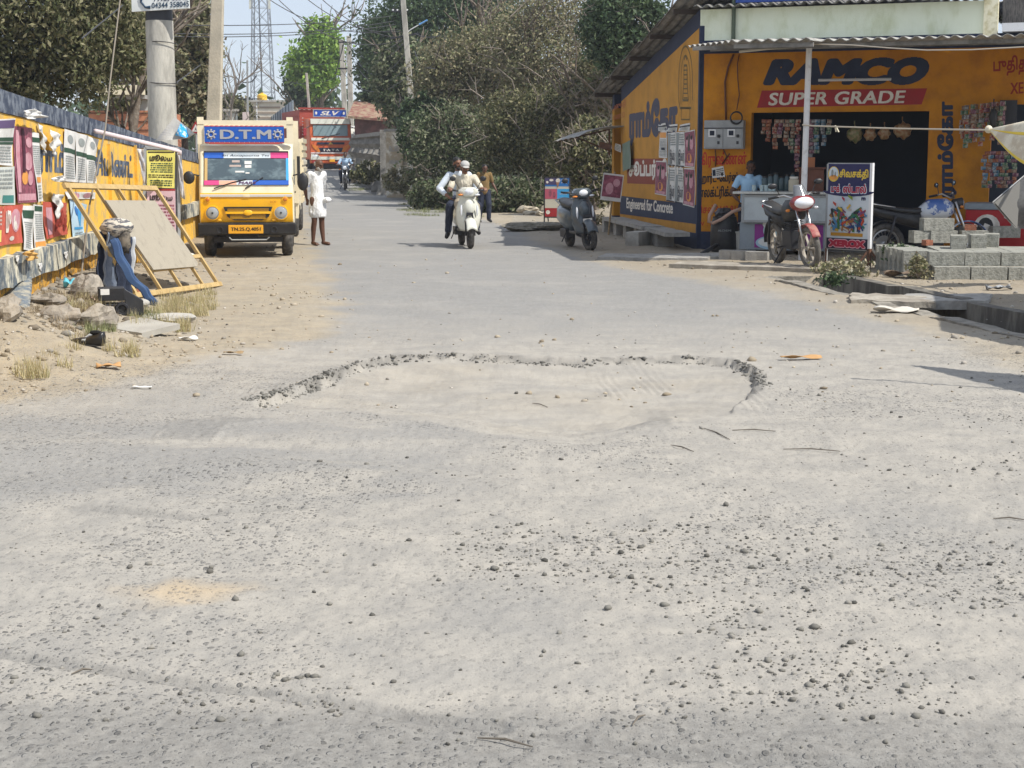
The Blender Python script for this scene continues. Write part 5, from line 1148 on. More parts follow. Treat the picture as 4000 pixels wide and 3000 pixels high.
person('person in white shirt and folded white dhoti standing barefoot beside the van', J, b_, math.radians(48), skin_d, [('shirt', nd, ed, cloth_w, .011, [MB().torus(J['neck'] + V3(0, -.005, -.01), (0, .25, 1), .062, .014, 18, 6)]), ('dhoti', None, None, cloth_w, .012, [dh, dk])],
    [('hair', [((0, -.05, .02), (.073, .06, .06))], hair_g), ('beard', [((0, .06, -.078), (.045, .038, .03)), ((-.045, .03, -.05), (.018, .04, .03)), ((.045, .03, -.05), (.018, .04, .03))], hair_g), ('moustache', [((0, .092, -.038), (.03, .01, .008))], hair_g)],
    sc=.95, face=V3(.12, -1, -.22), hands={'R': (V3(-.5, .2, -1), V3(0, -1, 0), V3(0, 1, 0), .4), 'L': (V3(.4, .1, -1), V3(0, -1, 0), V3(0, 1, 0), .4)})
# shopkeeper behind the counter
J = {k: v.copy() for k, v in STD.items()}
J['elL'] = V3(-.30, -.08, 1.12); J['wrL'] = V3(-.20, -.25, .98); J['elR'] = V3(.26, -.06, 1.1); J['wrR'] = V3(.16, -.25, 1.0); J['chest'] += V3(0, -.03, 0); J['head'] += V3(0.02, -.04, -.0)
pk_ = FP.at(2925, 800, .12); nd, ed = shirt_nodes(J, .6); nt_, et_ = trouser_nodes(J)
zk = W(2948, 626, pk_.y).z; person('person in light blue polo shirt standing behind the tea counter', J, (pk_.x, pk_.y, zk - 1.655 * .98), -.1, skin_d, [('shirt', nd, ed, cloth_lb, .011, [MB().torus(J['neck'] + V3(0, 0, -.015), (0, .4, 1), .062, .014, 18, 6)]), ('trousers', nt_, et_, cloth_dk, .012, None), ('shoes', None, None, leather, 0, [shoe(J, 'L'), shoe(J, 'R')])], HAIR + MOUST, sc=.98, feet=False)
# person walking behind the riders, in a mustard shirt
J = {k: v.copy() for k, v in STD.items()}
J['elR'] = V3(.24, .0, 1.09); J['wrR'] = V3(.32, -.10, .90); J['knR'] = V3(.1, -.14, .5); J['anR'] = V3(.1, -.12, .10); J['toeR'] = V3(.12, -.26, .05); J['anL'] = V3(-.1, .18, .09); J['toeL'] = V3(-.11, .05, .03); J['head'] += V3(0, -.06, -.03)
pw_ = G(1892, 868); nd, ed = shirt_nodes(J, .75, low=-.06); nt_, et_ = trouser_nodes(J)
zt = W(1890, 642, pw_.y).z
person('person in mustard shirt walking behind the white scooter', J, (pw_.x, pw_.y, pw_.z), math.radians(15), skin_d, [('shirt', nd, ed, cloth_ye, .011, None), ('trousers', nt_, et_, cloth_dk, .012, None), ('shoes', None, None, leather, 0, [shoe(J, 'L'), shoe(J, 'R')])], HAIR, sc=(zt - pw_.z) / 1.62, feet=False)
# ---------------------------------------------------------------- two-wheelers
tyre = mat('tyre_rubber', (.035, .034, .032), .85, noise=(12, .35, .7), col2=(.11, .10, .09)); dusty_tyre = mat('dusty_tyre', (.16, .145, .125), .9, noise=(12, .35, .7), col2=(.08, .075, .065)); alloy = mat('alloy', (.3, .3, .3), .4, .7); dusty_alloy = mat('dusty_alloy', (.42, .38, .32), .7, noise=(12, .35, .7), col2=(.25, .22, .18))
lens = mat('headlamp_lens', (.75, .77, .8), .08, spec=.9, coat=1); mirror = mat('mirror_glass', (.4, .5, .6), .05, .9); amber = mat('amber_lens', (.6, .2, .03), .2)
def wheel(parent, name, c, R, w_, tm, rm, spokes=6, disc=True, rz=0, wire=False):
    """axle along local x"""
    e = bpy.data.objects.new(name, None); COL.objects.link(e); e.parent = parent; e.location = c; e.rotation_euler = (0, 0, rz)
    MB().torus((0, 0, 0), (1, 0, 0), R - w_ * .45, w_ * .5, 36, 10).build('tyre', tm, e, smooth=True)
    b = MB().torus((0, 0, 0), (1, 0, 0), R - w_ * .95, w_ * .18, 30, 6, 1.8).cyl((-w_ * .45, 0, 0), (w_ * .45, 0, 0), .035, n=14)
    for i in range(spokes if not wire else 20):
        a = 2 * PI * i / (spokes if not wire else 20); d = V3(0, math.cos(a), math.sin(a)); b.bar(d * .03, d * (R - w_), .022 if not wire else .004, .03 if not wire else .004, (1, 0, 0))
    if disc: b.cyl((w_ * .5, 0, 0), (w_ * .5 + .006, 0, 0), R * .42, n=24)
    b.build('rim', rm, e, smooth='a'); return e
def scooter(name, label, loc, rz, paint, lean=0, plate=None, steer=0, bm_=None):
    """faces -y; origin on the ground under the middle"""
    t = thing(name, label, 'scooter', loc, rz); t.rotation_euler = (0, lean, rz)
    fw = V3(0, -.62, .225)
    wheel(t, 'front_wheel', fw, .225, .10, tyre, darkm, 5, rz=steer); wheel(t, 'rear_wheel', V3(0, .60, .225), .225, .10, tyre, darkm, 5)
    # front apron: a curved shield
    def apron(s, q):
        x = (s - .5) * 2; z = .30 + .62 * q; wd_ = (.15 + .075 * math.sin(PI * min(1, q * 1.15)) ** .8); y = -.40 + .12 * (q) - .17 * (1 - x * x) * (1 - .35 * q) ; return V3(x * wd_, y, z)
    MB().sheet(apron, 16, 14, .025).build('apron', paint, t, smooth=True)
    MB().ell(V3(0, -.46, .70), (.10, .075, .15), 14, 10).build('nose_panel', paint, t, smooth=True)
    multi('apron_trim', [(MB().ell(V3(-.14, -.475, .66), (.02, .02, .10), 8, 8), lens), (MB().ell(V3(.14, -.475, .66), (.02, .02, .10), 8, 8), lens), (MB().bar(V3(-.06, -.55, .60), V3(.06, -.55, .60), .03, .05), darkm)], t)
    MB().sheet(lambda s, q: V3((s - .5) * .19, fw.y + .27 * math.cos(PI * (.10 + .62 * q)) * -1 * -1 * (-1), fw.z + .27 * math.sin(PI * (.10 + .62 * q)) - 0.0) + V3(0, 0, .05 * math.cos((s - .5) * 3)), 8, 14, .012).build('front_mudguard', paint, t, smooth=True)
    m = MB(); m.tube([V3(-.075, fw.y, fw.z), V3(-.075, fw.y + .04, .48), V3(-.03, -.5, .62)], .017, 8); m.tube([V3(.075, fw.y, fw.z), V3(.075, fw.y + .04, .48), V3(.03, -.5, .62)], .017, 8); m.build('fork', darkm, t, smooth=True)
    # handlebar housing with headlamp
    hs = MB().loft([[V3(x * sc_ * 1.0, y, z) for x, z in ((-.20, .98), (-.12, 1.06), (.12, 1.06), (.20, .98), (.10, .90), (-.10, .90))] for y, sc_ in ((-.47, .55), (-.44, .9), (-.30, 1.0), (-.24, .7))])
    hs.build('handlebar_housing', paint, t, smooth='a', bevel=.02); MB().ell(V3(0, -.455, .985), (.085, .04, .06), 16, 10).build('headlamp', lens, t, smooth=True)
    m = MB(); m.tube([V3(-.18, -.34, 1.0), V3(-.34, -.26, 1.02)], .017, 8); m.tube([V3(.18, -.34, 1.0), V3(.34, -.26, 1.02)], .017, 8); m.tube([V3(-.2, -.40, .99), V3(-.33, -.33, 1.0)], .006, 5); m.tube([V3(.2, -.40, .99), V3(.33, -.33, 1.0)], .006, 5); m.build('grips', blackp, t, smooth=True)
    for s in (-1, 1):
        e = MB().tube([V3(.15 * s, -.35, 1.03), V3(.24 * s, -.33, 1.18)], .006, 6).build('mirror', blackp, t); MB().ell(V3(.27 * s, -.33, 1.21), (.055, .018, .045), 14, 8).build('mirror_head', blackp, e, smooth=True); MB().ell(V3(.27 * s, -.318, 1.21), (.048, .010, .038), 14, 8).build('mirror_glass', mirror, e, smooth=True)
        MB().ell(V3(.15 * s, -.455, .93), (.05, .03, .018), 10, 6).build('indicator', amber if s < 0 else lens, t, smooth=True)
    # floorboard, body, seat
    MB().box((0, -.13, .31), (.30, .46, .05)).build('floorboard', blackp, t, bevel=.01)
    MB().loft([[V3(x * w_, y, z0 + (z1 - z0) * q) for x, q in ((-1, .25), (-.9, .8), (-.5, 1), (.5, 1), (.9, .8), (1, .25), (.6, 0), (-.6, 0))] for y, w_, z0, z1 in ((.06, .12, .34, .66), (.16, .17, .32, .70), (.40, .20, .34, .74), (.68, .19, .44, .76), (.88, .10, .56, .76))]).build('body_panel', paint, t, smooth=True)
    MB().loft([[V3(x * w_, y, z0 + .09 * q) for x, q in ((-1, .3), (-.7, .95), (0, 1.1), (.7, .95), (1, .3), (.6, 0), (-.6, 0))] for y, w_, z0 in ((.02, .09, .70), (.15, .14, .70), (.45, .15, .74), (.78, .11, .78))]).build('seat', blackp, t, smooth=True)
    MB().tube([V3(-.13, .55, .76), V3(-.15, .80, .84), V3(0, .92, .86), V3(.15, .80, .84), V3(.13, .55, .76)], .013, 8).build('grab_rail', grey_metal, t, smooth=True)
    MB().ell(V3(0, .88, .66), (.09, .04, .05), 10, 8).build('tail_lamp', mat('red_lens', (.4, .02, .02), .2), t)
    m = MB(); m.box((-.10, .45, .27), (.12, .40, .14)); m.tube([V3(.12, .25, .2), V3(.15, .55, .22), V3(.16, .85, .30)], [.03, .045, .045], 10); m.build('engine', darkm, t, smooth='a'); MB().tube([V3(-.17, .2, .3), V3(-.22, .35, .13)], .01, 6).build('stand', darkm, t)
    if plate: MB().box((0, -.60, .52), (.16, .01, .07)).build('number_plate', plate, t)
    return t
white_paint = mat('cream_white_paint', (.66, .66, .58), .25, coat=.6, noise=(3, .4, .8), col2=(.58, .57, .48)); grey_paint = mat('slate_grey_paint', (.055, .072, .085), .3, coat=.6, noise=(4, .4, .8), col2=(.085, .10, .11))
ws = G(1828, 974); wb = G(1825, 960)
wsc = thing  # the ridden scooter leans slightly and faces the viewer
sc1 = scooter('scooter', 'white scooter ridden by two men on the road', (ws.x - .06, ws.y + .82, 0), math.radians(9), white_paint, 0)
# riders
def rider_pose(h=.80, fy=.12, reach=True, spread=.15):
    J = {}; J['pelvis'] = V3(0, fy + .1, h); J['spine'] = V3(0, fy + .08, h + .15); J['chest'] = V3(0, fy + .03, h + .33); J['neck'] = V3(0, fy, h + .48); J['head'] = V3(0, fy - .03, h + .60)
    for s, g_ in (('L', -1), ('R', 1)):
        J['sh' + s] = V3(.17 * g_, fy + .03, h + .42); J['hip' + s] = V3(.09 * g_, fy + .06, h - .03)
        J['kn' + s] = V3(spread * g_, fy - .34, h - .08); J['an' + s] = V3(.13 * g_, fy - .32, .42); J['toe' + s] = V3(.14 * g_, fy - .46, .36)
        J['el' + s] = V3(.30 * g_, fy - .10, h + .20); J['wr' + s] = V3(.31 * g_, -.22, 1.03)
    return J
Jd = rider_pose(.80, .12); nd, ed = shirt_nodes(Jd, .75); nt_, et_ = trouser_nodes(Jd)
gr_h = {'L': (V3(0, -1, .1), V3(.9, 0, 0), V3(0, 0, -1), 1.0), 'R': (V3(0, -1, .1), V3(-.9, 0, 0), V3(0, 0, -1), 1.0)}
cap = mat('grey_cap_cloth', (.42, .41, .39), .9)
drv = person('person in cream shirt and grey cap driving the white scooter', Jd, sc1.location, sc1.rotation_euler.z, skin_m, [('shirt', nd, ed, cloth_c, .011, None), ('trousers', nt_, et_, mat('beige_trousers_cloth', (.36, .30, .22), .9), .012, None), ('shoes', None, None, leather, 0, [shoe(Jd, 'L'), shoe(Jd, 'R')])],
    [('cap', [((0, -.01, .055), (.084, .098, .065)), ((0, .10, .045), (.06, .055, .012))], cap)] + MOUST, face=V3(.05, -1, -.35), feet=False, hands=gr_h)
Jp = rider_pose(.84, .52, spread=.2)
Jp['head'] = V3(-.09, .46, 1.46); Jp['neck'] = V3(-.07, .50, 1.33); Jp['chest'] = V3(-.05, .54, 1.18); Jp['spine'] = V3(-.02, .6, 1.0)
Jp['shL'] = V3(-.23, .54, 1.26); Jp['shR'] = V3(.12, .54, 1.26); Jp['elL'] = V3(-.42, .50, 1.02); Jp['wrL'] = V3(-.25, .30, .86); Jp['elR'] = V3(.27, .48, 1.0); Jp['wrR'] = V3(.2, .28, .88)
Jp['knL'] = V3(-.27, .12, .72); Jp['anL'] = V3(-.30, .16, .26); Jp['toeL'] = V3(-.34, .02, .19); Jp['knR'] = V3(.24, .12, .72); Jp['anR'] = V3(.22, .20, .32); Jp['toeR'] = V3(.24, .08, .25)
nd, ed = shirt_nodes(Jp, 1.55); nt_, et_ = trouser_nodes(Jp)
person('bearded person in white shirt riding pillion on the white scooter', Jp, sc1.location, sc1.rotation_euler.z, skin_m, [('shirt', nd, ed, mat('pale_blue_white_cotton', (.62, .68, .75), .9, bump=(30, .25)), .011, None), ('trousers', nt_, et_, cloth_dk, .012, None), ('shoes', None, None, leather, 0, [shoe(Jp, 'L'), shoe(Jp, 'R')])],
    HAIR + MOUST + [('beard', [((0, .05, -.08), (.045, .045, .03)), ((-.05, .02, -.04), (.016, .04, .04)), ((.05, .02, -.04), (.016, .04, .04))], hair_b)], face=V3(.4, -1, 0), feet=False)
pk2 = G(2295, 978)
scooter('scooter', 'dark grey scooter parked in the shade by the shop side wall', (pk2.x - .10, pk2.y + .62, 0), math.radians(14), grey_paint, math.radians(-5), plate=whitel, steer=math.radians(12))
def motorcycle(name, label, loc, rz, tank, seatm, lean=0, dusty=False, fairing=True, steer=0, wirew=False, trim=None, guard=None):
    t = thing(name, label, 'motorcycle', loc, rz); t.rotation_euler = (0, lean, rz); R = .30
    fw = V3(0, -.66, R); rw = V3(0, .62, R); tm, rm = (dusty_tyre, dusty_alloy) if dusty else (tyre, steel)
    wheel(t, 'front_wheel', fw, R, .085, tm, rm, 6, rz=steer, wire=wirew); wheel(t, 'rear_wheel', rw, R, .10, tm, rm, 6, wire=wirew)
    m = MB()
    for s in (-1, 1): m.tube([fw + V3(.075 * s, 0, 0), V3(.08 * s, -.44, .92)], .018, 8)
    m.build('fork', steel, t, smooth=True)
    MB().sheet(lambda s, q: V3((s - .5) * .12, fw.y - (R + .035) * math.cos(PI * (.16 + .60 * q)), fw.z + (R + .035) * math.sin(PI * (.16 + .60 * q)) + .012 * math.cos((s - .5) * 3)), 8, 16, .01).build('front_mudguard', guard or tank, t, smooth=True)
    MB().loft([[V3(x * w_, y, z0 + (z1 - z0) * q) for x, q in ((-1, .3), (-.95, .7), (-.5, 1), (.5, 1), (.95, .7), (1, .3), (.7, 0), (-.7, 0))] for y, w_, z0, z1 in ((-.42, .07, .74, .90), (-.30, .14, .68, .97), (-.05, .15, .66, .96), (.10, .09, .68, .84))]).build('fuel_tank', (blackp if dusty else tank), t, smooth=True)
    MB().loft([[V3(x * w_, y, z0 + .08 * q) for x, q in ((-1, .3), (-.7, .95), (0, 1.1), (.7, .95), (1, .3), (.6, 0), (-.6, 0))] for y, w_, z0 in ((.04, .08, .76), (.2, .13, .74), (.45, .13, .76), (.82, .09, .84))]).build('seat', seatm, t, smooth=True)
    MB().loft([[V3(x * w_, y, z0 + (z1 - z0) * q) for x, q in ((-1, .3), (-1, .8), (-.6, 1), (.6, 1), (1, .8), (1, .3), (.5, 0), (-.5, 0))] for y, w_, z0, z1 in ((.1, .10, .52, .76), (.4, .12, .60, .77), (.72, .11, .70, .82), (.95, .05, .80, .88))]).build('side_panel', trim or tank, t, smooth=True)
    m = MB(); m.box((0, -.08, .40), (.22, .34, .26)); m.box((0, -.12, .57), (.16, .18, .16)); 
    for k in range(5): m.box((0, -.12, .52 + .03 * k), (.22, .22, .008))
    m.build('engine', darkm, t, bevel=.02)
    m = MB(); m.tube([V3(0, -.42, .86), V3(0, -.33, .45), V3(0, -.1, .24), V3(0, .3, .26), V3(0, .62, .30)], .02, 8); m.tube([V3(0, -.40, .80), V3(0, .2, .70), V3(0, .9, .82)], .02, 8)
    for s in (-1, 1): m.tube([V3(.12 * s, .62, .30), V3(.13 * s, .5, .72)], .02, 8)
    m.build('frame', darkm, t, smooth=True)
    MB().tube([V3(.10, -.25, .50), V3(.14, -.28, .28), V3(.15, .1, .22), V3(.16, .80, .36)], [.018, .02, .035, .045], 10).build('exhaust', steel, t, smooth=True)
    MB().tube([V3(-.36, -.22, 1.02), V3(-.20, -.34, 1.05), V3(-.06, -.42, .98), V3(.06, -.42, .98), V3(.20, -.34, 1.05), V3(.36, -.22, 1.02)], .012, 8).build('handlebar', steel, t, smooth=True)
    m = MB(); m.tube([V3(-.38, -.205, 1.015), V3(-.26, -.29, 1.035)], .018, 8); m.tube([V3(.38, -.205, 1.015), V3(.26, -.29, 1.035)], .018, 8); m.build('grips', blackp, t, smooth=True)
    if fairing:
        MB().ell(V3(0, -.50, .94), (.17, .12, .13), 18, 12, lambda d: 1 - .25 * max(0, d.z) + .1 * abs(d.x)).build('cowl', tank, t, smooth=True)
        MB().sheet(lambda s, q: V3((s - .5) * (.24 - .10 * q), -.56 + .10 * q + .3 * (s - .5) ** 2, 1.01 + .17 * q), 8, 8, .004).build('windscreen', mat('smoked_perspex', (.2, .21, .22), .1), t, smooth=True)
        MB().ell(V3(0, -.56, .93), (.15, .085, .085), 18, 10).build('headlamp', lens, t, smooth=True)
    else:
        MB().cyl(V3(0, -.56, .90), V3(0, -.42, .90), .09, .06, 18).build('headlamp_shell', darkm, t, smooth='a'); MB().ell(V3(0, -.555, .90), (.085, .03, .085), 18, 8).build('headlamp', lens, t, smooth=True)
    for s in (-1, 1):
        e = MB().tube([V3(.24 * s, -.30, 1.04), V3(.30 * s, -.30, 1.17)], .006, 6).build('mirror', blackp, t); MB().ell(V3(.34 * s, -.30, 1.19), (.07, .02, .04), 14, 8).build('mirror_head', blackp, e, smooth=True); MB().ell(V3(.34 * s, -.288, 1.19), (.06, .010, .034), 14, 8).build('mirror_glass', mirror, e, smooth=True)
        e = MB().tube([V3(.06 * s, -.48, .84), V3(.19 * s, -.48, .84)], .008, 6).build('indicator', blackp, t); MB().ell(V3(.21 * s, -.48, .84), (.035, .022, .022), 10, 8).build('lens', amber if s < 0 else lens, e, smooth=True)
        MB().tube([V3(.12 * s, .05, .30), V3(.22 * s, .02, .29)], .012, 6).build('footrest', blackp, t)
    MB().tube([V3(-.1, .1, .28), V3(-.24, .2, 0.02)], .012, 6).build('stand', darkm, t); MB().ell(V3(0, .95, .84), (.07, .04, .04), 10, 8).build('tail_lamp', mat('red_lens', (.4, .02, .02), .2), t)
    MB().sheet(lambda s, q: V3((s - .5) * .14, rw.y + (R + .05) * math.sin(PI * (-.1 + .6 * q)), rw.z + (R + .05) * math.cos(PI * (-.1 + .6 * q))), 6, 12, .01).build('rear_mudguard', blackp, t, smooth=True)
    MB().tube([V3(-.09, .5, .84), V3(-.10, .92, .90), V3(0, .98, .92), V3(.10, .92, .90), V3(.09, .5, .84)], .01, 6).build('grab_rail', steel, t, smooth=True)
    return t
redpaint = mat('dusty_red_paint', (.20, .012, .018), .35, coat=.4, noise=(5, .4, .75), col2=(.32, .12, .09)); whiteblue = mat('white_blue_paint', (.55, .58, .62), .3, coat=.5, noise=(2.2, .48, .52), col2=(.05, .12, .35))
rm0 = G(3168, 1056); a_ = math.radians(11)
t_ = motorcycle('motorcycle', 'dusty red motorcycle parked before the tea counter', (rm0.x - .66 * math.sin(a_) , rm0.y + .66 * math.cos(a_), .03), a_ * 1.0, redpaint, mat('dusty_black_seat', (.05, .05, .05), .6), math.radians(-6), True, True, math.radians(4), trim=blackp, guard=mat('dusty_pink_guard', (.34, .15, .12), .6, noise=(9, .4, .6), col2=(.28, .05, .05)))
wm = G(3625, 1026); t_ = motorcycle('motorcycle', 'white and blue motorcycle parked behind the block pile', (wm.x - .05, wm.y, 0), math.radians(96), whiteblue, blackp, math.radians(4), False, False, math.radians(20), True, trim=blackp)
bm0 = G(1340, 744); mc3 = motorcycle('motorcycle', 'dark motorcycle coming down the road before the red lorry', (bm0.x, bm0.y + .95, bm0.z), math.radians(4), blackp, blackp, 0, False, False)
Jr = rider_pose(.82, .28); 
for s, g_ in (('L', -1), ('R', 1)): Jr['an' + s] = V3(.17 * g_, .08, .36); Jr['toe' + s] = V3(.18 * g_, -.06, .30); Jr['kn' + s] = V3(.20 * g_, -.06, .74); Jr['wr' + s] = V3(.33 * g_, -.20, 1.04)
nd, ed = shirt_nodes(Jr, .8); nt_, et_ = trouser_nodes(Jr)
person('person in light blue shirt riding the dark motorcycle', Jr, mc3.location, mc3.rotation_euler.z, skin_d, [('shirt', nd, ed, mat('sky_shirt', (.36, .5, .66), .9), .012, None), ('trousers', nt_, et_, cloth_dk, .013, None), ('shoes', None, None, leather, 0, [shoe(Jr, 'L'), shoe(Jr, 'R')])], HAIR, feet=False, hands=gr_h, vox=.011, sc=1.0)
# ---------------------------------------------------------------- mini truck parked at the left
ylw_b = mat('yellow_body_paint', (.90, .47, .012), .3, coat=.5, noise=(2, .4, .8), col2=(.82, .41, .02)); crm = mat('cream_body_paint', (.80, .71, .51), .35, coat=.3, noise=(2, .4, .8), col2=(.62, .53, .36)); glass = mat('windscreen_glass', (.045, .07, .08), .06, spec=.9, coat=1, noise=(2.6, .45, .62), col2=(.13, .18, .19), stretch=(1, 1, 1.6))  # lighter patches in the windscreen glass colour stand in for reflections
bd = mat('header_blue', '1c56b0', .5); hp_ = mat('hot_pink', 'c8407c', .5); slv = mat('silver_letter', (.42, .42, .43), .5, .3); gbl = mat('deep_blue_paint', '1d4aa8', .5); reds = mat('salmon_red', 'b04a44', .5)
def mini_truck(name, label, loc, rz, full=True):
    t = thing(name, label, 'van', loc, rz)
    prof = [(.10, .50), (.02, .60), (.0, 1.0), (.05, 1.16), (.30, 1.62), (.40, 1.76), (.50, 1.80), (1.28, 1.80), (1.36, .45)]
    MB().prism([V3(-.735, y, z) for y, z in prof], (1.47, 0, 0)).build('cab', crm, t, bevel=.07, seg=4)
    def FY(z): return np.interp(z, [.50, .60, 1.0, 1.16, 1.62], [.10, .02, 0, .05, .30])
    def fr(x0, x1, z0, z1, h=.004, nx=8, nz=6, rnd=0):
        def f(s, q):
            z = z0 + (z1 - z0) * q; x = x0 + (x1 - x0) * s
            return V3(x, FY(z) - h, z)
        return MB().sheet(f, nx, nz, .012)
    fr(-.715, .715, .57, 1.03, .012).build('front_panel', ylw_b, t, smooth='a', bevel=.006)
    fr(-.71, .71, .97, 1.01, .026).build('chrome_strip', mat('pale_strip', (.62, .6, .56), .4), t); fr(-.05, .05, .965, 1.015, .030, 2, 2).build('badge', crm, t)
    fr(-.66, .66, 1.15, 1.68, .004).build('screen_rubber', blackp, t)
    fr(-.60, .62, 1.235, 1.56, .018).build('windscreen', glass, t)
    sp_ = [(fr(-.65, .65, 1.57, 1.655, .020), bw), (fr(-.65, -.35, 1.57, 1.655, .023), bd), (fr(.38, .65, 1.57, 1.655, .023), hp_), (fr(-.65, .66, 1.155, 1.225, .020), bw), (fr(-.65, -.42, 1.155, 1.225, .023), hp_), (fr(.1, .66, 1.155, 1.225, .023), bd), (fr(-.42, -.15, 1.16, 1.22, .023), mat('peach', 'e0a58a', .5)), (fr(.62, .66, 1.225, 1.57, .022), skyb), (fr(-.645, -.60, 1.225, 1.57, .022), mat('tan_strip', 'b99b62', .5))]
    o_ = V3(-.38, FY(1.59) - .030, 1.59); sp_.append((letters_mb("Sri Annapoorna Tvs", o_, (1, 0, 0), (0, .5, 1), .75, .045, .01, .2, 20), inkblue)); sp_.append((letters_mb("MARS", V3(-.12, FY(1.165) - .030, 1.165), (1, 0, 0), (0, .5, 1), .28, .05, .03, .2, 20), mat('plum_letter', '4a2050', .5)))
    multi('sticker_band', sp_, t)
    m = []
    for x, z, w_, h_ in ((-.16, 1.52, .12, .035), (.03, 1.50, .11, .05), (-.17, 1.45, .18, .03), (.03, 1.44, .10, .04), (-.10, 1.36, .14, .025), (.02, 1.34, .06, .02)): m.append((fr(x - w_ / 2, x + w_ / 2, z - h_ / 2, z + h_ / 2, .022, 2, 2), paper if x > -.15 else mat('faded_sticker', (.4, .32, .28), .6)))
    multi('windscreen_sticker', m, t)
    mm = MB(); mm.tube([V3(-.50, FY(1.10) - .03, 1.10), V3(-.22, FY(1.2) - .035, 1.19), V3(.0, FY(1.25) - .035, 1.245)], .010, 5); mm.tube([V3(-.02, FY(1.10) - .03, 1.10), V3(.10, FY(1.2) - .035, 1.17), V3(.26, FY(1.28) - .035, 1.27)], .010, 5); mm.build('wiper', blackp, t)
    # lamps
    for s in (-1, 1):
        c = V3(.53 * s, FY(.72) - .02, .72)
        e = MB().cyl(c + V3(0, .03, 0), c - V3(0, .015, 0), .125, .115, 26).build('headlight', ylw_b, t, smooth='a'); MB().cyl(c - V3(0, .012, 0), c - V3(0, .020, 0), .10, n=26).build('reflector', mat('lamp_chrome', (.5, .52, .54), .15, .8), e, smooth='a'); MB().ell(c - V3(0, .02, 0), (.088, .02, .088), 20, 8).build('lens', mat('clear_lamp_glass', (.32, .34, .35), .08, spec=.9, coat=1), e, smooth=True); MB().cyl(c - V3(0, .035, 0), c - V3(0, .048, 0), .016, n=10).build('bulb_cap', blackp, e)
        c = V3(.60 * s, FY(.93) - .018, .93); e = MB().cyl(c + V3(0, .02, 0), c - V3(0, .012, 0), .05, .046, 20).build('indicator', ylw_b, t, smooth='a'); MB().ell(c - V3(0, .01, 0), (.036, .014, .036), 14, 6).build('lens', amber, e, smooth=True)
        MB().ell(V3(.42 * s, FY(.605) - .015, .605), (.035, .01, .018), 10, 6).build('knob', ylw_b, t)
        a_ = MB().tube([V3(.73 * s, .12, 1.30), V3(.82 * s, .05, 1.32)], .012, 6).build('mirror', blackp, t); MB().ell(V3(.88 * s, .05, 1.27 if s < 0 else 1.20), (.09, .04, .10 if s < 0 else .14), 14, 10).build('mirror_head', blackp, a_, smooth=True)
    # grille
    gp = [V3(-.36, -.024, .815), V3(.40, -.024, .815), V3(.34, -.024, .66), V3(.24, -.024, .605), V3(-.20, -.024, .605), V3(-.30, -.024, .66)]
    MB().prism(gp, (0, .012, 0)).build('grille', blackp, t)
    m = MB(); m.bar(V3(-.33, -.034, .725), V3(.37, -.034, .725), .02, .038)
    for z in (.78, .76, .69, .67, .65, .63): m.bar(V3(-.30 if z > .7 else -.26, -.026, z), V3(.34 if z > .7 else .29, -.026, z), .006, .006)
    m.build('grille_bar', ylw_b, t); MB().ell(V3(.02, -.045, .722), (.07, .012, .045), 18, 8).build('badge', ylw_b, t, smooth=True)
    letters_mb("ace", V3(.36, -.022, .875), (1, 0, 0), (0, 0, 1), .10, .03, .01, 0, 16).build('lettering', mat('orange_letter', 'b8741a', .5), t)
    # bumper
    MB().prism([V3(-.76, y, z) for y, z in ((.10, .36), (-.03, .38), (-.05, .56), (.10, .565))], (1.52, 0, 0)).build('bumper', blackp, t, bevel=.02)
    m = MB(); m.torus(V3(-.42, -.05, .46), (0, 1, 0), .045, .006, 18, 5); m.torus(V3(.42, -.05, .46), (0, 1, 0), .045, .006, 18, 5); m.build('fog_lamp_ring', darkm, t)
    np_ = MB().box((-.02, -.058, .465), (.54, .014, .135)).build('number_plate', mat('plate_orange', (.75, .36, .02), .5), t, bevel=.01); letters_mb("TN.25.Q.4051", V3(-.25, -.069, .432), (1, 0, 0), (0, 0, 1), .46, .066, .03, 0, 26).build('lettering', brownink, np_)
    MB().tube([V3(-.28, -.05, .34), V3(-.24, -.04, .30), V3(.30, -.04, .30), V3(.34, -.05, .34)], .012, 6).build('lower_bar', grey_metal, t)
    m = MB(); m.bar(V3(-.6, .4, .28), V3(.6, .4, .28), .08, .08); m.box((-.1, .5, .33), (.5, .3, .18)); m.bar((-.35, .3, .42), (-.35, 3.4, .42), .06, .1); m.bar((.35, .3, .42), (.35, 3.4, .42), .06, .1); m.build('chassis', darkm, t)
    for s in (-1, 1):
        for y in (.62, 2.75): wheel(t, 'wheel', V3(.61 * s, y, .285), .285, .18, tyre, darkm, 8, disc=False)
    # blue header board
    hb = V3(-.66, .02, 1.86)
    it = [(MB().box((-.02, .30, 1.94), (1.24, .03, .24)), bd)]
    for x in np.linspace(-.60, .56, 16):
        for z, mt_ in ((1.81, reds), (2.065, reds)): it.append((MB().ell(V3(x, .298, z), (.04, .016, .014), 8, 6), mt_))
    it += [(letters_mb("D.T.M", V3(-.40, .279, 1.865), (1, 0, 0), (0, 0, 1), .80, .15, .035, 0, 34), slv)]
    for cx in (-.535, .50):
        it.append((MB().torus(V3(cx, .282, 1.94), (0, 1, 0), .042, .014, 18, 5), slv))
        for k in range(8): a = k * PI / 4; it.append((MB().ell(V3(cx + .068 * math.cos(a), .282, 1.94 + .068 * math.sin(a)), (.016, .005, .016), 8, 5), slv))
    multi('header_board', it, t)
    MB().box((-.02, .28, 1.80), (1.10, .05, .025)).build('header_ledge', reds, t)
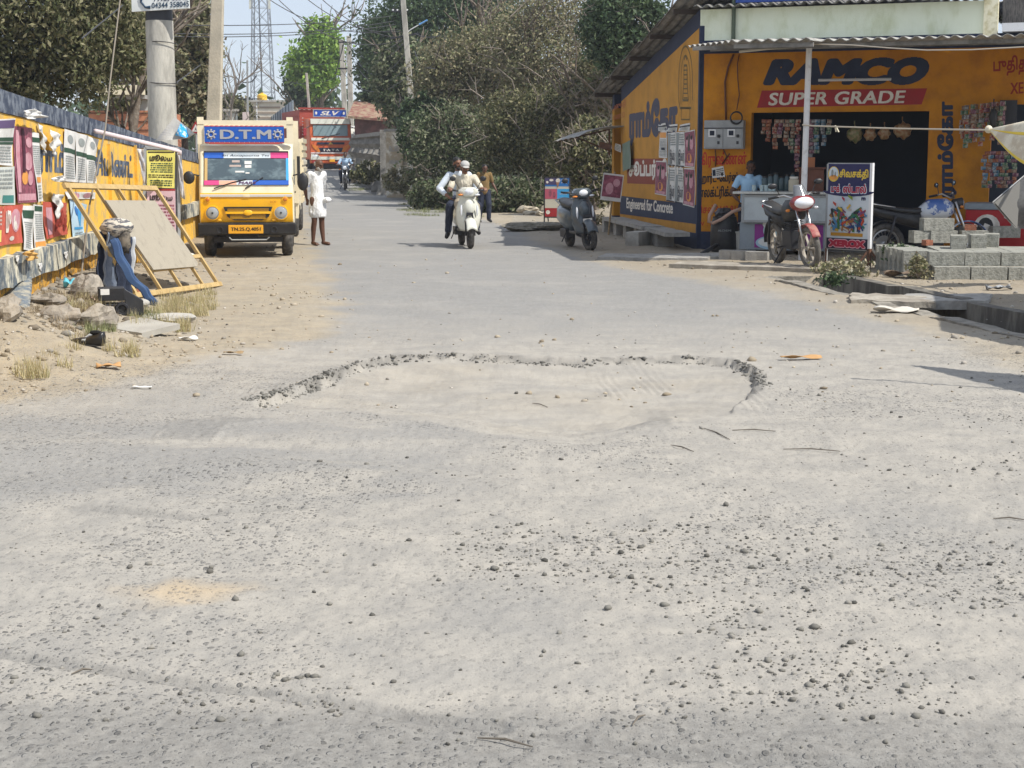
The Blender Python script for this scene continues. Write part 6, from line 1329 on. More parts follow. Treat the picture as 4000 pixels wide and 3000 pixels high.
    # cargo body: slatted sides with uprights
    for s in (-1, 1):
        x = .77 * s; m = MB()
        for k in range(8): m.box((x, 2.55, .72 + .185 * k), (.03, 2.3, .13))
        for y in (1.42, 2.1, 2.8, 3.68): m.box((x, y, 1.35), (.05, .06, 1.55))
        m.build('side_slats', crm, t)
    m = MB(); m.box((0, 1.42, 2.10), (1.62, .06, .09)); m.box((-.77, 1.40, 1.5), (.09, .07, 1.35)); m.box((.77, 1.40, 1.5), (.09, .07, 1.35)); m.box((-.70, .34, 2.0), (.10, .05, .42)); m.box((.69, .34, 2.0), (.10, .05, .42)); m.box((0, .33, 2.13), (1.5, .05, .06)); m.box((-.70, .9, 2.10), (.05, 1.1, .05)); m.box((.69, .9, 2.10), (.05, 1.1, .05))
    for k in range(6): m.box((0, 1.44, 1.85 - .15 * k * 1.0), (1.5, .03, .09))
    m.build('headboard', crm, t); MB().box((0, 2.55, .66), (1.54, 2.3, .06)).build('cargo_floor', darkm, t)
    MB().box((0, 3.69, 1.0), (1.5, .04, .6)).build('tailgate', crm, t)
    MB().ell(V3(-.28, .75, 1.97), (.20, .18, .09), 16, 8, lambda d: 1 + .08 * math.sin(8 * d.x)).build('rolled_rope', mat('yellow_rope', (.55, .42, .05), .8), t)
    MB().box((.745, .72, 1.35), (.012, .5, .4)).build('side_window', glass, t); MB().box((-.745, .72, 1.35), (.012, .5, .4)).build('side_window', glass, t); MB().box((.75, .95, 1.02), (.02, .1, .03)).build('door_handle', blackp, t)
    if full: MB().box((.81, 1.25, 1.40), (.05, .04, .4)).build('lamp_stalk', blackp, t)
    return t
a = G(797, 1000); b = G(1148, 995); vc = (a + b) / 2
vrz = math.radians(7.5)
van = mini_truck('mini_truck', 'yellow and cream mini truck parked by the wall with blue D.T.M header', (vc.x + .62 * math.sin(vrz) , vc.y - .62 * math.cos(vrz), 0), vrz)
# second truck behind, only its front corner in view
p2 = W(1150, 800, 31.5); t2 = thing('goods_truck', 'cream and orange goods truck parked close behind the yellow mini truck', 'truck', (-4.97, 30.2, 0), math.radians(6))
prof = [(.05, .5), (0, 1.0), (.1, 1.35), (.35, 1.85), (.5, 1.92), (1.5, 1.92), (1.5, .5)]
MB().prism([V3(-.8, y, z) for y, z in prof], (1.6, 0, 0)).build('cab', crm, t2, bevel=.04)
m = MB(); m.box((.0, 2.9, 1.3), (1.66, 2.8, 1.3))
for k in range(9): m.box((.845, 2.9, .72 + .15 * k), (.03, 2.8, .09))
m.build('cargo_body', crm, t2)
m = MB()
for k in range(4): m.box((.70, -.02, 1.72 - .07 * k), (.2, .03, .04))
m.build('front_vent', white_metal, t2); MB().box((.70, -.02, 1.25), (.20, .04, .44)).build('corner_panel', mat('orange_body', (.65, .27, .02), .4), t2, bevel=.01); MB().box((.70, -.045, 1.25), (.05, .02, .3)).build('stencil', mat('brown_stencil', (.2, .09, .02), .6), t2)
MB().box((0, .06, 1.5), (1.1, .04, .45)).build('windscreen', glass, t2); MB().box((0, -.05, .55), (1.66, .12, .22)).build('bumper', blackp, t2, bevel=.02)
for s in (-1, 1):
    for y in (.6, 3.4): wheel(t2, 'wheel', V3(.68 * s, y, .32), .32, .18, tyre, darkm, 8, disc=False)
MB().box((.86, -.05, 1.02), (.3, .04, .02)).build('blue_rail', gbl, t2)
# ---------------------------------------------------------------- red lorry
cabr = mat('lorry_red', (.62, .13, .04), .4, coat=.3, noise=(1.5, .4, .8), col2=(.42, .06, .03)); maroonb = mat('lorry_body_red', (.36, .07, .045), .6, noise=(1.2, .4, .7), col2=(.28, .05, .035))
a = G(1215, 655); b = G(1385, 665); LY = 80.0; z0 = float(rise(LY)); xl = W(1205, 600, LY).x; xr = W(1380, 600, LY).x
lr = thing('lorry', 'big red lorry with blue header board coming down the road', 'lorry', ((xl + xr) / 2, LY, z0), math.radians(17)); s_ = (xr - xl) / 2.45; lr.scale = (s_,) * 3
lc = lr; HZ = 2.55
MB().prism([V3(-1.16, y, z) for y, z in ((.05, .5), (0, .7), (.0, 1.5), (.12, 2.6), (.25, 2.75), (1.9, 2.8), (1.9, .5))], (2.32, 0, 0)).build('cab', cabr, lc, bevel=.08, seg=3)
MB().prism([V3(-.95, y, z) for y, z in ((-.01, 1.80), (.06, 2.40), (.09, 2.40), (.02, 1.80))], (1.9, 0, 0)).build('windscreen', mat('lorry_glass', (.20, .27, .29), .08, spec=.9), lc)
m = MB(); m.prism([V3(-1.08, y, z) for y, z in ((-.0, 2.44), (.03, 2.72), (.16, 2.72), (.10, 2.44))], (2.16, 0, 0)); m.prism([V3(-1.06, y, z) for y, z in ((-.03, 1.56), (-.01, 1.70), (.03, 1.70), (.02, 1.56))], (2.12, 0, 0)); m.build('white_trim', white_paint, lc)
MB().tube([V3(-.5, -.04, 1.66), V3(0, -.03, 1.80), V3(.5, -.01, 1.92)], .02, 5).build('wiper', blackp, lc)
m = MB(); m.prism([V3(x, -.03, z) for x, z in ((-.85, 1.16), (.85, 1.16), (.55, .93), (-.55, .93))], (0, .03, 0)); m.box((0, -.02, 1.40), (1.5, .05, .12)); m.build('grille', mat('grille_blue_black', (.02, .025, .05), .5), lc)
m = []; m.append((letters_mb("T·A·T·A", V3(-.45, -.04, .97), (1, 0, 0), (0, 0, 1), .9, .13, .03, 0, 20), whitel)); multi('grille_lettering', m, lc)
MB().prism([V3(x, -.05, z) for x, z in ((-.14, 1.34), (.14, 1.34), (0, 1.46))], (0, .02, 0)).build('badge', mat('gold_badge', (.5, .35, .1), .4, .5), lc)
for s in (-1, 1):
    MB().prism([V3(x * s, -.035, z) for x, z in ((1.05, 1.36), (.70, 1.22), (.58, .92), (.72, .92), (1.0, 1.2))], (0, .03, 0)).build('side_vane', mat('lorry_orange', (.65, .2, .03), .4), lc)
    e = MB().prism([V3(x * s, -.06, z) for x, z in ((1.1, .82), (.75, .80), (.42, .55), (.62, .50), (1.1, .52))], (0, .05, 0)).build('headlight', white_paint, lc); MB().ell(V3(.88 * s, -.075, .68), (.17, .03, .10), 16, 8).build('lens', lens, e, smooth=True)
    MB().box((.95 * s, -.08, .42), (.2, .03, .1)).build('fog_lamp', redp, lc); e = MB().tube([V3(1.15 * s, .1, 2.3), V3(1.35 * s, -.05, 2.2)], .02, 6).build('mirror', blackp, lc); MB().box((1.42 * s, -.05, 2.0), (.18, .08, .42)).build('mirror_head', redp if s < 0 else mat('pink_paint', (.6, .3, .28), .5), e, bevel=.03)
    for y in (.9, 4.6, 5.8): wheel(lc, 'wheel', V3(1.0 * s, y, .5), .5, .28, tyre, darkm, 8, disc=False)
m = MB(); m.box((0, -.02, .88), (2.2, .05, .05)); m.build('chrome_bar', white_metal, lc)
MB().prism([V3(-1.16, y, z) for y, z in ((.06, .30), (-.06, .34), (-.08, .60), (.05, .62))], (2.32, 0, 0)).build('bumper', cabr, lc, bevel=.03); MB().box((0, -.09, .60), (2.25, .03, .17)).build('bumper_trim', white_paint, lc)
MB().box((.05, -.10, .47), (.30, .03, .14)).build('number_plate', mat('plate_orange', None), lc); MB().box((0, .2, .18), (1.9, .2, .2)).build('under_guard', darkm, lc)
it = [(MB().box((0, .12, 3.02), (1.75, .08, .34)), gbl), (letters_mb("SLV", V3(-.55, .07, 2.90), (1, 0, 0), (0, 0, 1), 1.1, .24, .04, .3, 24), whitel)]
m = MB(); m.box((0, .115, 3.21), (1.85, .1, .04)); m.box((0, .115, 2.83), (1.85, .1, .04)); m.box((-.9, .115, 3.02), (.04, .1, .4)); m.box((.9, .115, 3.02), (.04, .1, .4)); it.append((m, grey_metal)); it += [(MB().ell(V3(x, .075, 3.02), (.06, .01, .09), 10, 6), whitel) for x in (-.76, .76)]
multi('header_board', it, lc)
m = MB(); m.box((-.1, 5.3, 2.05), (2.5, 6.4, 2.4)); m.build('cargo_body', maroonb, lc)
m = MB()
for x in np.linspace(-1.25, 1.1, 10): m.box((x - .1, 2.05, 3.28), (.12, .06, .05))
m.build('bracket_row', white_paint, lc); m = MB(); m.box((-.1, 2.06, 3.33), (2.6, .1, .10))
for k in range(6): m.box((-1.36, 4.8, 1.0 + .38 * k), (.05, 5.4, .06))
m.build('cargo_rail', mat('rail_red', (.28, .05, .035), .6), lc)
m = MB()
for k in range(9): m.ell(V3(-1.2, 1.9, 1.35 + .18 * k), (.04, .04, .03), 8, 5); m.ell(V3(1.14, 1.9, 1.35 + .18 * k), (.04, .04, .03), 8, 5)
m.build('marker_lamp', white_paint, lc)
# white car beyond, right of the lorry
cy_ = 86.0; cr = thing('white_car', 'white car beyond the red lorry, its roof above the baluster fence', 'car', (W(1412, 600, cy_).x, cy_, float(rise(cy_))), math.radians(12))
MB().loft([[V3(x * w_, y, z) for x, z in ((-1, zb_), (-1, zt_ - .08), (-.85, zt_), (.85, zt_), (1, zt_ - .08), (1, zb_))] for y, w_, zb_, zt_ in ((-.2, .75, .4, 1.0), (.1, .85, .3, 1.12), (.9, .86, .3, 1.18), (4.2, .85, .3, 1.15), (4.4, .78, .4, 1.0))]).build('body', white_paint, cr, smooth='a')
MB().loft([[V3(x * w_, y, z) for x, z in ((-1, 1.1), (-.86, zt_), (.86, zt_), (1, 1.1))] for y, w_, zt_ in ((.7, .82, 1.2), (1.3, .80, 1.95), (3.6, .80, 1.98), (4.3, .80, 1.3))]).build('cabin', white_paint, cr, smooth='a')
MB().prism([V3(-.66, y, z) for y, z in ((.82, 1.32), (1.22, 1.82), (1.24, 1.82), (.86, 1.32))], (1.32, 0, 0)).build('windscreen', glass, cr); MB().box((0, 2.4, 2.06), (1.3, 1.2, .1)).build('roof_rack', white_metal, cr)
for s in (-1, 1):
    MB().ell(V3(.62 * s, -.14, .82), (.14, .06, .08), 12, 6).build('headlight', lens, cr)
    for y in (.8, 3.5): wheel(cr, 'wheel', V3(.74 * s, y, .32), .32, .2, tyre, darkm, 8, disc=False)
# ---------------------------------------------------------------- compound wall on the left
WA = V3(-4.5, 13.5, 0); WD = V3(-1.7, 16.5, 0).normalized(); WN = V3(WD.y, -WD.x, 0); LP = Plane(WA, WN)
def wz(t): return 2.2 - .5 * t / 16.59
def wq(b, t0, t1, z0f, z1f, o0, o1, n=None):
    n = n or max(1, int((t1 - t0) / .35)); rg = []
    for i in range(n + 1):
        t = t0 + (t1 - t0) * i / n; p = WA + WD * t; a_, c_ = z0f(t), z1f(t)
        rg.append([p + WN * o0 + V3(0, 0, a_), p + WN * o1 + V3(0, 0, a_), p + WN * o1 + V3(0, 0, c_), p + WN * o0 + V3(0, 0, c_)])
    return b.loft(rg)
wl = thing('compound_wall', 'long yellow wall with peeling navy top band covered in film posters', 'wall', (0, 0, 0))
T0_, T1_ = -4.0, 34.0
nj = lambda t, s, k=3: (float(fbm(t * k, s, s, 3)) - .5)
wq(MB(), T0_, T1_, lambda t: -.3, lambda t: wz(t) - .2 + .03 * nj(t, 3), -.25, 0, 120).build('masonry', yel_old, wl)
oldnavy = mat('peeling_navy', '3a4354', .85, noise=(6, .45, .6), col2='6f7680', bump=(12, .6)); wq(MB(), T0_, T1_, lambda t: wz(t) - .2 + .03 * nj(t, 5, 2), lambda t: wz(t) + .03 * nj(t, 8, 1), -.26, .012, 160).build('navy_band', oldnavy, wl)
ledm = mat('grey_blue_ledge', '5d666d', .9, noise=(7, .42, .6), col2='c9c3ae', bump=(16, .8, .05), stretch=(1, 1, .5))
rough(wq(MB(), T0_, T1_, lambda t: .47 + .04 * nj(t, 11, 4), lambda t: .72 + .03 * nj(t, 12, 4), -.05, .085, 160), .03, 9, 2).build('ledge', ledm, wl)
rough(wq(MB(), T0_, 9, lambda t: .05 + .12 * nj(t, 13, 3), lambda t: .47, -.05, .02, 60), .03, 8, 4).build('foot_band', mat('foot_yellow', 'cf9a36', .9, noise=(9, .45, .58), col2='7d6a4a', bump=(14, .9, .05)), wl)
# worn plaster buttress, blue grey, at the near end
bq = G(112, 1405); bw = LP.at(120, 1130, -.02); bt = MB().loft([[bq.lerp(V3(bw.x, bw.y, 0), z ** 1.5 * .9) + WD * x * (.7 + .8 * z) + WN * (o - .1) * (1 + .2 * z) + V3(0, 0, z * .56 - .05) for x, o in ((-.16, -.25), (-.14, .08), (-.05, .13), (.05, .11), (.12, .05), (.14, -.25))] for z in (0, .2, .4, .6, .8, 1)])
rough(bt, .06, 7, 9).build('worn_buttress', mat('buttress_plaster', '667079', .95, noise=(8, .4, .62), col2='a59f8e', bump=(14, .9, .05)), wl, smooth=True)
m = wtext('lettering', "ராம்ேகா சிமிண்ட்", oldnavy, wl, LP, 140, 700, 520, 716, 540, bold=.06)
m = MB()
for u in (425, 528): p = LP.at(u, 600, .02); q = LP.at(u + 3, 900, .02); q.x, q.y = p.x, p.y; m.bar(p + V3(0, 0, .12), V3(p.x, p.y, .72), .05, .03)
m.build('pilaster', yel_old, wl)
vi = mat('violet_paper', '5c4a6e', .8)
gw = 'posters on the long yellow wall'
PL = [
 ((-60, 470), (52, 462), (53, 648), (-60, 640), paper, [('r', .02, .8, .98, .97, vi), ('r', 0, .52, 1, .60, green_i), ('r', 0, .45, 1, .5, green_i), ('l', .05, .05, .95, .42, grey_i, 6)], 'white and green poster at the very left, violet on top'),
 ((-60, 655), (58, 650), (58, 800), (-60, 800), mat('pale_paper', (.55, .57, .52), .8), [('r', .6, .05, .95, .25, mat('teal_ink', '3f7f78', .7)), ('l', .1, .4, .9, .95, grey_i, 5), ('r', .1, .05, .5, .25, yellow_p)], 'faded pale poster with teal corner below the green and white one'),
 ((56, 492), (126, 500), (141, 790), (66, 794), maroon, [('r', .04, .03, .96, .12, pinkish), ('e', .45, .33, .16, .09, orange_i), ('e', .7, .8, .2, .07, pinkish), ('e', .62, .55, .25, .12, pinkish), ('r', .06, .14, .22, .95, pinkish), ('r', .34, .4, .46, .98, mat('dark_maroon', '4a2030', .7)), ('e', .72, .33, .14, .1, pinkish)], 'tall maroon film poster'),
 ((127, 515), (150, 522), (168, 786), (143, 790), paper, [('r', .1, .86, .9, .93, green_i), ('r', .1, .28, .9, .36, orange_i), ('l', .1, .4, .9, .82, grey_i, 14), ('l', .1, .03, .9, .25, grey_i, 5)], 'narrow white lettered strip right of the maroon poster'),
 ((252, 502), (296, 516), (295, 712), (250, 706), paper, [('r', 0, .55, 1, .64, green_i), ('e', .5, .82, .25, .09, grey_i), ('l', .1, .05, .9, .5, grey_i, 10)], 'pale poster with green stripe, left of a row of three'),
 ((297, 516), (340, 530), (338, 714), (296, 712), paper, [('r', 0, .53, 1, .62, green_i), ('e', .5, .82, .25, .09, grey_i), ('l', .1, .05, .9, .5, grey_i, 10)], 'pale poster with green stripe, middle of a row of three'),
 ((341, 530), (382, 545), (376, 716), (339, 714), paper, [('r', 0, .5, 1, .6, green_i), ('e', .5, .82, .25, .09, grey_i), ('l', .1, .05, .9, .48, grey_i, 10)], 'pale poster with green stripe, right of a row of three'),
 ((14, 805), (88, 798), (88, 948), (12, 958), red_i, [('e', .62, .6, .28, .3, pinkish), ('e', .6, .55, .16, .2, whitel), ('e', .4, .15, .12, .06, whitel), ('t', .08, .3, .3, .9, whitel, 'மு', .03)], 'red poster with pale figure low on the wall'),
 ((-60, 810), (13, 806), (11, 960), (-60, 965), red_i, [('r', .1, .1, .9, .4, yellow_p), ('l', .1, .5, .9, .9, whitel, 4)], 'red and yellow poster at the left frame edge'),
 ((89, 803), (128, 804), (134, 985), (90, 975), paper, [('r', .1, .72, .9, .9, green_i), ('l', .1, .05, .9, .65, grey_i, 12)], 'long white paper with green heading hanging over the ledge'),
 ((130, 798), (166, 802), (180, 965), (136, 972), paper, [('r', .1, .85, .9, .97, green_i), ('l', .1, .2, .9, .8, grey_i, 12), ('r', .05, .0, .95, .15, orange_i)], 'long white paper with orange foot hanging over the ledge'),
 ((168, 788), (262, 792), (262, 915), (180, 935), red_i, [('r', .1, .1, .3, .85, pinkish), ('t', .4, .15, .95, .75, mat('deep_red', '8e2c20', .8), 'தமிழ்', .04)], 'red poster with pink bar and dark letters'),
 ((272, 776), (333, 800), (333, 930), (286, 944), mat('pale_blue_paper', 'b4cfdf', .8), [('e', .55, .6, .18, .25, skyb), ('r', .1, .28, .9, .34, skyb), ('l', .1, .05, .9, .22, grey_i, 3), ('e', .35, .75, .1, .12, mat('mid_blue_ink', None))], 'pale blue poster beside the leaning frame'),
 ((258, 748), (372, 752), (372, 776), (262, 778), paper, [('e', .3, .5, .12, .4, pinkish), ('e', .7, .5, .15, .4, pinkish)], 'torn strip of paper with pink spots under the row of three'),
]
for i, (tl, tr, br, bl, ba, pr, lb) in enumerate(PL): poster('wall_poster', lb, LP, tl, tr, br, bl, ba, pr, .02, 'poster', gw, .03 if i % 3 == 0 else 0, i)
def scrap(name, label, pl, pts, out, mt, amp=.05, th=.003, seed=0, cat='paper'):
    """a torn curling sheet given by its four corners"""
    f = quad_frame(pl, *pts, out); o = MB().sheet(lambda s, t: f(s, t, min(amp, .02) * (math.sin(7 * s + seed) * math.cos(9 * t + seed) + .5 * math.sin(15 * t + 6 * s)) + amp * .8 * (s - .5) ** 2), 10, 10, th).build(name, mt, smooth=True)
    return tag(o, label, cat, 'torn papers on the yellow wall')
scrap('torn_paper', 'crumpled white paper flapping over the navy top band', LP, ((92, 436), (130, 424), (182, 458), (100, 466)), .10, paper, .06)
scrap('torn_paper', 'white paper scrap curling left of the navy letters', LP, ((196, 504), (238, 528), (214, 606), (200, 590)), .07, paper, .05, seed=1)
scrap('torn_paper', 'pointed white paper scrap over the red poster', LP, ((204, 755), (248, 762), (232, 850), (222, 856)), .05, paper, .03, seed=2)
scrap('torn_paper', 'small white paper fold at the corner of the wooden frame', LP, ((196, 700), (240, 684), (268, 712), (215, 710)), .12, paper, .05, seed=3)
scrap('torn_paper', 'narrow torn strip left of the curling scrap', LP, ((150, 480), (168, 500), (178, 600), (168, 590)), .03, paper, .03, seed=4)
scrap('torn_paper', 'orange paper tongue spilling over the grey ledge', LP, ((92, 985), (132, 975), (150, 1010), (110, 1020)), .16, mat('orange_paper', (.6, .35, .1), .8), .02, seed=5)
for i, (u, v) in enumerate([(60, 1000), (150, 1030), (250, 985), (330, 975)]):
    scrap('torn_paper', f'{(ordn + ["eighth", "ninth", "tenth"])[i]} little peeled paper flake on the grey ledge', LP, ((u, v), (u + 16, v - 3), (u + 12, v + 30), (u + 5, v + 22)), .095, paper, .004, seed=6 + i)
# ---- notice frame with two lettered posters
NF = Plane(W(630, 800, 21.5), V3(.35, -1, 0)); nf = thing('notice_stand', 'grey metal frame with yellow and pink lettered sheets before the yellow wall', 'stand')
A, B, Cc, D = [NF.at(*p) for p in ((566, 576), (696, 580), (700, 955), (560, 960))]
m = MB(); 
for p, q in ((A, B), (B, Cc), (Cc, D), (D, A)): m.bar(p, q, .04, .04)
m.bar(Cc, V3(Cc.x, Cc.y, 0), .04, .04); m.bar(D, V3(D.x, D.y, 0), .04, .04); m.build('metal_frame', grey_metal, nf); MB().add([A, B, Cc, D], [(0, 1, 2, 3)]).build('backing_sheet', mat('grey_backing', (.4, .4, .4), .7), nf).location = (0, .03, 0)
poster('lettered_poster', 'yellow sheet with black heading and fine print on the metal frame', NF, (573, 588), (684, 588), (682, 735), (574, 732), yellow_p, [('r', .04, .94, .96, .975, brownink), ('t', .1, .72, .9, .90, brownink, 'மூலம்', .04), ('l', .12, .40, .92, .68, green_i, 5), ('l', .05, .26, .95, .37, brownink, 2), ('l', .1, .04, .9, .22, green_i, 3)], .03)
poster('lettered_poster', 'pink sheet with black heading below the yellow sheet', NF, (573, 738), (684, 738), (688, 905), (578, 900), mat('pink_paper', 'c9aab0', .8), [('r', 0, .96, 1, 1, redp), ('t', .1, .72, .9, .90, brownink, 'மூலம்', .04), ('l', .3, .1, .95, .65, maroon, 7)], .03)
pw0 = LP.at(372, 512, .05); pw1 = W(688, 586, 21.3); pw2 = W(702, 606, 21.3)
tag(MB().tube([pw0, pw1, pw1.lerp(pw2, .5) + V3(.03, 0, .01), pw2], .028, 8).build('pipe', mat('pinkish_pipe', (.6, .5, .5), .5), smooth=True), 'pale pink pipe laid along the wall top to the metal frame', 'pipe')
scrap('tarpaulin_strip', 'silver tarpaulin strip hanging left of the yellow sheet', NF, ((535, 580), (560, 584), (572, 720), (560, 716)), .1, mat('silver_tarp', (.42, .43, .47), .5, noise=(9, .4, .6), col2=(.6, .55, .5)), .06, seed=2)
scrap('tarpaulin_strip', 'ragged grey strip hanging right of the yellow sheet', NF, ((692, 590), (708, 600), (722, 780), (706, 770)), .05, mat('silver_tarp', None), .05, seed=5)
bp_ = Plane(W(690, 500, 24.5), V3(.2, -1, 0))
f = quad_frame(bp_, (600, 548), (686, 458), (700, 472), (612, 560), 0); it = []
tb = thing('torn_banner', 'torn white banner with blue printed end hanging above the metal frame', 'banner')
f = quad_frame(bp_, (682, 457), (762, 522), (733, 540), (605, 552), 0); MB().sheet(lambda s, t: f(s, t, .06 * math.sin(5 * s + 3 * t)), 12, 10, .004).build('cloth', mat('banner_cloth', (.5, .49, .46), .8, noise=(6, .4, .6), col2=(.42, .41, .4)), tb)
f = quad_frame(bp_, (706, 482), (756, 521), (728, 538), (684, 528), .03); MB().sheet(lambda s, t: f(s, t, .06 * math.sin(3 * s + 3 * t)), 8, 8, .004).build('blue_print', mat('bright_blue_print', '2f9fe0', .6, noise=(12, .5, .6), col2='d8e6ea'), tb)
# ---- wooden frame leaning on the wall with a board
tim = mat('pale_yellow_timber', (.52, .37, .16), .7, noise=(6, .4, .7), col2=(.4, .27, .11), stretch=(1, 1, 1))
wf = thing('leaning_timber_rack', 'leaning yellow timber frame holding a grey board against the wall', 'rack')
BL, BR = G(534, 1165) + V3(0, 0, .03), G(852, 1120) + V3(0, 0, .03); TL, TR = W(262, 726, BL.y - .45), W(608, 736, BR.y - .45)
def q4(s, t): return (BL * (1 - s) + BR * s) * (1 - t) + (TL * (1 - s) + TR * s) * t
nrm = (BR - BL).cross(TL - BL).normalized(); nrm = nrm if nrm.y < 0 or nrm.x > 0 else -nrm
if nrm.dot(V3(0, -1, 0)) < 0: nrm = -nrm
m = MB()
for a_, b_ in (((0, -.01), (0, 1.01)), ((1, 0), (1, 1.01)), ((-.03, 1), (1.01, 1)), ((-.02, 0), (1.04, 0))): m.bar(q4(*a_), q4(*b_), .055, .035, nrm)
for s, t0, t1 in ((.28, 0, 1), (.52, .68, 1), (.76, .68, 1)): m.bar(q4(s, t0), q4(s + (.0), t1), .04, .03, nrm)
for s in (.52, .80): m.bar(q4(s, .0), q4(s, .22), .04, .03, nrm)
m.bar(q4(.28, .21), q4(.80, .21), .04, .03, nrm); m.bar(q4(.80, .30), q4(1.0, .30), .045, .03, nrm); m.build('timber', tim, wf)
MB().prism([q4(*p) + nrm * .025 for p in ((.25, .86), (.83, .86), (.86, .22), (.82, .19), (.29, .20))], nrm * .02).build('board', mat('dusty_board', (.36, .32, .25), .85, noise=(7, .5, .75), col2=(.27, .24, .19), bump=(12, .3)), wf)
# clothes on the frame
striped = mat('striped_cloth', (.55, .5, .42), .9, noise=(10, .48, .54), col2=(.10, .10, .11), stretch=(1, 1, 4))
def drape(name, label, pts, wd, mt, ph=0, cat='clothing', group='old clothes hung on the timber frame'):
    """cloth hanging along a path, folded across its width"""
    P_ = [Vector(p) for p in pts]; n = len(P_) - 1
    def f(s, t):
        k = t * n; i = min(int(k), n - 1); p = P_[i].lerp(P_[i + 1], k - i); x = V3(.75, .62, 0); return p + x * (s - .5) * wd * (1 + .15 * math.sin(3 * t + ph)) + nrm * (.03 * math.sin(14 * s + ph + 2 * t) + .01 * math.sin(23 * t))
    return tag(MB().sheet(f, 24, 20, .008).build(name, mt, smooth=True), label, cat, group)
yb = BL.y - .12; c0 = W(455, 890, yb); tag(MB().ell((0, 0, 0), (.16, .12, .10), 24, 16, lambda d: 1 + .13 * math.sin(11 * d.x + 5 * d.z) * math.cos(9 * d.y + 3 * d.z)).build('cloth_bundle', striped, smooth=True), 'striped cloth bundle hung on the timber upright', 'clothing').location = c0
dkj = mat('dark_denim', (.03, .04, .07), .9, bump=(40, .3)); ltj = mat('washed_denim', (.22, .26, .33), .9, noise=(5, .4, .7), col2=(.12, .15, .21)); blj = mat('blue_denim', (.05, .095, .19), .9, noise=(7, .4, .7), col2=(.04, .08, .18))
drape('trousers', 'dark denim trousers hanging left of the upright', [W(415, 905, yb), W(405, 1000, yb), W(400, 1100, yb), W(398, 1175, yb)], .16, dkj, 0)
drape('trousers', 'pale washed trousers hanging in the middle', [W(440, 910, yb - .05), W(432, 1000, yb - .05), W(430, 1085, yb - .05), W(436, 1130, yb - .05)], .14, ltj, 1)
drape('trousers', 'dark blue trousers hanging below the bundle', [W(478, 930, yb), W(480, 1020, yb), W(488, 1100, yb), W(492, 1175, yb)], .17, dkj, 2)
drape('white_cloth', 'white shirt hanging behind the trousers', [W(500, 930, yb + .2), W(505, 1010, yb + .2), W(500, 1120, yb + .2), W(498, 1190, yb + .2)], .15, mat('dingy_white', (.5, .52, .54), .9), 3)
drape('jeans_leg', 'long blue denim leg trailing down over the frame foot', [W(445, 935, yb - .1), W(470, 1000, yb - .15), W(510, 1080, yb - .2), W(560, 1130, yb - .2), W(592, 1170, yb - .2), W(598, 1200, yb - .15)], .065, blj, 4)
tag(MB().ell((0, 0, 0), (.07, .05, .13), 14, 10, lambda d: 1 + .15 * math.sin(9 * d.z + 4 * d.x)).build('cloth_bag', mat('dark_bag', (.05, .045, .04), .8, noise=(9, .4, .6), col2=(.2, .17, .13)), smooth=True), 'dark patterned bag hanging under the striped bundle', 'bag').location = W(485, 945, yb - .05)
# ---- rubbish at the foot of the wall
def at_g(u, v): p = G(u, v); return p
bx_ = at_g(450, 1225); bt_ = thing('battery_box', 'broken black plastic battery box on the rubble', 'box', bx_ + V3(0, 0, .0), .3)
MB().box((-.03, 0, .19), (.24, .2, .12)).build('lid', blackp, bt_, bevel=.008); MB().prism([V3(.08, -.1, .24), V3(.26, -.04, .12), V3(.26, -.04, -.02), V3(.10, -.1, .0)], (0, .14, 0)).build('side', blackp, bt_, bevel=.006); MB().box((.0, 0, .05), (.2, .18, .1)).build('case', blackp, bt_, bevel=.008); MB().box((-.09, -.103, .215), (.08, .004, .055)).build('label', paper, bt_); MB().torus((.06, -.10, .05), (0, 1, 0), .05, .015, 16, 6).build('hose_ring', darkm, bt_)
sh_ = at_g(345, 1352); so_ = thing('old_shoe', 'old black leather shoe lying on the verge', 'shoe', sh_, -.2)
MB().loft([[V3(x, w_ * math.cos(2 * PI * i / 14), z0 + (h_ * .5) * (1 + math.sin(2 * PI * i / 14))) for i in range(14)] for x, w_, z0, h_ in ((-.145, .02, .01, .04), (-.12, .045, .0, .06), (-.06, .052, .0, .07), (0, .045, .0, .075), (.06, .045, 0, .10), (.12, .042, 0, .12), (.14, .03, .01, .11))]).build('upper', leather, so_, smooth=True)
MB().ell((.07, 0, .11), (.055, .03, .02), 12, 6).build('opening', mat('shoe_inside', (.005, .005, .005), .9), so_); MB().ell((0, 0, .01), (.15, .05, .012), 16, 6).build('sole', blackp, so_); MB().bar((-.02, -.05, .05), (.0, .05, .09), .03, .01).build('strap', grey_metal, so_)
stone_m = mat('field_stone', (.33, .29, .235), .95, noise=(6, .4, .65), col2=(.2, .175, .145), bump=(18, .7, .03))
def rock(label, u, v, r, seed, mt=None, name='rock', group='rocks at the foot of the yellow wall', dz=0):
    p = at_g(u, v); sd = seed * 3.1
    o = MB().ell((0, 0, r[2] * .6), r, 16, 10, lambda d: 1 + .42 * (float(vn(d.x * 2.3 + sd, d.y * 1.7 + d.z * 1.3, seed)) - .5) * 2 + .10 * (float(vn(d.x * 5 + sd, d.y * 5 + d.z * 4, seed + 1)) - .5)).build(name, mt or stone_m); o.location = p + V3(0, 0, dz); o.rotation_euler = (0, 0, seed); return tag(o, label, 'rock', group)
rock('large rounded rock beside the black box', 372, 1275, (.20, .14, .11), 1); rock('grey rock behind the dry twigs below the blue bag', 345, 1165, (.17, .13, .13), 2); rock('cracked rock left of the large rounded one', 240, 1262, (.19, .14, .09), 3)
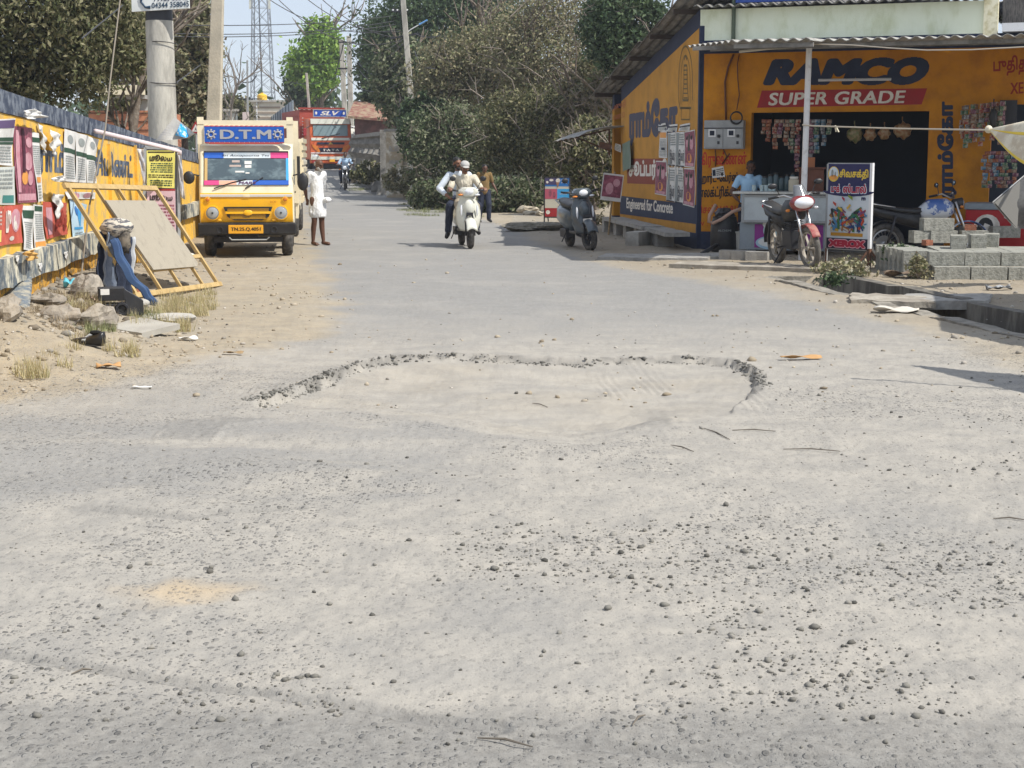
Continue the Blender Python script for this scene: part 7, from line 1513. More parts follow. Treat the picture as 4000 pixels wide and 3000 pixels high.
rock('pale stone under the frame foot', 535, 1200, (.12, .1, .05), 4, concrete_l); rock('small tan stone between two rocks', 290, 1262, (.05, .04, .06), 5, mat('tan_stone', (.45, .33, .2), .9)); rock('low brown rock at the wall foot', 180, 1190, (.16, .12, .06), 6); rock('rock at the left frame edge', 20, 1440, (.22, .15, .08), 7); rock('rock behind the buttress', 30, 1240, (.2, .14, .1), 8); rock('flat rock left of the buttress', 40, 1340, (.24, .14, .06), 9)
rock('broken concrete lump below the timber frame', 650, 1255, (.28, .12, .05), 10, concrete_l); rock('red brick bit near the jeans leg', 545, 1145, (.06, .04, .03), 11, brick_m)
slab_at('paving_slab', 'smooth grey broken paving slab tilted on the rubble', 553, 1300, .50, .42, .05, -.62, 31, (.10, .06), z=gzs(*at_g(553, 1300)[:2]) + .02, mt=mat('smooth_slab', (.40, .38, .33), .85, noise=(4, .4, .7), col2=(.33, .31, .27)), amp=.02)
def litter(name, label, u, v, d, mt, rz=0, seed=0, cat='litter', group='litter on the ground'):
    p = at_g(u, v); o = MB().sheet(lambda s, t: V3((s - .5) * d[0], (t - .5) * d[1], .012 + d[2] * (.5 + .5 * math.sin(6 * s + seed) * math.cos(5 * t + seed))), 8, 8, .003).build(name, mt, smooth=True); o.location = p; o.rotation_euler = (0, 0, rz); return tag(o, label, cat, group)
litter('plastic_bag', 'crumpled turquoise plastic bag at the wall foot', 282, 1128, (.16, .14, .10), mat('turquoise_film', (.12, .45, .55), .4), .2, 1)
litter('dry_leaf', 'curled orange brown leaf on the dirt verge', 425, 1440, (.18, .09, .035), mat('dry_leaf', (.45, .26, .11), .8), .3, 2)
litter('dry_leaf', 'long orange leaf lying on the road to the right of the pothole', 3128, 1405, (.33, .07, .03), MATS['dry_leaf'], .05, 3)
litter('paper_scrap', 'white crumpled wrapper between rocks', 215, 1312, (.16, .08, .05), paper, .5, 4); litter('paper_scrap', 'pink scrap beside the black box', 365, 1185, (.14, .06, .05), mat('pink_scrap', (.6, .38, .33), .8), -.3, 5)
litter('paper_scrap', 'white torn wrapper right of the paving slab', 735, 1330, (.16, .08, .03), paper, .4, 6); litter('paper_scrap', 'thin white stick like wrapper on the road', 553, 1520, (.14, .03, .012), paper, 0, 7)
litter('paper_scrap', 'white sheet lying behind the board beside the truck', 745, 1010, (.3, .2, .08), paper, .3, 8); litter('wood_chip', 'flat brown wood chip on the dirt verge', 912, 1385, (.16, .05, .02), wood, 0, 9); litter('paper_scrap', 'white shredded heap by the open drain', 3500, 1222, (.45, .2, .06), mat('lime_dust', (.58, .54, .47), .95), -.3, 10)
litter('paper_scrap', 'black and white plastic wrapper on the shaded soil', 3900, 1135, (.3, .12, .06), mat('torn_film', (.35, .36, .37), .5, noise=(18, .45, .55), col2=(.05, .05, .05)), 0, 11); litter('paper_scrap', 'pale yellow fruit peel beside the front wheel', 3122, 1058, (.06, .05, .04), mat('yellow_peel', (.6, .5, .15), .6), 0, 12)
litter('sack_cloth', 'brown crumpled sack at the left foot of the block pile', 3530, 1085, (.5, .25, .10), mat('sacking', (.22, .16, .11), .95, noise=(9, .4, .6), col2=(.10, .07, .05)), -.1, 13); litter('palm_frond', 'dry yellow palm frond lying along the right block course', 3920, 1060, (.9, .08, .05), mat('dry_palm', (.45, .32, .16), .8), -.1, 14)
for i, (u0, v0, u1, v1) in enumerate([(2750, 1676, 2850, 1720), (2860, 1684, 3030, 1688), (3060, 1758, 3280, 1766), (1865, 2890, 2080, 2925), (2080, 1578, 2140, 1594), (3880, 2030, 4010, 2036), (2470, 2840, 2520, 2800), (280, 2640, 360, 2622), (2620, 1742, 2710, 1768)]):
    a_, b_ = at_g(u0, v0), at_g(u1, v1); tag(MB().tube([a_ + V3(0, 0, .006), a_.lerp(b_, .5) + V3(0, .01, .012), b_ + V3(0, 0, .006)], [.002, .004, .002], 5).build('twig', mat('grey_twig', (.14, .12, .095), .9)), ['twig pointing at the right end of the pothole', 'thin straight twig right of the pothole', 'long dark twig on the road at the right', 'thick stick near the bottom edge', 'dark twig inside the pothole', 'twig at the right frame edge', 'bent twig low in the gravel', 'short twig low on the left', 'forked twig below the right end of the pothole'][i], 'twig', 'twigs on the road')
# umbrella cloth and tarpaulin at the right edge
tp = thing('tarpaulin', 'cream and yellow striped tarpaulin tied to the rope at the right edge', 'tarpaulin'); tc = [mat('cream_tarp', (.66, .60, .46), .7, noise=(3, .45, .6), col2=(.5, .42, .3)), mat('yellow_tarp', (.7, .5, .05), .7)]
K = W(3862, 505, 19.6); E1, E2 = W(4200, 430, 18.2), W(4200, 640, 17.2)
def tf(s, t): e = E1.lerp(E2, t); p = K.lerp(e, s); return p + V3(0, -.05 * math.sin(9 * t) * s, -.26 * math.sin(PI * s) * (t ** 1.5) + .03 * math.sin(14 * t) * s)
MB().sheet(tf, 20, 20, .004).build('cloth', tc[0], tp, smooth=True); MB().sheet(lambda s, t: tf(s, .30 + .08 * t) - V3(0, .012, 0), 20, 4, .004).build('yellow_stripe', tc[1], tp, smooth=True); MB().sheet(lambda s, t: tf(s, .93 + .07 * t) - V3(0, .012, 0), 20, 4, .004).build('yellow_hem', tc[1], tp, smooth=True); MB().ell(K, (.05, .05, .05), 10, 8).build('knot', tc[0], tp)
um = thing('black_umbrella', 'dark open umbrella hung on its side at the right edge', 'umbrella'); Kp = W(3970, 660, 18.6)
U0, U1, U2, U3 = W(3878, 790, 18.4), W(3966, 892, 18.6), W(4150, 560, 18.8), W(4160, 900, 19.2)
MB().sheet(lambda s, t: (U0 * (1 - s) + U2 * s) * (1 - t) + (U1 * (1 - s) + U3 * s) * t + V3(0, -.15 * math.sin(PI * s) * math.sin(PI * t), 0), 12, 12, .004).build('canopy', mat('charcoal_canopy', (.06, .06, .065), .7, noise=(4, .4, .6), col2=(.12, .12, .12)), um); MB().sheet(lambda s, t: (U0 * (1 - t) + U1 * t).lerp(U0.lerp(U2, .36) * (1 - t) + U1 * t, s) + V3(0, -.07, 0), 6, 10, .003).build('grey_gore', mat('grey_gore', (.22, .215, .2), .7), um)
m = MB(); m.tube([U0, U2], .008, 5); m.tube([U0, U1], .008, 5); m.build('rib', grey_metal, um)
# unseen cloth and bamboo, added and shaped to throw shadows across the road
sf = thing('shadow_cloth', 'unseen pointed cloth on a bamboo beyond the right edge, added for its shadow', 'cloth', (0, 0, 0)); off = V3(.696, -.354, 0) * 2.3
q0, q1, q2 = [Gd(*p) + off + V3(0, 0, 2.3) for p in ((3560, 1425), (4250, 1590), (4250, 1480))]
MB().prism([q0, q1, q2], (0, 0, .01)).build('cloth', mat('faded_canopy', (.3, .2, .15), .8), sf)
p0, p1 = [Gd(*p) + off + V3(0, 0, 2.3) for p in ((3330, 1478), (4120, 1528))]; MB().tube([p0, p1], .016, 6).build('bamboo', wood, sf); MB().cyl((p1.x, p1.y, 0), p1, .02, n=8).build('post', wood, sf)
sc_ = thing('shade_canopy', 'unseen blue tarpaulin on posts off to the right, added for its shade', 'canopy'); cn = [V3(5.75, 13.2, 2.55), V3(6.7, 17.0, 2.6), V3(9.6, 16.6, 2.75), V3(9.2, 11.6, 2.7), V3(6.2, 11.6, 2.6)]  # canopy out of view, outlined to shade the drain and right verge
MB().prism(cn, (0, 0, .02)).build('cloth', mat('faded_blue_tarp', (.08, .14, .25), .7), sc_)
for q in cn: MB().cyl((q.x + .05, q.y, 0), (q.x + .05, q.y, q.z), .03, n=8).build('post', wood, sc_)
# ---------------------------------------------------------------- trees
def leafmesh(name, C, N, s0, s1, m, parent, seed, asp=.45, spread=.35, droop=0):
    """C clump centres (n,3), N leaves per clump: each leaf a small bent diamond"""
    g = np.random.default_rng(seed); n = len(C) * N; c = np.repeat(C, N, 0) + g.normal(0, 1, (n, 3)) * np.asarray(spread) * np.repeat(g.uniform(.5, 1.3, len(C)), N)[:, None]
    a = g.normal(0, 1, (n, 3)); a[:, 2] -= droop; a /= np.linalg.norm(a, axis=1)[:, None]; b = g.normal(0, 1, (n, 3)); b -= a * (a * b).sum(1)[:, None]; b /= np.linalg.norm(b, axis=1)[:, None]
    s = g.uniform(s0, s1, n)[:, None]; nn = np.cross(a, b) * s * .18
    V = np.stack([c - a * s, c - b * s * asp + nn, c + a * s, c + b * s * asp + nn], 1).reshape(-1, 3).astype(np.float32)
    me = bpy.data.meshes.new(name); me.vertices.add(4 * n); me.vertices.foreach_set('co', V.ravel()); me.loops.add(4 * n); me.loops.foreach_set('vertex_index', np.arange(4 * n, dtype=np.int32)); me.polygons.add(n); me.polygons.foreach_set('loop_start', (np.arange(n) * 4).astype(np.int32)); me.update(calc_edges=True)
    return link(name, me, m, parent)
bark = mat('bark', (.13, .10, .075), .95, noise=(9, .4, .65), col2=(.22, .19, .155), bump=(20, .8)); twigm = mat('dry_twig', (.24, .205, .17), .95)
def limbs(base, top, rad, nb, seed, r0, depth=2, ell=None, twigs=True):
    g = random.Random(seed); b = MB()
    def grow(p, d, L_, r, k):
        pts = [p.copy()]; q = p.copy(); dd = d.copy()
        for i in range(4):
            dd = (dd + V3(g.uniform(-.25, .25), g.uniform(-.25, .25), g.uniform(-.12, .2))).normalized(); q = q + dd * L_ / 4; pts.append(q.copy())
        b.tube(pts, [r * (1 - .16 * i) for i in range(5)], 5 if k else 8, False)
        if k < depth:
            for j in range(nb if k == 0 else 3 + (k == 1) * 2):
                i = g.randint(1, 4); e = (dd + V3(g.uniform(-1, 1), g.uniform(-1, 1), g.uniform(-.3, .9)) * 1.0).normalized(); grow(pts[i], e, L_ * g.uniform(.28, .48) * (1.25 if k else 1), r * .5, k + 1)
    grow(base, (top - base).normalized(), (top - base).length, r0, 0); return b
def tree(name, label, u, v, ru, rv, Y, m, seed, leaves=9000, ls=(.05, .10), trunk=True, asp=.45, group=None, depthf=.8, holes=.35, lumpy=.42, base_v=None, spr=.28, twig=0, cat='tree', droop=0, r0=.13):
    c = W(u, v, Y); e = W(u + ru, v, Y); rx = (e - c).length; rz_ = (W(u, v - rv, Y) - c).length; ry = rx * depthf; gz_ = float(rise(Y)); t = thing(name, label, cat, (c.x, Y, gz_), 0, group)
    g = np.random.default_rng(seed); n = max(12, leaves // 55); d = g.normal(0, 1, (n * 3, 3)); d /= np.linalg.norm(d, axis=1)[:, None]; rr = g.uniform(.25, 1, (n * 3, 1)) ** .45
    lump = 1.14 - lumpy + lumpy * fbm(d[:, 0] * 1.9 + seed, d[:, 2] * 1.9 + d[:, 1] * 1.3, seed, 3)[:, None]
    P = d * rr * lump * np.array([rx, ry, rz_]); keep = vn(P[:, 0] * 1.3 + seed, P[:, 2] * 1.3 + P[:, 1], seed + 3) > holes * .8; P = P[keep][:n]; P[:, 2] += c.z - gz_; P = P[P[:, 2] > .05]
    leafmesh('crown', P, 55, ls[0], ls[1], m, t, seed, asp, spr * min(1.2, rx / 3), droop)
    if trunk:
        top = V3(0, 0, c.z - gz_ + rz_ * .25); lb = limbs(V3(0, 0, -.1), top, rx, 7, seed, r0, 2); lb.build('trunk', bark, t, smooth=True)
    if twig:
        g2 = random.Random(seed); b = MB()
        for i in range(twig):
            p = V3(g2.gauss(0, .45) * rx, g2.gauss(0, .35) * ry - ry * .35, c.z - gz_ + g2.gauss(-.1, .4) * rz_); d_ = V3(g2.uniform(-.9, .9), g2.uniform(-.5, .2), g2.uniform(.2, 1)).normalized(); q = p + d_ * g2.uniform(.5, 1.4) * rz_ * .4
            mid = p.lerp(q, .5) + V3(g2.uniform(-.2, .2), 0, g2.uniform(-.1, .2)); b.tube([p, mid, q], [.022, .015, .008], 4, False)
            for k in range(3): w_ = p.lerp(q, g2.uniform(.3, .9)); b.tube([w_, w_ + V3(g2.uniform(-.5, .5), g2.uniform(-.3, .2), g2.uniform(0, .6))], [.010, .005], 3, False)
        b.build('twigs', twigm, t)
    return t
L_olive = randmat('olive_leaf', [(.05, .062, .024), (.115, .125, .05), (.18, .175, .085), (.26, .235, .135), (.085, .095, .038)], .7, transl=.15)
L_dark = randmat('dark_leaf', [(.035, .065, .03), (.07, .11, .05), (.105, .155, .07), (.045, .08, .04), (.17, .21, .12)], .6, transl=.25)
L_brown = randmat('dusty_brown_leaf', [(.13, .13, .065), (.25, .23, .13), (.38, .345, .225), (.175, .195, .09), (.29, .235, .155), (.11, .15, .06)], .85, transl=.15)
L_dusty = randmat('dusty_green_leaf', [(.09, .11, .055), (.175, .195, .11), (.28, .28, .185), (.06, .09, .04), (.13, .18, .08)], .85, transl=.25)
L_bright = randmat('bright_leaf', [(.10, .20, .03), (.20, .34, .05), (.32, .46, .09), (.07, .14, .035)], .6, transl=.3)
L_dry = randmat('dry_leaf_mix', [(.32, .27, .17), (.18, .185, .08), (.46, .40, .28), (.13, .155, .06), (.55, .50, .40)], .85, transl=.15)
L_grass = randmat('dry_grass_blade', [(.52, .43, .24), (.38, .32, .16), (.6, .52, .33), (.28, .28, .12)], .8, transl=.2)
GT = 'trees beyond the yellow wall'; GB = 'trees and bushes right of the road'
tree('tree', 'huge dusty olive tree overhanging the yellow wall at the left', 110, 70, 430, 420, 31, L_olive, 1, 44000, (.04, .085), True, .42, GT, .6, .22, spr=.3, droop=.8)
tree('tree', 'drooping olive tree just left of the thick concrete post', 420, 170, 170, 200, 33, L_olive, 2, 16000, (.04, .08), True, .42, GT, .7, .3, spr=.28, droop=.8)
tree('tree', 'dusty brown green tree between the thick post and the tall pole', 740, 200, 135, 330, 46, L_brown, 3, 15000, (.06, .12), True, .5, GT, .9, .25, spr=.35)
tree('tree', 'dark dusty tree behind the thick concrete post', 590, 120, 180, 260, 50, L_olive, 4, 12000, (.07, .13), True, .5, GT, .9, .2, spr=.35)
tree('bush', 'low green bush behind the tall pole and the van', 905, 440, 100, 60, 85, L_olive, 5, 3500, (.09, .16), False, .5, GT, .9, .2, spr=.4)
tree('tree', 'dark leafy tree below the cream fascia behind the wall', 500, 395, 85, 40, 36, L_olive, 23, 1500, (.05, .1), False, .45, GT, .8, .3, spr=.25)
tree('tree', 'bright green tree rising behind the red lorry', 1235, 215, 150, 235, 112, L_bright, 6, 11000, (.12, .24), True, .55, None, .8, .45, 1.0, spr=.42, r0=.2)
tree('tree', 'dark lower half of foliage under the bright green tree', 1215, 340, 100, 110, 118, L_dark, 7, 5000, (.14, .26), True, .55, None, .8, .25, spr=.55)
tree('tree', 'tall dark green tree behind the double poles', 1510, 300, 120, 260, 84, L_dark, 8, 15000, (.09, .18), True, .5, GB, .9, .1, spr=.45, r0=.2)
tree('tree', 'broad dark green tree topping the right side of the road', 1760, 140, 360, 250, 74, L_dark, 9, 34000, (.07, .13), True, .5, GB, .7, .12, spr=.5, r0=.2)
tree('tree', 'dark green tree behind the leaning pole', 1580, 330, 120, 200, 68, L_dusty, 10, 9000, (.08, .15), True, .5, GB, .8, .15, spr=.4)
tree('tree', 'dusty brown tree in the middle of the thicket', 1870, 330, 260, 230, 56, L_brown, 11, 30000, (.045, .09), True, .5, GB, .7, .18, spr=.35, twig=25)
tree('tree', 'bare twigged brown tree right of the middle of the thicket', 2170, 210, 300, 270, 53, L_brown, 12, 27000, (.04, .08), True, .5, GB, .7, .24, spr=.4, twig=90)
tree('bush', 'dark olive bush low behind the two riders', 1790, 600, 210, 210, 50, L_dusty, 13, 19000, (.04, .08), True, .5, GB, .7, .15, spr=.33, twig=30, base_v=1, cat='bush')
tree('bush', 'tangled olive bush in the middle right of the thicket', 2080, 560, 250, 230, 47, L_olive, 14, 26000, (.035, .075), True, .5, GB, .7, .18, spr=.33, twig=45, cat='bush')
tree('bush', 'dusty olive bush beside the shop side wall', 2290, 640, 160, 190, 42, L_olive, 15, 12000, (.04, .085), True, .5, GB, .7, .22, spr=.28, twig=40, cat='bush')
tree('bush', 'pale dry bush crown above the cyan wall', 2330, 380, 150, 150, 46, L_brown, 16, 8000, (.05, .10), True, .5, GB, .7, .3, spr=.33, twig=60, cat='bush')
tree('tree', 'glossy green tree above the corner of the shop roof', 2440, 110, 190, 200, 44, L_dark, 17, 14000, (.05, .10), True, .5, GB, .7, .25, spr=.33, twig=20)
tree('tree', 'small dark tree with a bare trunk before the peeling wall', 1655, 500, 110, 150, 55, L_dark, 18, 8000, (.06, .12), True, .5, GB, .8, .25, spr=.33, r0=.16)
tree('bush', 'low dark bush on the verge below the small dark tree', 1700, 770, 120, 70, 47, L_dusty, 19, 4500, (.04, .09), False, .5, GB, .7, .2, spr=.25, cat='bush')
tree('bush', 'low shaded bush behind the walking person', 1980, 770, 200, 80, 44.5, L_dusty, 20, 8000, (.04, .09), False, .5, GB, .6, .15, spr=.25, twig=20, cat='bush')
tree('bush', 'scrubby bush at the foot of the baluster fence', 1440, 675, 75, 45, 60, L_olive, 21, 2600, (.05, .1), False, .5, GB, .7, .2, spr=.25, cat='bush')
tree('bush', 'dry scrub at the foot of the peeling wall', 1560, 705, 80, 50, 56, L_dry, 22, 2600, (.05, .1), False, .5, GB, .7, .2, spr=.25, cat='bush')
tree('tree', 'leafy tree at the top right corner behind the neighbour roof', 4050, 40, 110, 150, 32, L_dark, 24, 5000, (.05, .11), True, .3, None, .8, .3, spr=.25, droop=1)
tree('bush', 'plants growing on the neighbour roof', 3930, 78, 30, 26, 27.5, L_dry, 25, 700, (.04, .09), False, .25, None, .5, .1, spr=.12, cat='plant')
# low far off tree line closing the horizon on both sides
g = np.random.default_rng(77); P = []
for i in range(2600):
    a = g.uniform(-.62, .62); Y = g.uniform(150, 230); h = 3.2 + 2.6 * float(vn(a * 22, 3, 5)); P.append((a * Y, Y, 2 + g.uniform(0, 1) * h))
fw_ = leafmesh('far_woods', np.array(P), 14, .35, .8, L_dark, None, 78, .6, 1.3); tag(fw_, 'far line of dark trees closing the horizon', 'woods', kind='stuff')
# bare tree
bt2 = thing('bare_tree', 'leafless pale tree between the tall pole and the lattice tower', 'tree', (W(880, 450, 66).x, 66, float(rise(66))))
limbs(V3(-.4, 0, 0), V3(.1, 0, 4.4), 2, 9, 5, .10, 3).build('trunk', mat('grey_bark', (.20, .175, .15), .9), bt2, smooth=True)
# grass tufts and weeds
def tuft_field(name, label, pts, m, kind, h=(.05, .14), n=60, seed=1, cat='grass', sp=.12):
    g = np.random.default_rng(seed); V = []; 
    for (x, y, z, r) in pts:
        k = int(n * r / .15); a = g.uniform(0, 2 * PI, k); q = r * np.sqrt(g.uniform(0, 1, k)); bx_ = x + q * np.cos(a); by_ = y + q * np.sin(a); hh = g.uniform(*h, k); th = g.uniform(0, 2 * PI, k); ln = g.uniform(.1, .7, k) * hh; w_ = .0035
        p0 = np.stack([bx_ - w_ * np.sin(th), by_ + w_ * np.cos(th), np.full(k, z)], -1); p1 = np.stack([bx_ + w_ * np.sin(th), by_ - w_ * np.cos(th), np.full(k, z)], -1); p2 = np.stack([bx_ + ln * np.cos(th), by_ + ln * np.sin(th), z + hh], -1); V.append(np.stack([p0, p1, p2], 1))
    V = np.concatenate(V).reshape(-1, 3).astype(np.float32); nf = len(V) // 3; me = bpy.data.meshes.new(name); me.vertices.add(len(V)); me.vertices.foreach_set('co', V.ravel()); me.loops.add(len(V)); me.loops.foreach_set('vertex_index', np.arange(len(V), dtype=np.int32)); me.polygons.add(nf); me.polygons.foreach_set('loop_start', (np.arange(nf) * 3).astype(np.int32)); me.update(calc_edges=True)
    return tag(link(name, me, m), label, cat, kind=kind)
def spots(u0, v0, u1, v1, n, r, seed):
    g = random.Random(seed); o = []
    for i in range(n): p = G(g.uniform(u0, u1), g.uniform(v0, v1)); o.append((p.x, p.y, p.z, r * g.uniform(.5, 1.2)))
    return o
tuft_field('dry_grass', 'dry yellow grass tufts along the foot of the wall and verge', spots(640, 1150, 850, 1240, 26, .12, 1) + spots(520, 1220, 720, 1300, 16, .1, 2) + spots(60, 1330, 330, 1450, 13, .08, 3) + spots(20, 1400, 150, 1490, 10, .1, 4) + spots(250, 1160, 420, 1230, 12, .1, 5) + spots(380, 1370, 560, 1400, 6, .06, 6), L_grass, 'stuff', (.04, .15), 110, 3)
tuft_field('green_weeds', 'greyish green weeds among the rocks and by the slab', spots(520, 1225, 640, 1290, 14, .09, 7) + spots(330, 1290, 430, 1320, 8, .07, 8) + spots(100, 1330, 240, 1400, 12, .07, 9) + spots(1560, 800, 1860, 850, 30, .3, 10) + spots(1380, 705, 1560, 745, 20, .3, 11), randmat('weed_blade', [(.12, .15, .06), (.2, .22, .10), (.3, .29, .16)], .8), 'stuff', (.04, .12), 90, 4)
tuft_field('straw_litter', 'dry stalks tangled on the rubble', spots(170, 1150, 430, 1250, 40, .16, 12) + spots(200, 1270, 330, 1330, 8, .12, 13), randmat('stalk', [(.2, .15, .09), (.3, .24, .15), (.12, .09, .06)], .9), 'stuff', (.02, .07), 160, 5)
def weed(label, u, v, r, h_, seed, m=None, n=60, group='weeds by the drain'):
    p = G(u, v); g_ = np.random.default_rng(seed); P = np.stack([g_.normal(0, r * .5, n), g_.normal(0, r * .35, n), g_.uniform(.02, h_, n)], -1)
    t = thing('weed', label, 'weed', (p.x, p.y, max(p.z, -.05)), 0, group); leafmesh('leaves', P, 7, .018, .038, m or L_dry, t, seed, .6, .03)
    b = MB(); gg = random.Random(seed)
    for i in range(14): x, y = gg.gauss(0, r * .4), gg.gauss(0, r * .3); b.tube([(x * .3, y * .3, 0), (x, y, h_ * gg.uniform(.5, 1))], [.006, .003], 4)
    b.build('stem', twigm, t); return t
weed('dusty weed with pale flowers at the foot of the standing sign', 3330, 1078, .30, .20, 1, L_dry, 110); weed('dusty spreading weed left of the sign foot', 3240, 1068, .20, .10, 2, L_dry, 60); weed('dark green weed hanging into the open drain', 3262, 1112, .12, .12, 3, L_dark, 45)
weed('green weed growing up the left side of the block pile', 3500, 1062, .16, .36, 4, L_dark, 90); weed('withered weed at the corner of the block pile', 3590, 1090, .14, .30, 5, L_brown, 60); weed('small weed at the foot of the far pillar', 2330, 880, .2, .2, 6, L_dry, 50, None)
# ---------------------------------------------------------------- poles, tower, wires, far buildings
pc = mat('weathered_pole_concrete', (.52, .495, .43), .9, noise=(3, .4, .65), col2=(.30, .285, .25), bump=(25, .4), stretch=(1, 1, .3))
tpn = thing('sign_post', 'thick round concrete post with white phone number board on top', 'post', (W(636, 500, 28).x, 28, 0))
zp = W(636, 82, 28).z; MB().tube([(0, 0, -.1), (0, 0, zp * .5), (0, 0, zp)], [.262, .255, .242], 28).build('shaft', pc, tpn, smooth='a'); MB().cyl((0, 0, zp), (0, 0, zp + .25), .235, n=28).build('steel_collar', darkm, tpn, smooth='a')
A = W(531, 52, 28); B = W(752, 38, 28); sbd = thing('phone_sign', 'white board lettered with a phone number atop the thick post', 'sign', (0, 0, 0)); hB = 1.3
dx = B - A; f = MB().prism([A + V3(0, -.30, 0), B + V3(0, -.30, 0), B + V3(0, -.30, hB), A + V3(0, -.30, hB)], (0, .08, 0)); f.build('board', mat('sign_white', (.70, .72, .70), .5, noise=(3, .4, .7), col2=(.6, .62, .6)), sbd)
sp = Plane(A + V3(0, -.305, 0), V3(0, -1, 0)); navyl = mat('sign_navy', '1d3a52', .6)
wtext('lettering', "04344 358045", navyl, sbd, sp, 592, 33, 738, 26, 11, bold=.02); wtext('lettering', "79980 55042", navyl, sbd, sp, 600, 6, 736, -1, -18, bold=.02)
c = sp.at(571, 8, .004); MB().tube([c + V3(-.08, 0, .10), c + V3(-.09, 0, .0), c + V3(-.02, 0, -.09), c + V3(.07, 0, -.09)], [.03, .018, .018, .03], 8).build('phone_mark', navyl, sbd)
for i, v in enumerate((172, 322)):
    p = W(636, v, 28); tag(MB().torus((p.x, p.y, p.z), (.05, .1 - .2 * i, 1), .262, .008, 30, 5).build('wire_tie', blackp), ['upper', 'lower'][i] + ' wire tied round the thick concrete post', 'wire')
def pole_(label, ut, vt, ub, vb, Y, w0, w1, mt=pc, name='utility_pole', n=4, group='utility poles'):
    t = W(ut, vt, Y); b = W(ub, vb, Y); g0 = float(rise(Y)); d = (t - b) / max(.1, (t.z - b.z)); b = b + d * (g0 - .1 - b.z); o = thing(name, label, 'pole', tuple(b), 0, group); tt = t - b
    MB().loft([[p + V3(x * w, y * w, 0) for x, y in ((-.5, -.4), (.5, -.4), (.5, .4), (-.5, .4))] for p, w in ((V3(0, 0, 0), w1), (tt, w0))]).build('shaft', mt, o, bevel=.015); return o, b, tt
o, b, tt = pole_('tall tapering concrete pole rising behind the mini truck', 852, -60, 836, 490, 33, .24, .34, mat('warm_pole_concrete', (.50, .445, .35), .9, noise=(3, .4, .65), col2=(.40, .36, .285), bump=(25, .4)))
rp, b, tt = pole_('leaning concrete pole with wires and a blue street lamp', 1571, -40, 1609, 420, 60, .19, .24)
LPY = 60
def PW(u, v, Y=LPY): return W(u, v, Y)
m = MB(); m.bar(PW(1530, 44) - b, PW(1595, 42) - b, .06, .06); m.bar(PW(1525, 150) - b, PW(1640, 130) - b, .06, .06); m.bar(PW(1535, 30) - b, PW(1575, 60) - b, .05, .05); m.bar(PW(1590, 55) - b, PW(1560, 20) - b, .05, .05); m.build('cross_arm', darkm, rp)
m = MB()
for u in (1535, 1552, 1590): m.cyl(PW(u, 42) - b, PW(u, 36) - b, .04, n=8)
m.build('insulator', white_metal, rp)
MB().tube([PW(1580, 135) - b, PW(1605, 115) - b, PW(1640, 95) - b], .02, 6).build('lamp_arm', white_metal, rp); MB().bar(PW(1636, 97) - b, PW(1670, 78) - b, .10, .06).build('lamp_head', mat('lamp_blue', (.12, .3, .6), .5), rp, bevel=.02)
p1, b1, t1 = pole_('left one of the twin concrete poles behind the red lorry', 1334, 155, 1345, 405, 92, .26, .32); p2_, b2, t2_ = pole_('right one of the twin concrete poles behind the red lorry', 1363, 140, 1370, 420, 90, .26, .32)
m = MB()
for v in (165, 268): m.bar(W(1320, v, 90) - b2, W(1385, v, 90) - b2, .09, .09)
m.bar(W(1345, 165, 90) - b2, W(1310, 290, 90) - b2, .05, .05); m.build('cross_arm', darkm, p2_)
pole_('thin short pole left of the twin poles', 1197, 285, 1208, 430, 88, .13, .17); pole_('slim pole half hidden beside the tall pole', 803, 208, 815, 360, 55, .10, .13)
sp_, b3, t3 = pole_('steel pole with forked arms before the lattice tower', 966, 235, 968, 480, 78, .09, .12, grey_metal)
m = MB()
for s in (-1, 1): m.tube([V3(0, 0, t3.z - 1.1), V3(.3 * s, 0, t3.z - 1.05), V3(.55 * s, 0, t3.z - .75)], .03, 6)
m.bar(V3(-.5, 0, t3.z - 1.9), V3(.8, 0, t3.z - 1.9), .05, .05); m.build('forked_arm', darkm, sp_)
# lattice tower
TY = 190; tw = thing('lattice_tower', 'tall steel lattice telecom tower in the hazy distance', 'tower', (W(1028, 400, TY).x, TY, 1.3)); zt_ = 30; m = MB()
hb_ = 1.5; ht_ = .55
def hw(z): return hb_ + (ht_ - hb_) * z / zt_
for sx in (-1, 1):
    for sy in (-1, 1): m.bar((sx * hb_, sy * hb_, 0), (sx * ht_, sy * ht_, zt_), .10, .10)
nz_ = 15
for k in range(nz_):
    z0, z1 = zt_ * k / nz_, zt_ * (k + 1) / nz_; a_, c_ = hw(z0), hw(z1)
    for sx, sy, ex, ey in ((-1, -1, 1, -1), (1, -1, 1, 1), (1, 1, -1, 1), (-1, 1, -1, -1)):
        m.bar((sx * a_, sy * a_, z0), (ex * c_, ey * c_, z1), .05, .05); m.bar((sx * a_, sy * a_, z0), (ex * a_, ey * a_, z0), .05, .05); m.bar((ex * a_, ey * a_, z0), (sx * c_, sy * c_, z1), .05, .05)
m.build('lattice', mat('galvanised_grey', (.22, .24, .27), .6), tw); MB().tube([(0, -.2, 0), (-.3, -.2, zt_)], .09, 6).build('cable_ladder', mat('ladder_grey', (.12, .13, .15), .6), tw)
m = MB(); zt2 = W(1028, 10, TY).z - 1.3
for sx in (-1.2, 1.1): m.box((sx, -.5, zt2), (.28, .2, 1.6))
m.build('antenna', white_paint, tw)
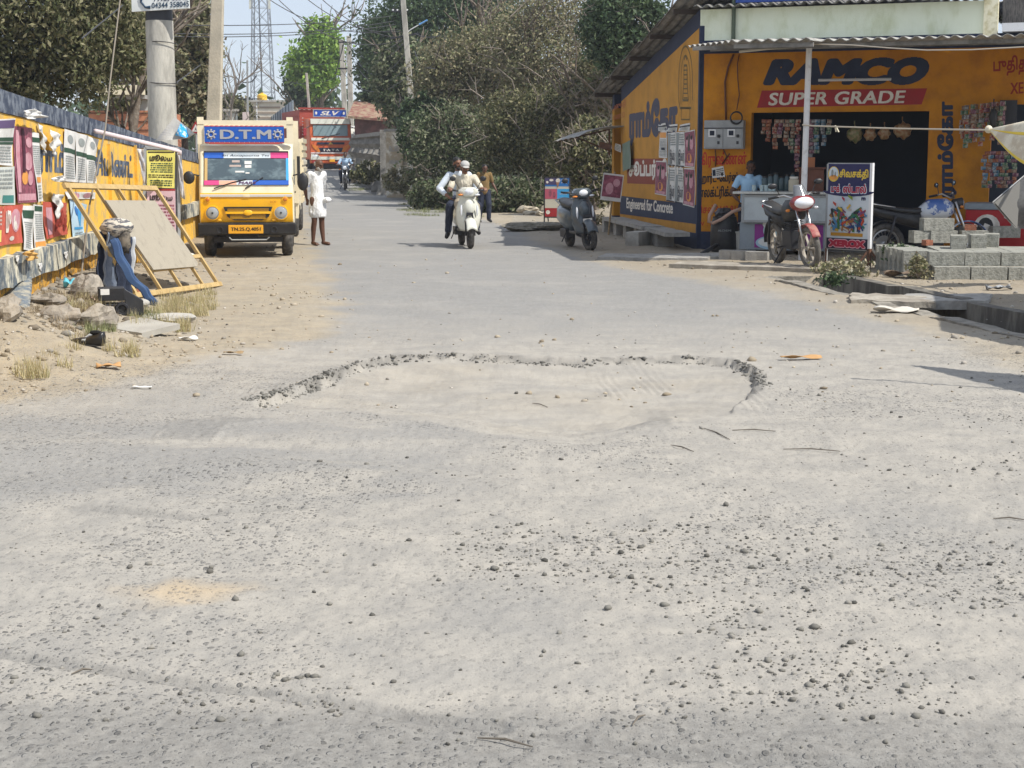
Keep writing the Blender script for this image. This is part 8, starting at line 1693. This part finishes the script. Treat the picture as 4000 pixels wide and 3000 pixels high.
# wires
def ww(label, pts, r=.012, sag=0, n=14): return wire('overhead_wire', label, pts, r, mat('wire_grey', (.05, .05, .055), .6), sag, 'wire', n, 'overhead wires')
P0 = PW(1535, 44, 60); P1 = PW(1552, 38, 60); P2 = PW(1590, 42, 60)
for i, (u0, v0, Y0, u1, v1, Y1, s) in enumerate([
    (-60, 66, 30, 1535, 62, 60, .25), (-60, 86, 30, 1540, 82, 60, .35), (-60, 108, 30, 1545, 96, 60, .3),
    (1040, -10, 60, 1580, 110, 60, .6), (1060, -30, 60, 1580, 150, 60, .9), (1180, -20, 60, 1590, 120, 60, .5), (1250, -10, 60, 1600, 150, 60, .4),
    (1580, 150, 60, 1345, 165, 90, .6), (1580, 165, 60, 1365, 160, 90, .9), (1585, 205, 60, 1365, 180, 90, 1.2), (1590, 255, 60, 1365, 200, 90, 1.2), (1590, 300, 60, 1330, 268, 91, .9),
    (1620, 130, 60, 1720, 138, 52, .1), (1620, 200, 60, 1720, 180, 52, .7), (1625, 262, 60, 1700, 268, 52, .0), (690, 322, 28, 812, 232, 55, 0), (480, 20, 30, 320, 150, 24, 0), (1075, 235, 100, 1335, 235, 90, .3), (1080, 300, 100, 1335, 290, 91, .5)]):
    ww(f'{["first", "second", "third"][i] + " wire crossing the sky low at the upper left" if i < 3 else ["steep wire dropping from the top edge to the leaning pole", "second steep wire to the leaning pole", "third steep wire to the leaning pole", "fourth steep wire to the leaning pole", "wire from the leaning pole to the twin poles", "slack wire below it to the twin poles", "third slack wire to the twin poles", "fourth slack wire to the twin poles", "lowest slack wire to the twin poles", "short wire running right from the leaning pole", "looped cable right of the leaning pole", "pale service wire into the thicket", "stay wire from the thick post", "bent branch like wire at the upper left", "wire behind the lattice tower", "lower wire behind the lattice tower"][i - 3]}', [W(u0, v0, Y0), W(u1, v1, Y1)], .012 if Y0 < 40 else .016, s)
tag(MB().tube([W(472, -20, 20), W(430, 320, 18.3), W(412, 500, 17.4), W(350, 800, 16.3), W(318, 1075, 15.6), G(300, 1170)], .010, 5).build('guy_wire', mat('cable_tan', (.2, .17, .13), .8)), 'thin guy wire slanting down across the yellow wall to the ground', 'wire')
# house behind the wall
HY = 41.0; hA = W(345, 432, HY); hB_ = W(578, 432, HY); hs_ = thing('house', 'orange brick house with cream fascia half hidden behind the tree', 'house', (hA.x, HY, 0)); wd_ = hB_.x - hA.x
MB().box((wd_ / 2, 2, hA.z / 2), (wd_, 4, hA.z)).build('wall', mat('orange_house_brick', (.50, .22, .12), .9, noise=(3, .4, .6), col2=(.42, .17, .1)), hs_)
m = MB()
for k in range(12): m.box((wd_ / 2, -.01, .3 + .22 * k), (wd_, .02, .03))
m.build('brick_courses', mat('mortar_shadow', (.14, .07, .045), .9), hs_)
zf1, zf0 = W(430, 335, HY).z, W(430, 372, HY).z; MB().box((wd_ * .62, -.3, (zf0 + zf1) / 2), (wd_ * .75, .2, zf1 - zf0)).build('fascia', crm, hs_); MB().box((wd_ * .62, .6, zf0 - .5), (wd_ * .7, .2, 1.0)).build('upper_wall', mat('pale_aqua_wall', (.5, .58, .55), .8), hs_); MB().box((wd_ * .62, 1.5, zf0 - .05), (wd_ * .75, 3.5, .1)).build('roof', concrete, hs_)
# far buildings along the road end
def bldg(name, label, u0, u1, vt, Y, dp, mt, rz=0, group=None):
    a_ = W(u0, vt, Y); b_ = W(u1, vt, Y); g0 = float(rise(Y)); t = thing(name, label, 'building', ((a_.x + b_.x) / 2, Y, g0), rz, group); w_ = b_.x - a_.x; h_ = a_.z - g0; MB().box((0, dp / 2, h_ / 2 - .2), (w_, dp, h_ + .4)).build('wall', mt, t); return t, w_, h_
t, w_, h_ = bldg('building', 'cream flat roofed building with a yellow water tank on its roof', 980, 1112, 398, 128, 8, mat('cream_wall_paint', (.66, .62, .52), .85, noise=(1, .4, .7), col2=(.55, .5, .42)))
m = MB()
for k in range(5): m.box((-.1, -.03, h_ - .45 - .42 * k), (w_ * .8, .05, .16))
m.build('louvre', mat('brown_louvre', (.32, .26, .2), .8), t); MB().box((0, 3.9, h_ + .06), (w_ + .3, 8.3, .16)).build('roof_slab', concrete_l, t); MB().box((0, -.04, .9), (w_ * .9, .05, 1.8)).build('white_panel', paper, t); MB().box((-.9, -.1, h_ / 2), (.1, .1, h_)).build('down_pipe', white_metal, t)
tk = thing('water_tank', 'yellow plastic water tank on the cream building roof', 'tank', (W(1013, 398, 129).x, 130.5, W(1013, 398, 128).z + .14)); MB().loft([[V3(r * math.cos(2 * PI * i / 20), r * math.sin(2 * PI * i / 20), z) for i in range(20)] for r, z in ((.40, 0), (.42, .05), (.42, .25), (.40, .28), (.42, .32), (.40, .5), (.2, .62), (.12, .64), (.12, .70))]).build('barrel', mat('tank_yellow', (.75, .45, .03), .4), tk, smooth='a')
tin = mat('blue_grey_tin_roof', (.22, .27, .31), .5, noise=(1.5, .4, .6), col2=(.30, .34, .37)); 
def shed(label, u0, vt0, u1, vt1, Y0, Y1, dv, u2=None):
    """a shed whose long eave runs from (u0,vt0) near to (u1,vt1) far"""
    A_ = W(u0, vt0, Y0); B_ = W(u1, vt1, Y1); t = thing('tin_shed', label, 'shed', (A_.x, A_.y, 0), 0, 'tin sheds at the end of the road'); B_ = B_ - V3(A_.x, A_.y, 0); A_ = V3(0, 0, A_.z); dn = V3(0, 0, -dv)
    MB().prism([A_, B_, B_ + dn, A_ + dn], (.06, .03, 0)).build('roof_sheet', tin, t); m = MB()
    for k in range(9): p = A_.lerp(B_, k / 8); m.bar(p + V3(-.02, -.05, .02), p + V3(-.02, -.05, -dv), .05, .04)
    m.build('sheet_ridges', mat('dark_ridge', (.13, .16, .18), .6), t); g0 = float(rise(Y0)); MB().prism([V3(A_.x, A_.y + .1, g0), V3(B_.x, B_.y + .1, g0), B_ + dn + V3(0, .1, 0), A_ + dn + V3(0, .1, 0)], (.1, .1, 0)).build('wall', mat('shed_wall', (.36, .26, .24), .9), t)
    return t
shed('blue grey tin shed just left of the red lorry', 1142, 392, 1062, 455, 92, 128, .85); shed('blue grey tin shed left of the cream building', 922, 442, 972, 405, 84, 118, .9)
MB_ = MB().box((0, 0, 0), (1, 1, 1)); 
t, w_, h_ = bldg('building', 'small grey block house right of the tall pole', 876, 924, 432, 84, 4, mat('grey_green_wall', (.36, .37, .33), .9)); MB().box((0, 1.9, h_ + .02), (w_ + .2, 4.1, .12)).build('roof_slab', concrete_l, t); MB().box((0, -.02, h_ - .6), (w_ * .84, .04, .9)).build('panel', mat('light_grey_panel', (.5, .5, .46), .8), t)
ns = thing('notice_board', 'small pinkish notice board on a thin pole by the tin shed', 'board', (W(967, 455, 77).x, 76.5, 0)); zq = W(967, 455, 76.5).z; MB().box((0, 0, zq), (.32, .03, .42)).build('panel', mat('pink_white', (.6, .5, .48), .7), ns); MB().cyl((0, .05, 0), (0, .05, zq + .1), .03, n=6).build('post', grey_metal, ns)
t, w_, h_ = bldg('building', 'dull pink house behind the baluster fence', 1385, 1570, 455, 80, 6, mat('dull_pink_wall', (.24, .12, .11), .9, noise=(2, .4, .6), col2=(.14, .08, .07))); m = MB().prism([V3(-w_ / 2 - .3, -.6, h_ - .1), V3(w_ / 2 + .3, -.6, h_ - .35), V3(w_ / 2 + .3, 3, h_ + .5), V3(-w_ / 2 - .3, 3, h_ + .8)], (0, 0, .12)); m.build('tiled_roof', mat('old_roof_tile', (.22, .09, .07), .9, noise=(4, .4, .6), col2=(.32, .24, .16)), t); m = MB().box((w_ * .3, -.05, h_ - 1.0), (.25, .1, 2.0)); m.build('pink_pillar', mat('pale_pink_paint', (.5, .32, .33), .8), t)
t, w_, h_ = bldg('building', 'pale cyan building seen through the bushes beside the shop', 2235, 2400, 388, 56, 5, mat('pale_cyan_wall', (.42, .58, .56), .8, noise=(2, .4, .7), col2=(.5, .6, .55))); MB().box((0, -.03, h_ * .5), (w_, .04, h_ * .42)).build('white_wall_band', paper, t); MB().box((0, 2.4, h_ + .02), (w_ + .2, 5.2, .1)).build('roof_edge', darkm, t)
# baluster fence
fa_, fb_ = W(1380, 528, 72), W(1497, 512, 59.5); g0 = float(rise(60)) * .6; fe = thing('baluster_fence', 'grey concrete fence of moulded balusters beside the red lorry', 'fence', (fa_.x, fa_.y, 0)); d = V3(fb_.x - fa_.x, fb_.y - fa_.y, 0); zf_a, zf_b = fa_.z, fb_.z
ga, gb_ = float(rise(72)), float(rise(59.5)); N_ = 6; rails = MB(); m = MB(); pan = MB()
fm = mat('fence_concrete', (.27, .26, .235), .9, noise=(5, .35, .65), col2=(.17, .16, .145), bump=(20, .5)); 
for k in range(N_ + 1):
    s = k / N_; p = d * s; zt3 = zf_a + (zf_b - zf_a) * s; g_ = ga + (gb_ - ga) * s
    m.loft([[V3(p.x, p.y, g_ + (zt3 - g_) * q) + V3(x * w, y * w, 0) for x, y in ((-.5, -.5), (.5, -.5), (.5, .5), (-.5, .5))] for q, w in ((0, .55), (.30, .22), (.50, .18), (.62, .5), (.72, .22), (.80, .42), (.9, .22), (.93, .4))])
    if k < N_: p2b = d * ((k + .5) / N_); m.torus(V3(p2b.x, p2b.y, g_ + (zt3 - g_) * .66), (1, .3, 0), .16, .05, 12, 5)
m.build('balusters', fm, fe); rails.prism([V3(0, -.1, zf_a - .16), d + V3(0, -.1, zf_b - .16), d + V3(0, -.1, zf_b), V3(0, -.1, zf_a)], (.2, .2, 0)); rails.prism([V3(0, .12, ga), d + V3(0, .12, gb_), d + V3(0, .12, gb_ + .7), V3(0, .12, ga + .7)], (.1, .1, 0)); rails.build('rail', fm, fe)
MB().box((d.x + .05, d.y - .1, (gb_ + zf_b) / 2), (.32, .32, zf_b - gb_ + .1)).build('end_pillar', fm, fe)
pw_ = thing('peeling_wall', 'peeling whitewashed wall with faded writing beyond the small dark tree', 'wall', (W(1512, 600, 57.5).x, 57.5, 0)); h2 = W(1512, 512, 57.5).z; gg0 = float(rise(57.5)); PWm = mat('peeling_whitewash', (.82, .79, .70), .9, noise=(1.6, .42, .58), col2=(.44, .36, .25), bump=(10, .4))
MB().box((.28, 0, (h2 + gg0) / 2 - .1), (.62, .3, h2 - gg0 + .2)).build('pillar', PWm, pw_); MB().prism([V3(.58, .05, gg0 - .1), V3(2.6, -1.5, gg0 - .1), V3(2.6, -1.5, h2 - 1.1), V3(1.2, -.4, h2 - .45), V3(.58, .05, h2 - .1)], (0, .25, 0)).build('panel', PWm, pw_); MB().box((.28, 0, h2 + .03), (.75, .42, .1)).build('coping', concrete, pw_)
letters_mb("கடை", V3(.08, -.156, h2 - .75), (1, 0, 0), (0, 0, 1), .35, .2, .02, 0, 20).build('lettering', mat('faded_grey_letter', (.38, .38, .37), .9), pw_); letters_mb("எண்ெணய்", V3(.08, -.156, h2 - 1.2), (1, 0, 0), (0, 0, 1), .38, .2, .02, 0, 20).build('lettering', mat('faded_grey_letter', None), pw_)
# heaps of soil and stone on the right verge
heap = mat('heap_soil', (.40, .32, .21), .95, noise=(6, .4, .6), col2=(.28, .22, .15), bump=(14, .8, .05))
for i, (u, v, r, lb) in enumerate([(1465, 722, (.9, .6, .28), 'tan soil heap at the foot of the peeling wall'), (1520, 738, (.7, .5, .16), 'low soil heap on the verge nearer the road'), (1400, 712, (.6, .5, .2), 'soil mound behind the distant rider')]): rock(lb, u, v, r, 40 + i, heap, 'soil_heap', 'soil heaps on the right verge')
lt = mat('lime_stone', (.55, .49, .38), .95, noise=(5, .4, .6), col2=(.38, .33, .25), bump=(10, .6, .03))
for i, (u, v, r) in enumerate([(2055, 832, (.28, .2, .12)), (2090, 824, (.34, .25, .16)), (2130, 830, (.30, .2, .14)), (2160, 826, (.25, .2, .16)), (2075, 840, (.2, .15, .08)), (2115, 842, (.22, .15, .08))]): rock(['leftmost pale stone of the heap behind the ice cream board', 'highest pale stone in the middle of the heap', 'broad pale stone touching the board', 'pale stone hidden half behind the board', 'small flat stone at the front left of the heap', 'small flat stone at the front right of the heap'][i], u, v, r, 50 + i, lt, 'pale_stone', 'pale stones heaped by the ice cream board')
rock('low dark heap of soil and weeds before the ice cream board', 2100, 898, (.75, .35, .10), 60, mat('dark_soil', (.14, .13, .10), .95, noise=(8, .4, .6), col2=(.24, .22, .18), bump=(14, .8, .05)), 'soil_heap', None)
gcl = thing('green_cloth', 'torn green cloth hanging on a stump in the bushes', 'cloth', G(2135, 808)); MB().sheet(lambda s, t: V3((s - .5) * .32, -.1 + .05 * math.sin(8 * s + 5 * t), .1 + t * 1.0), 10, 14, .006).build('cloth', mat('torn_green', (.03, .13, .08), .8, noise=(6, .45, .55), col2=(.06, .2, .13)), gcl); MB().tube([(.0, .05, 0), (-.2, .0, .9)], [.10, .07], 8).build('stump', mat('pale_stump', (.3, .26, .2), .9), gcl)
# warning sign triangle over the van
ts = thing('warning_sign', 'small red bordered triangular warning sign beyond the banner', 'sign', (W(765, 520, 42).x, 42, 0)); zc_ = W(765, 498, 42).z
MB().prism([V3(-.17, 0, zc_ - .15), V3(.17, 0, zc_ - .15), V3(0, 0, zc_ + .17)], (0, .02, 0)).build('red_border', redp, ts); MB().prism([V3(-.11, -.006, zc_ - .11), V3(.11, -.006, zc_ - .11), V3(0, -.006, zc_ + .09)], (0, .004, 0)).build('white_panel', paper, ts); MB().cyl((0, .04, 0), (0, .04, zc_ - .1), .03, n=8).build('post', grey_metal, ts); letters_mb("A", V3(-.03, -.008, zc_ - .09), (1, 0, 0), (0, 0, 1), .06, .09, .02, 0, 14).build('mark', brownink, ts)
# faint haze over the far end of the road
hz = MB().box((0, 165, 20), (700, 470, 44)).build('haze', None); hm = bpy.data.materials.new('haze_air'); hm.use_nodes = True; hn = hm.node_tree; hn.nodes.remove(hn.nodes['Principled BSDF']); pv = hn.nodes.new('ShaderNodeVolumePrincipled'); pv.inputs['Density'].default_value = .0007; pv.inputs['Color'].default_value = (.86, .9, .97, 1); pv.inputs['Anisotropy'].default_value = .3; hn.links.new(pv.outputs[0], hn.nodes['Material Output'].inputs['Volume']); hz.data.materials.append(hm); tag(hz, kind='stuff')
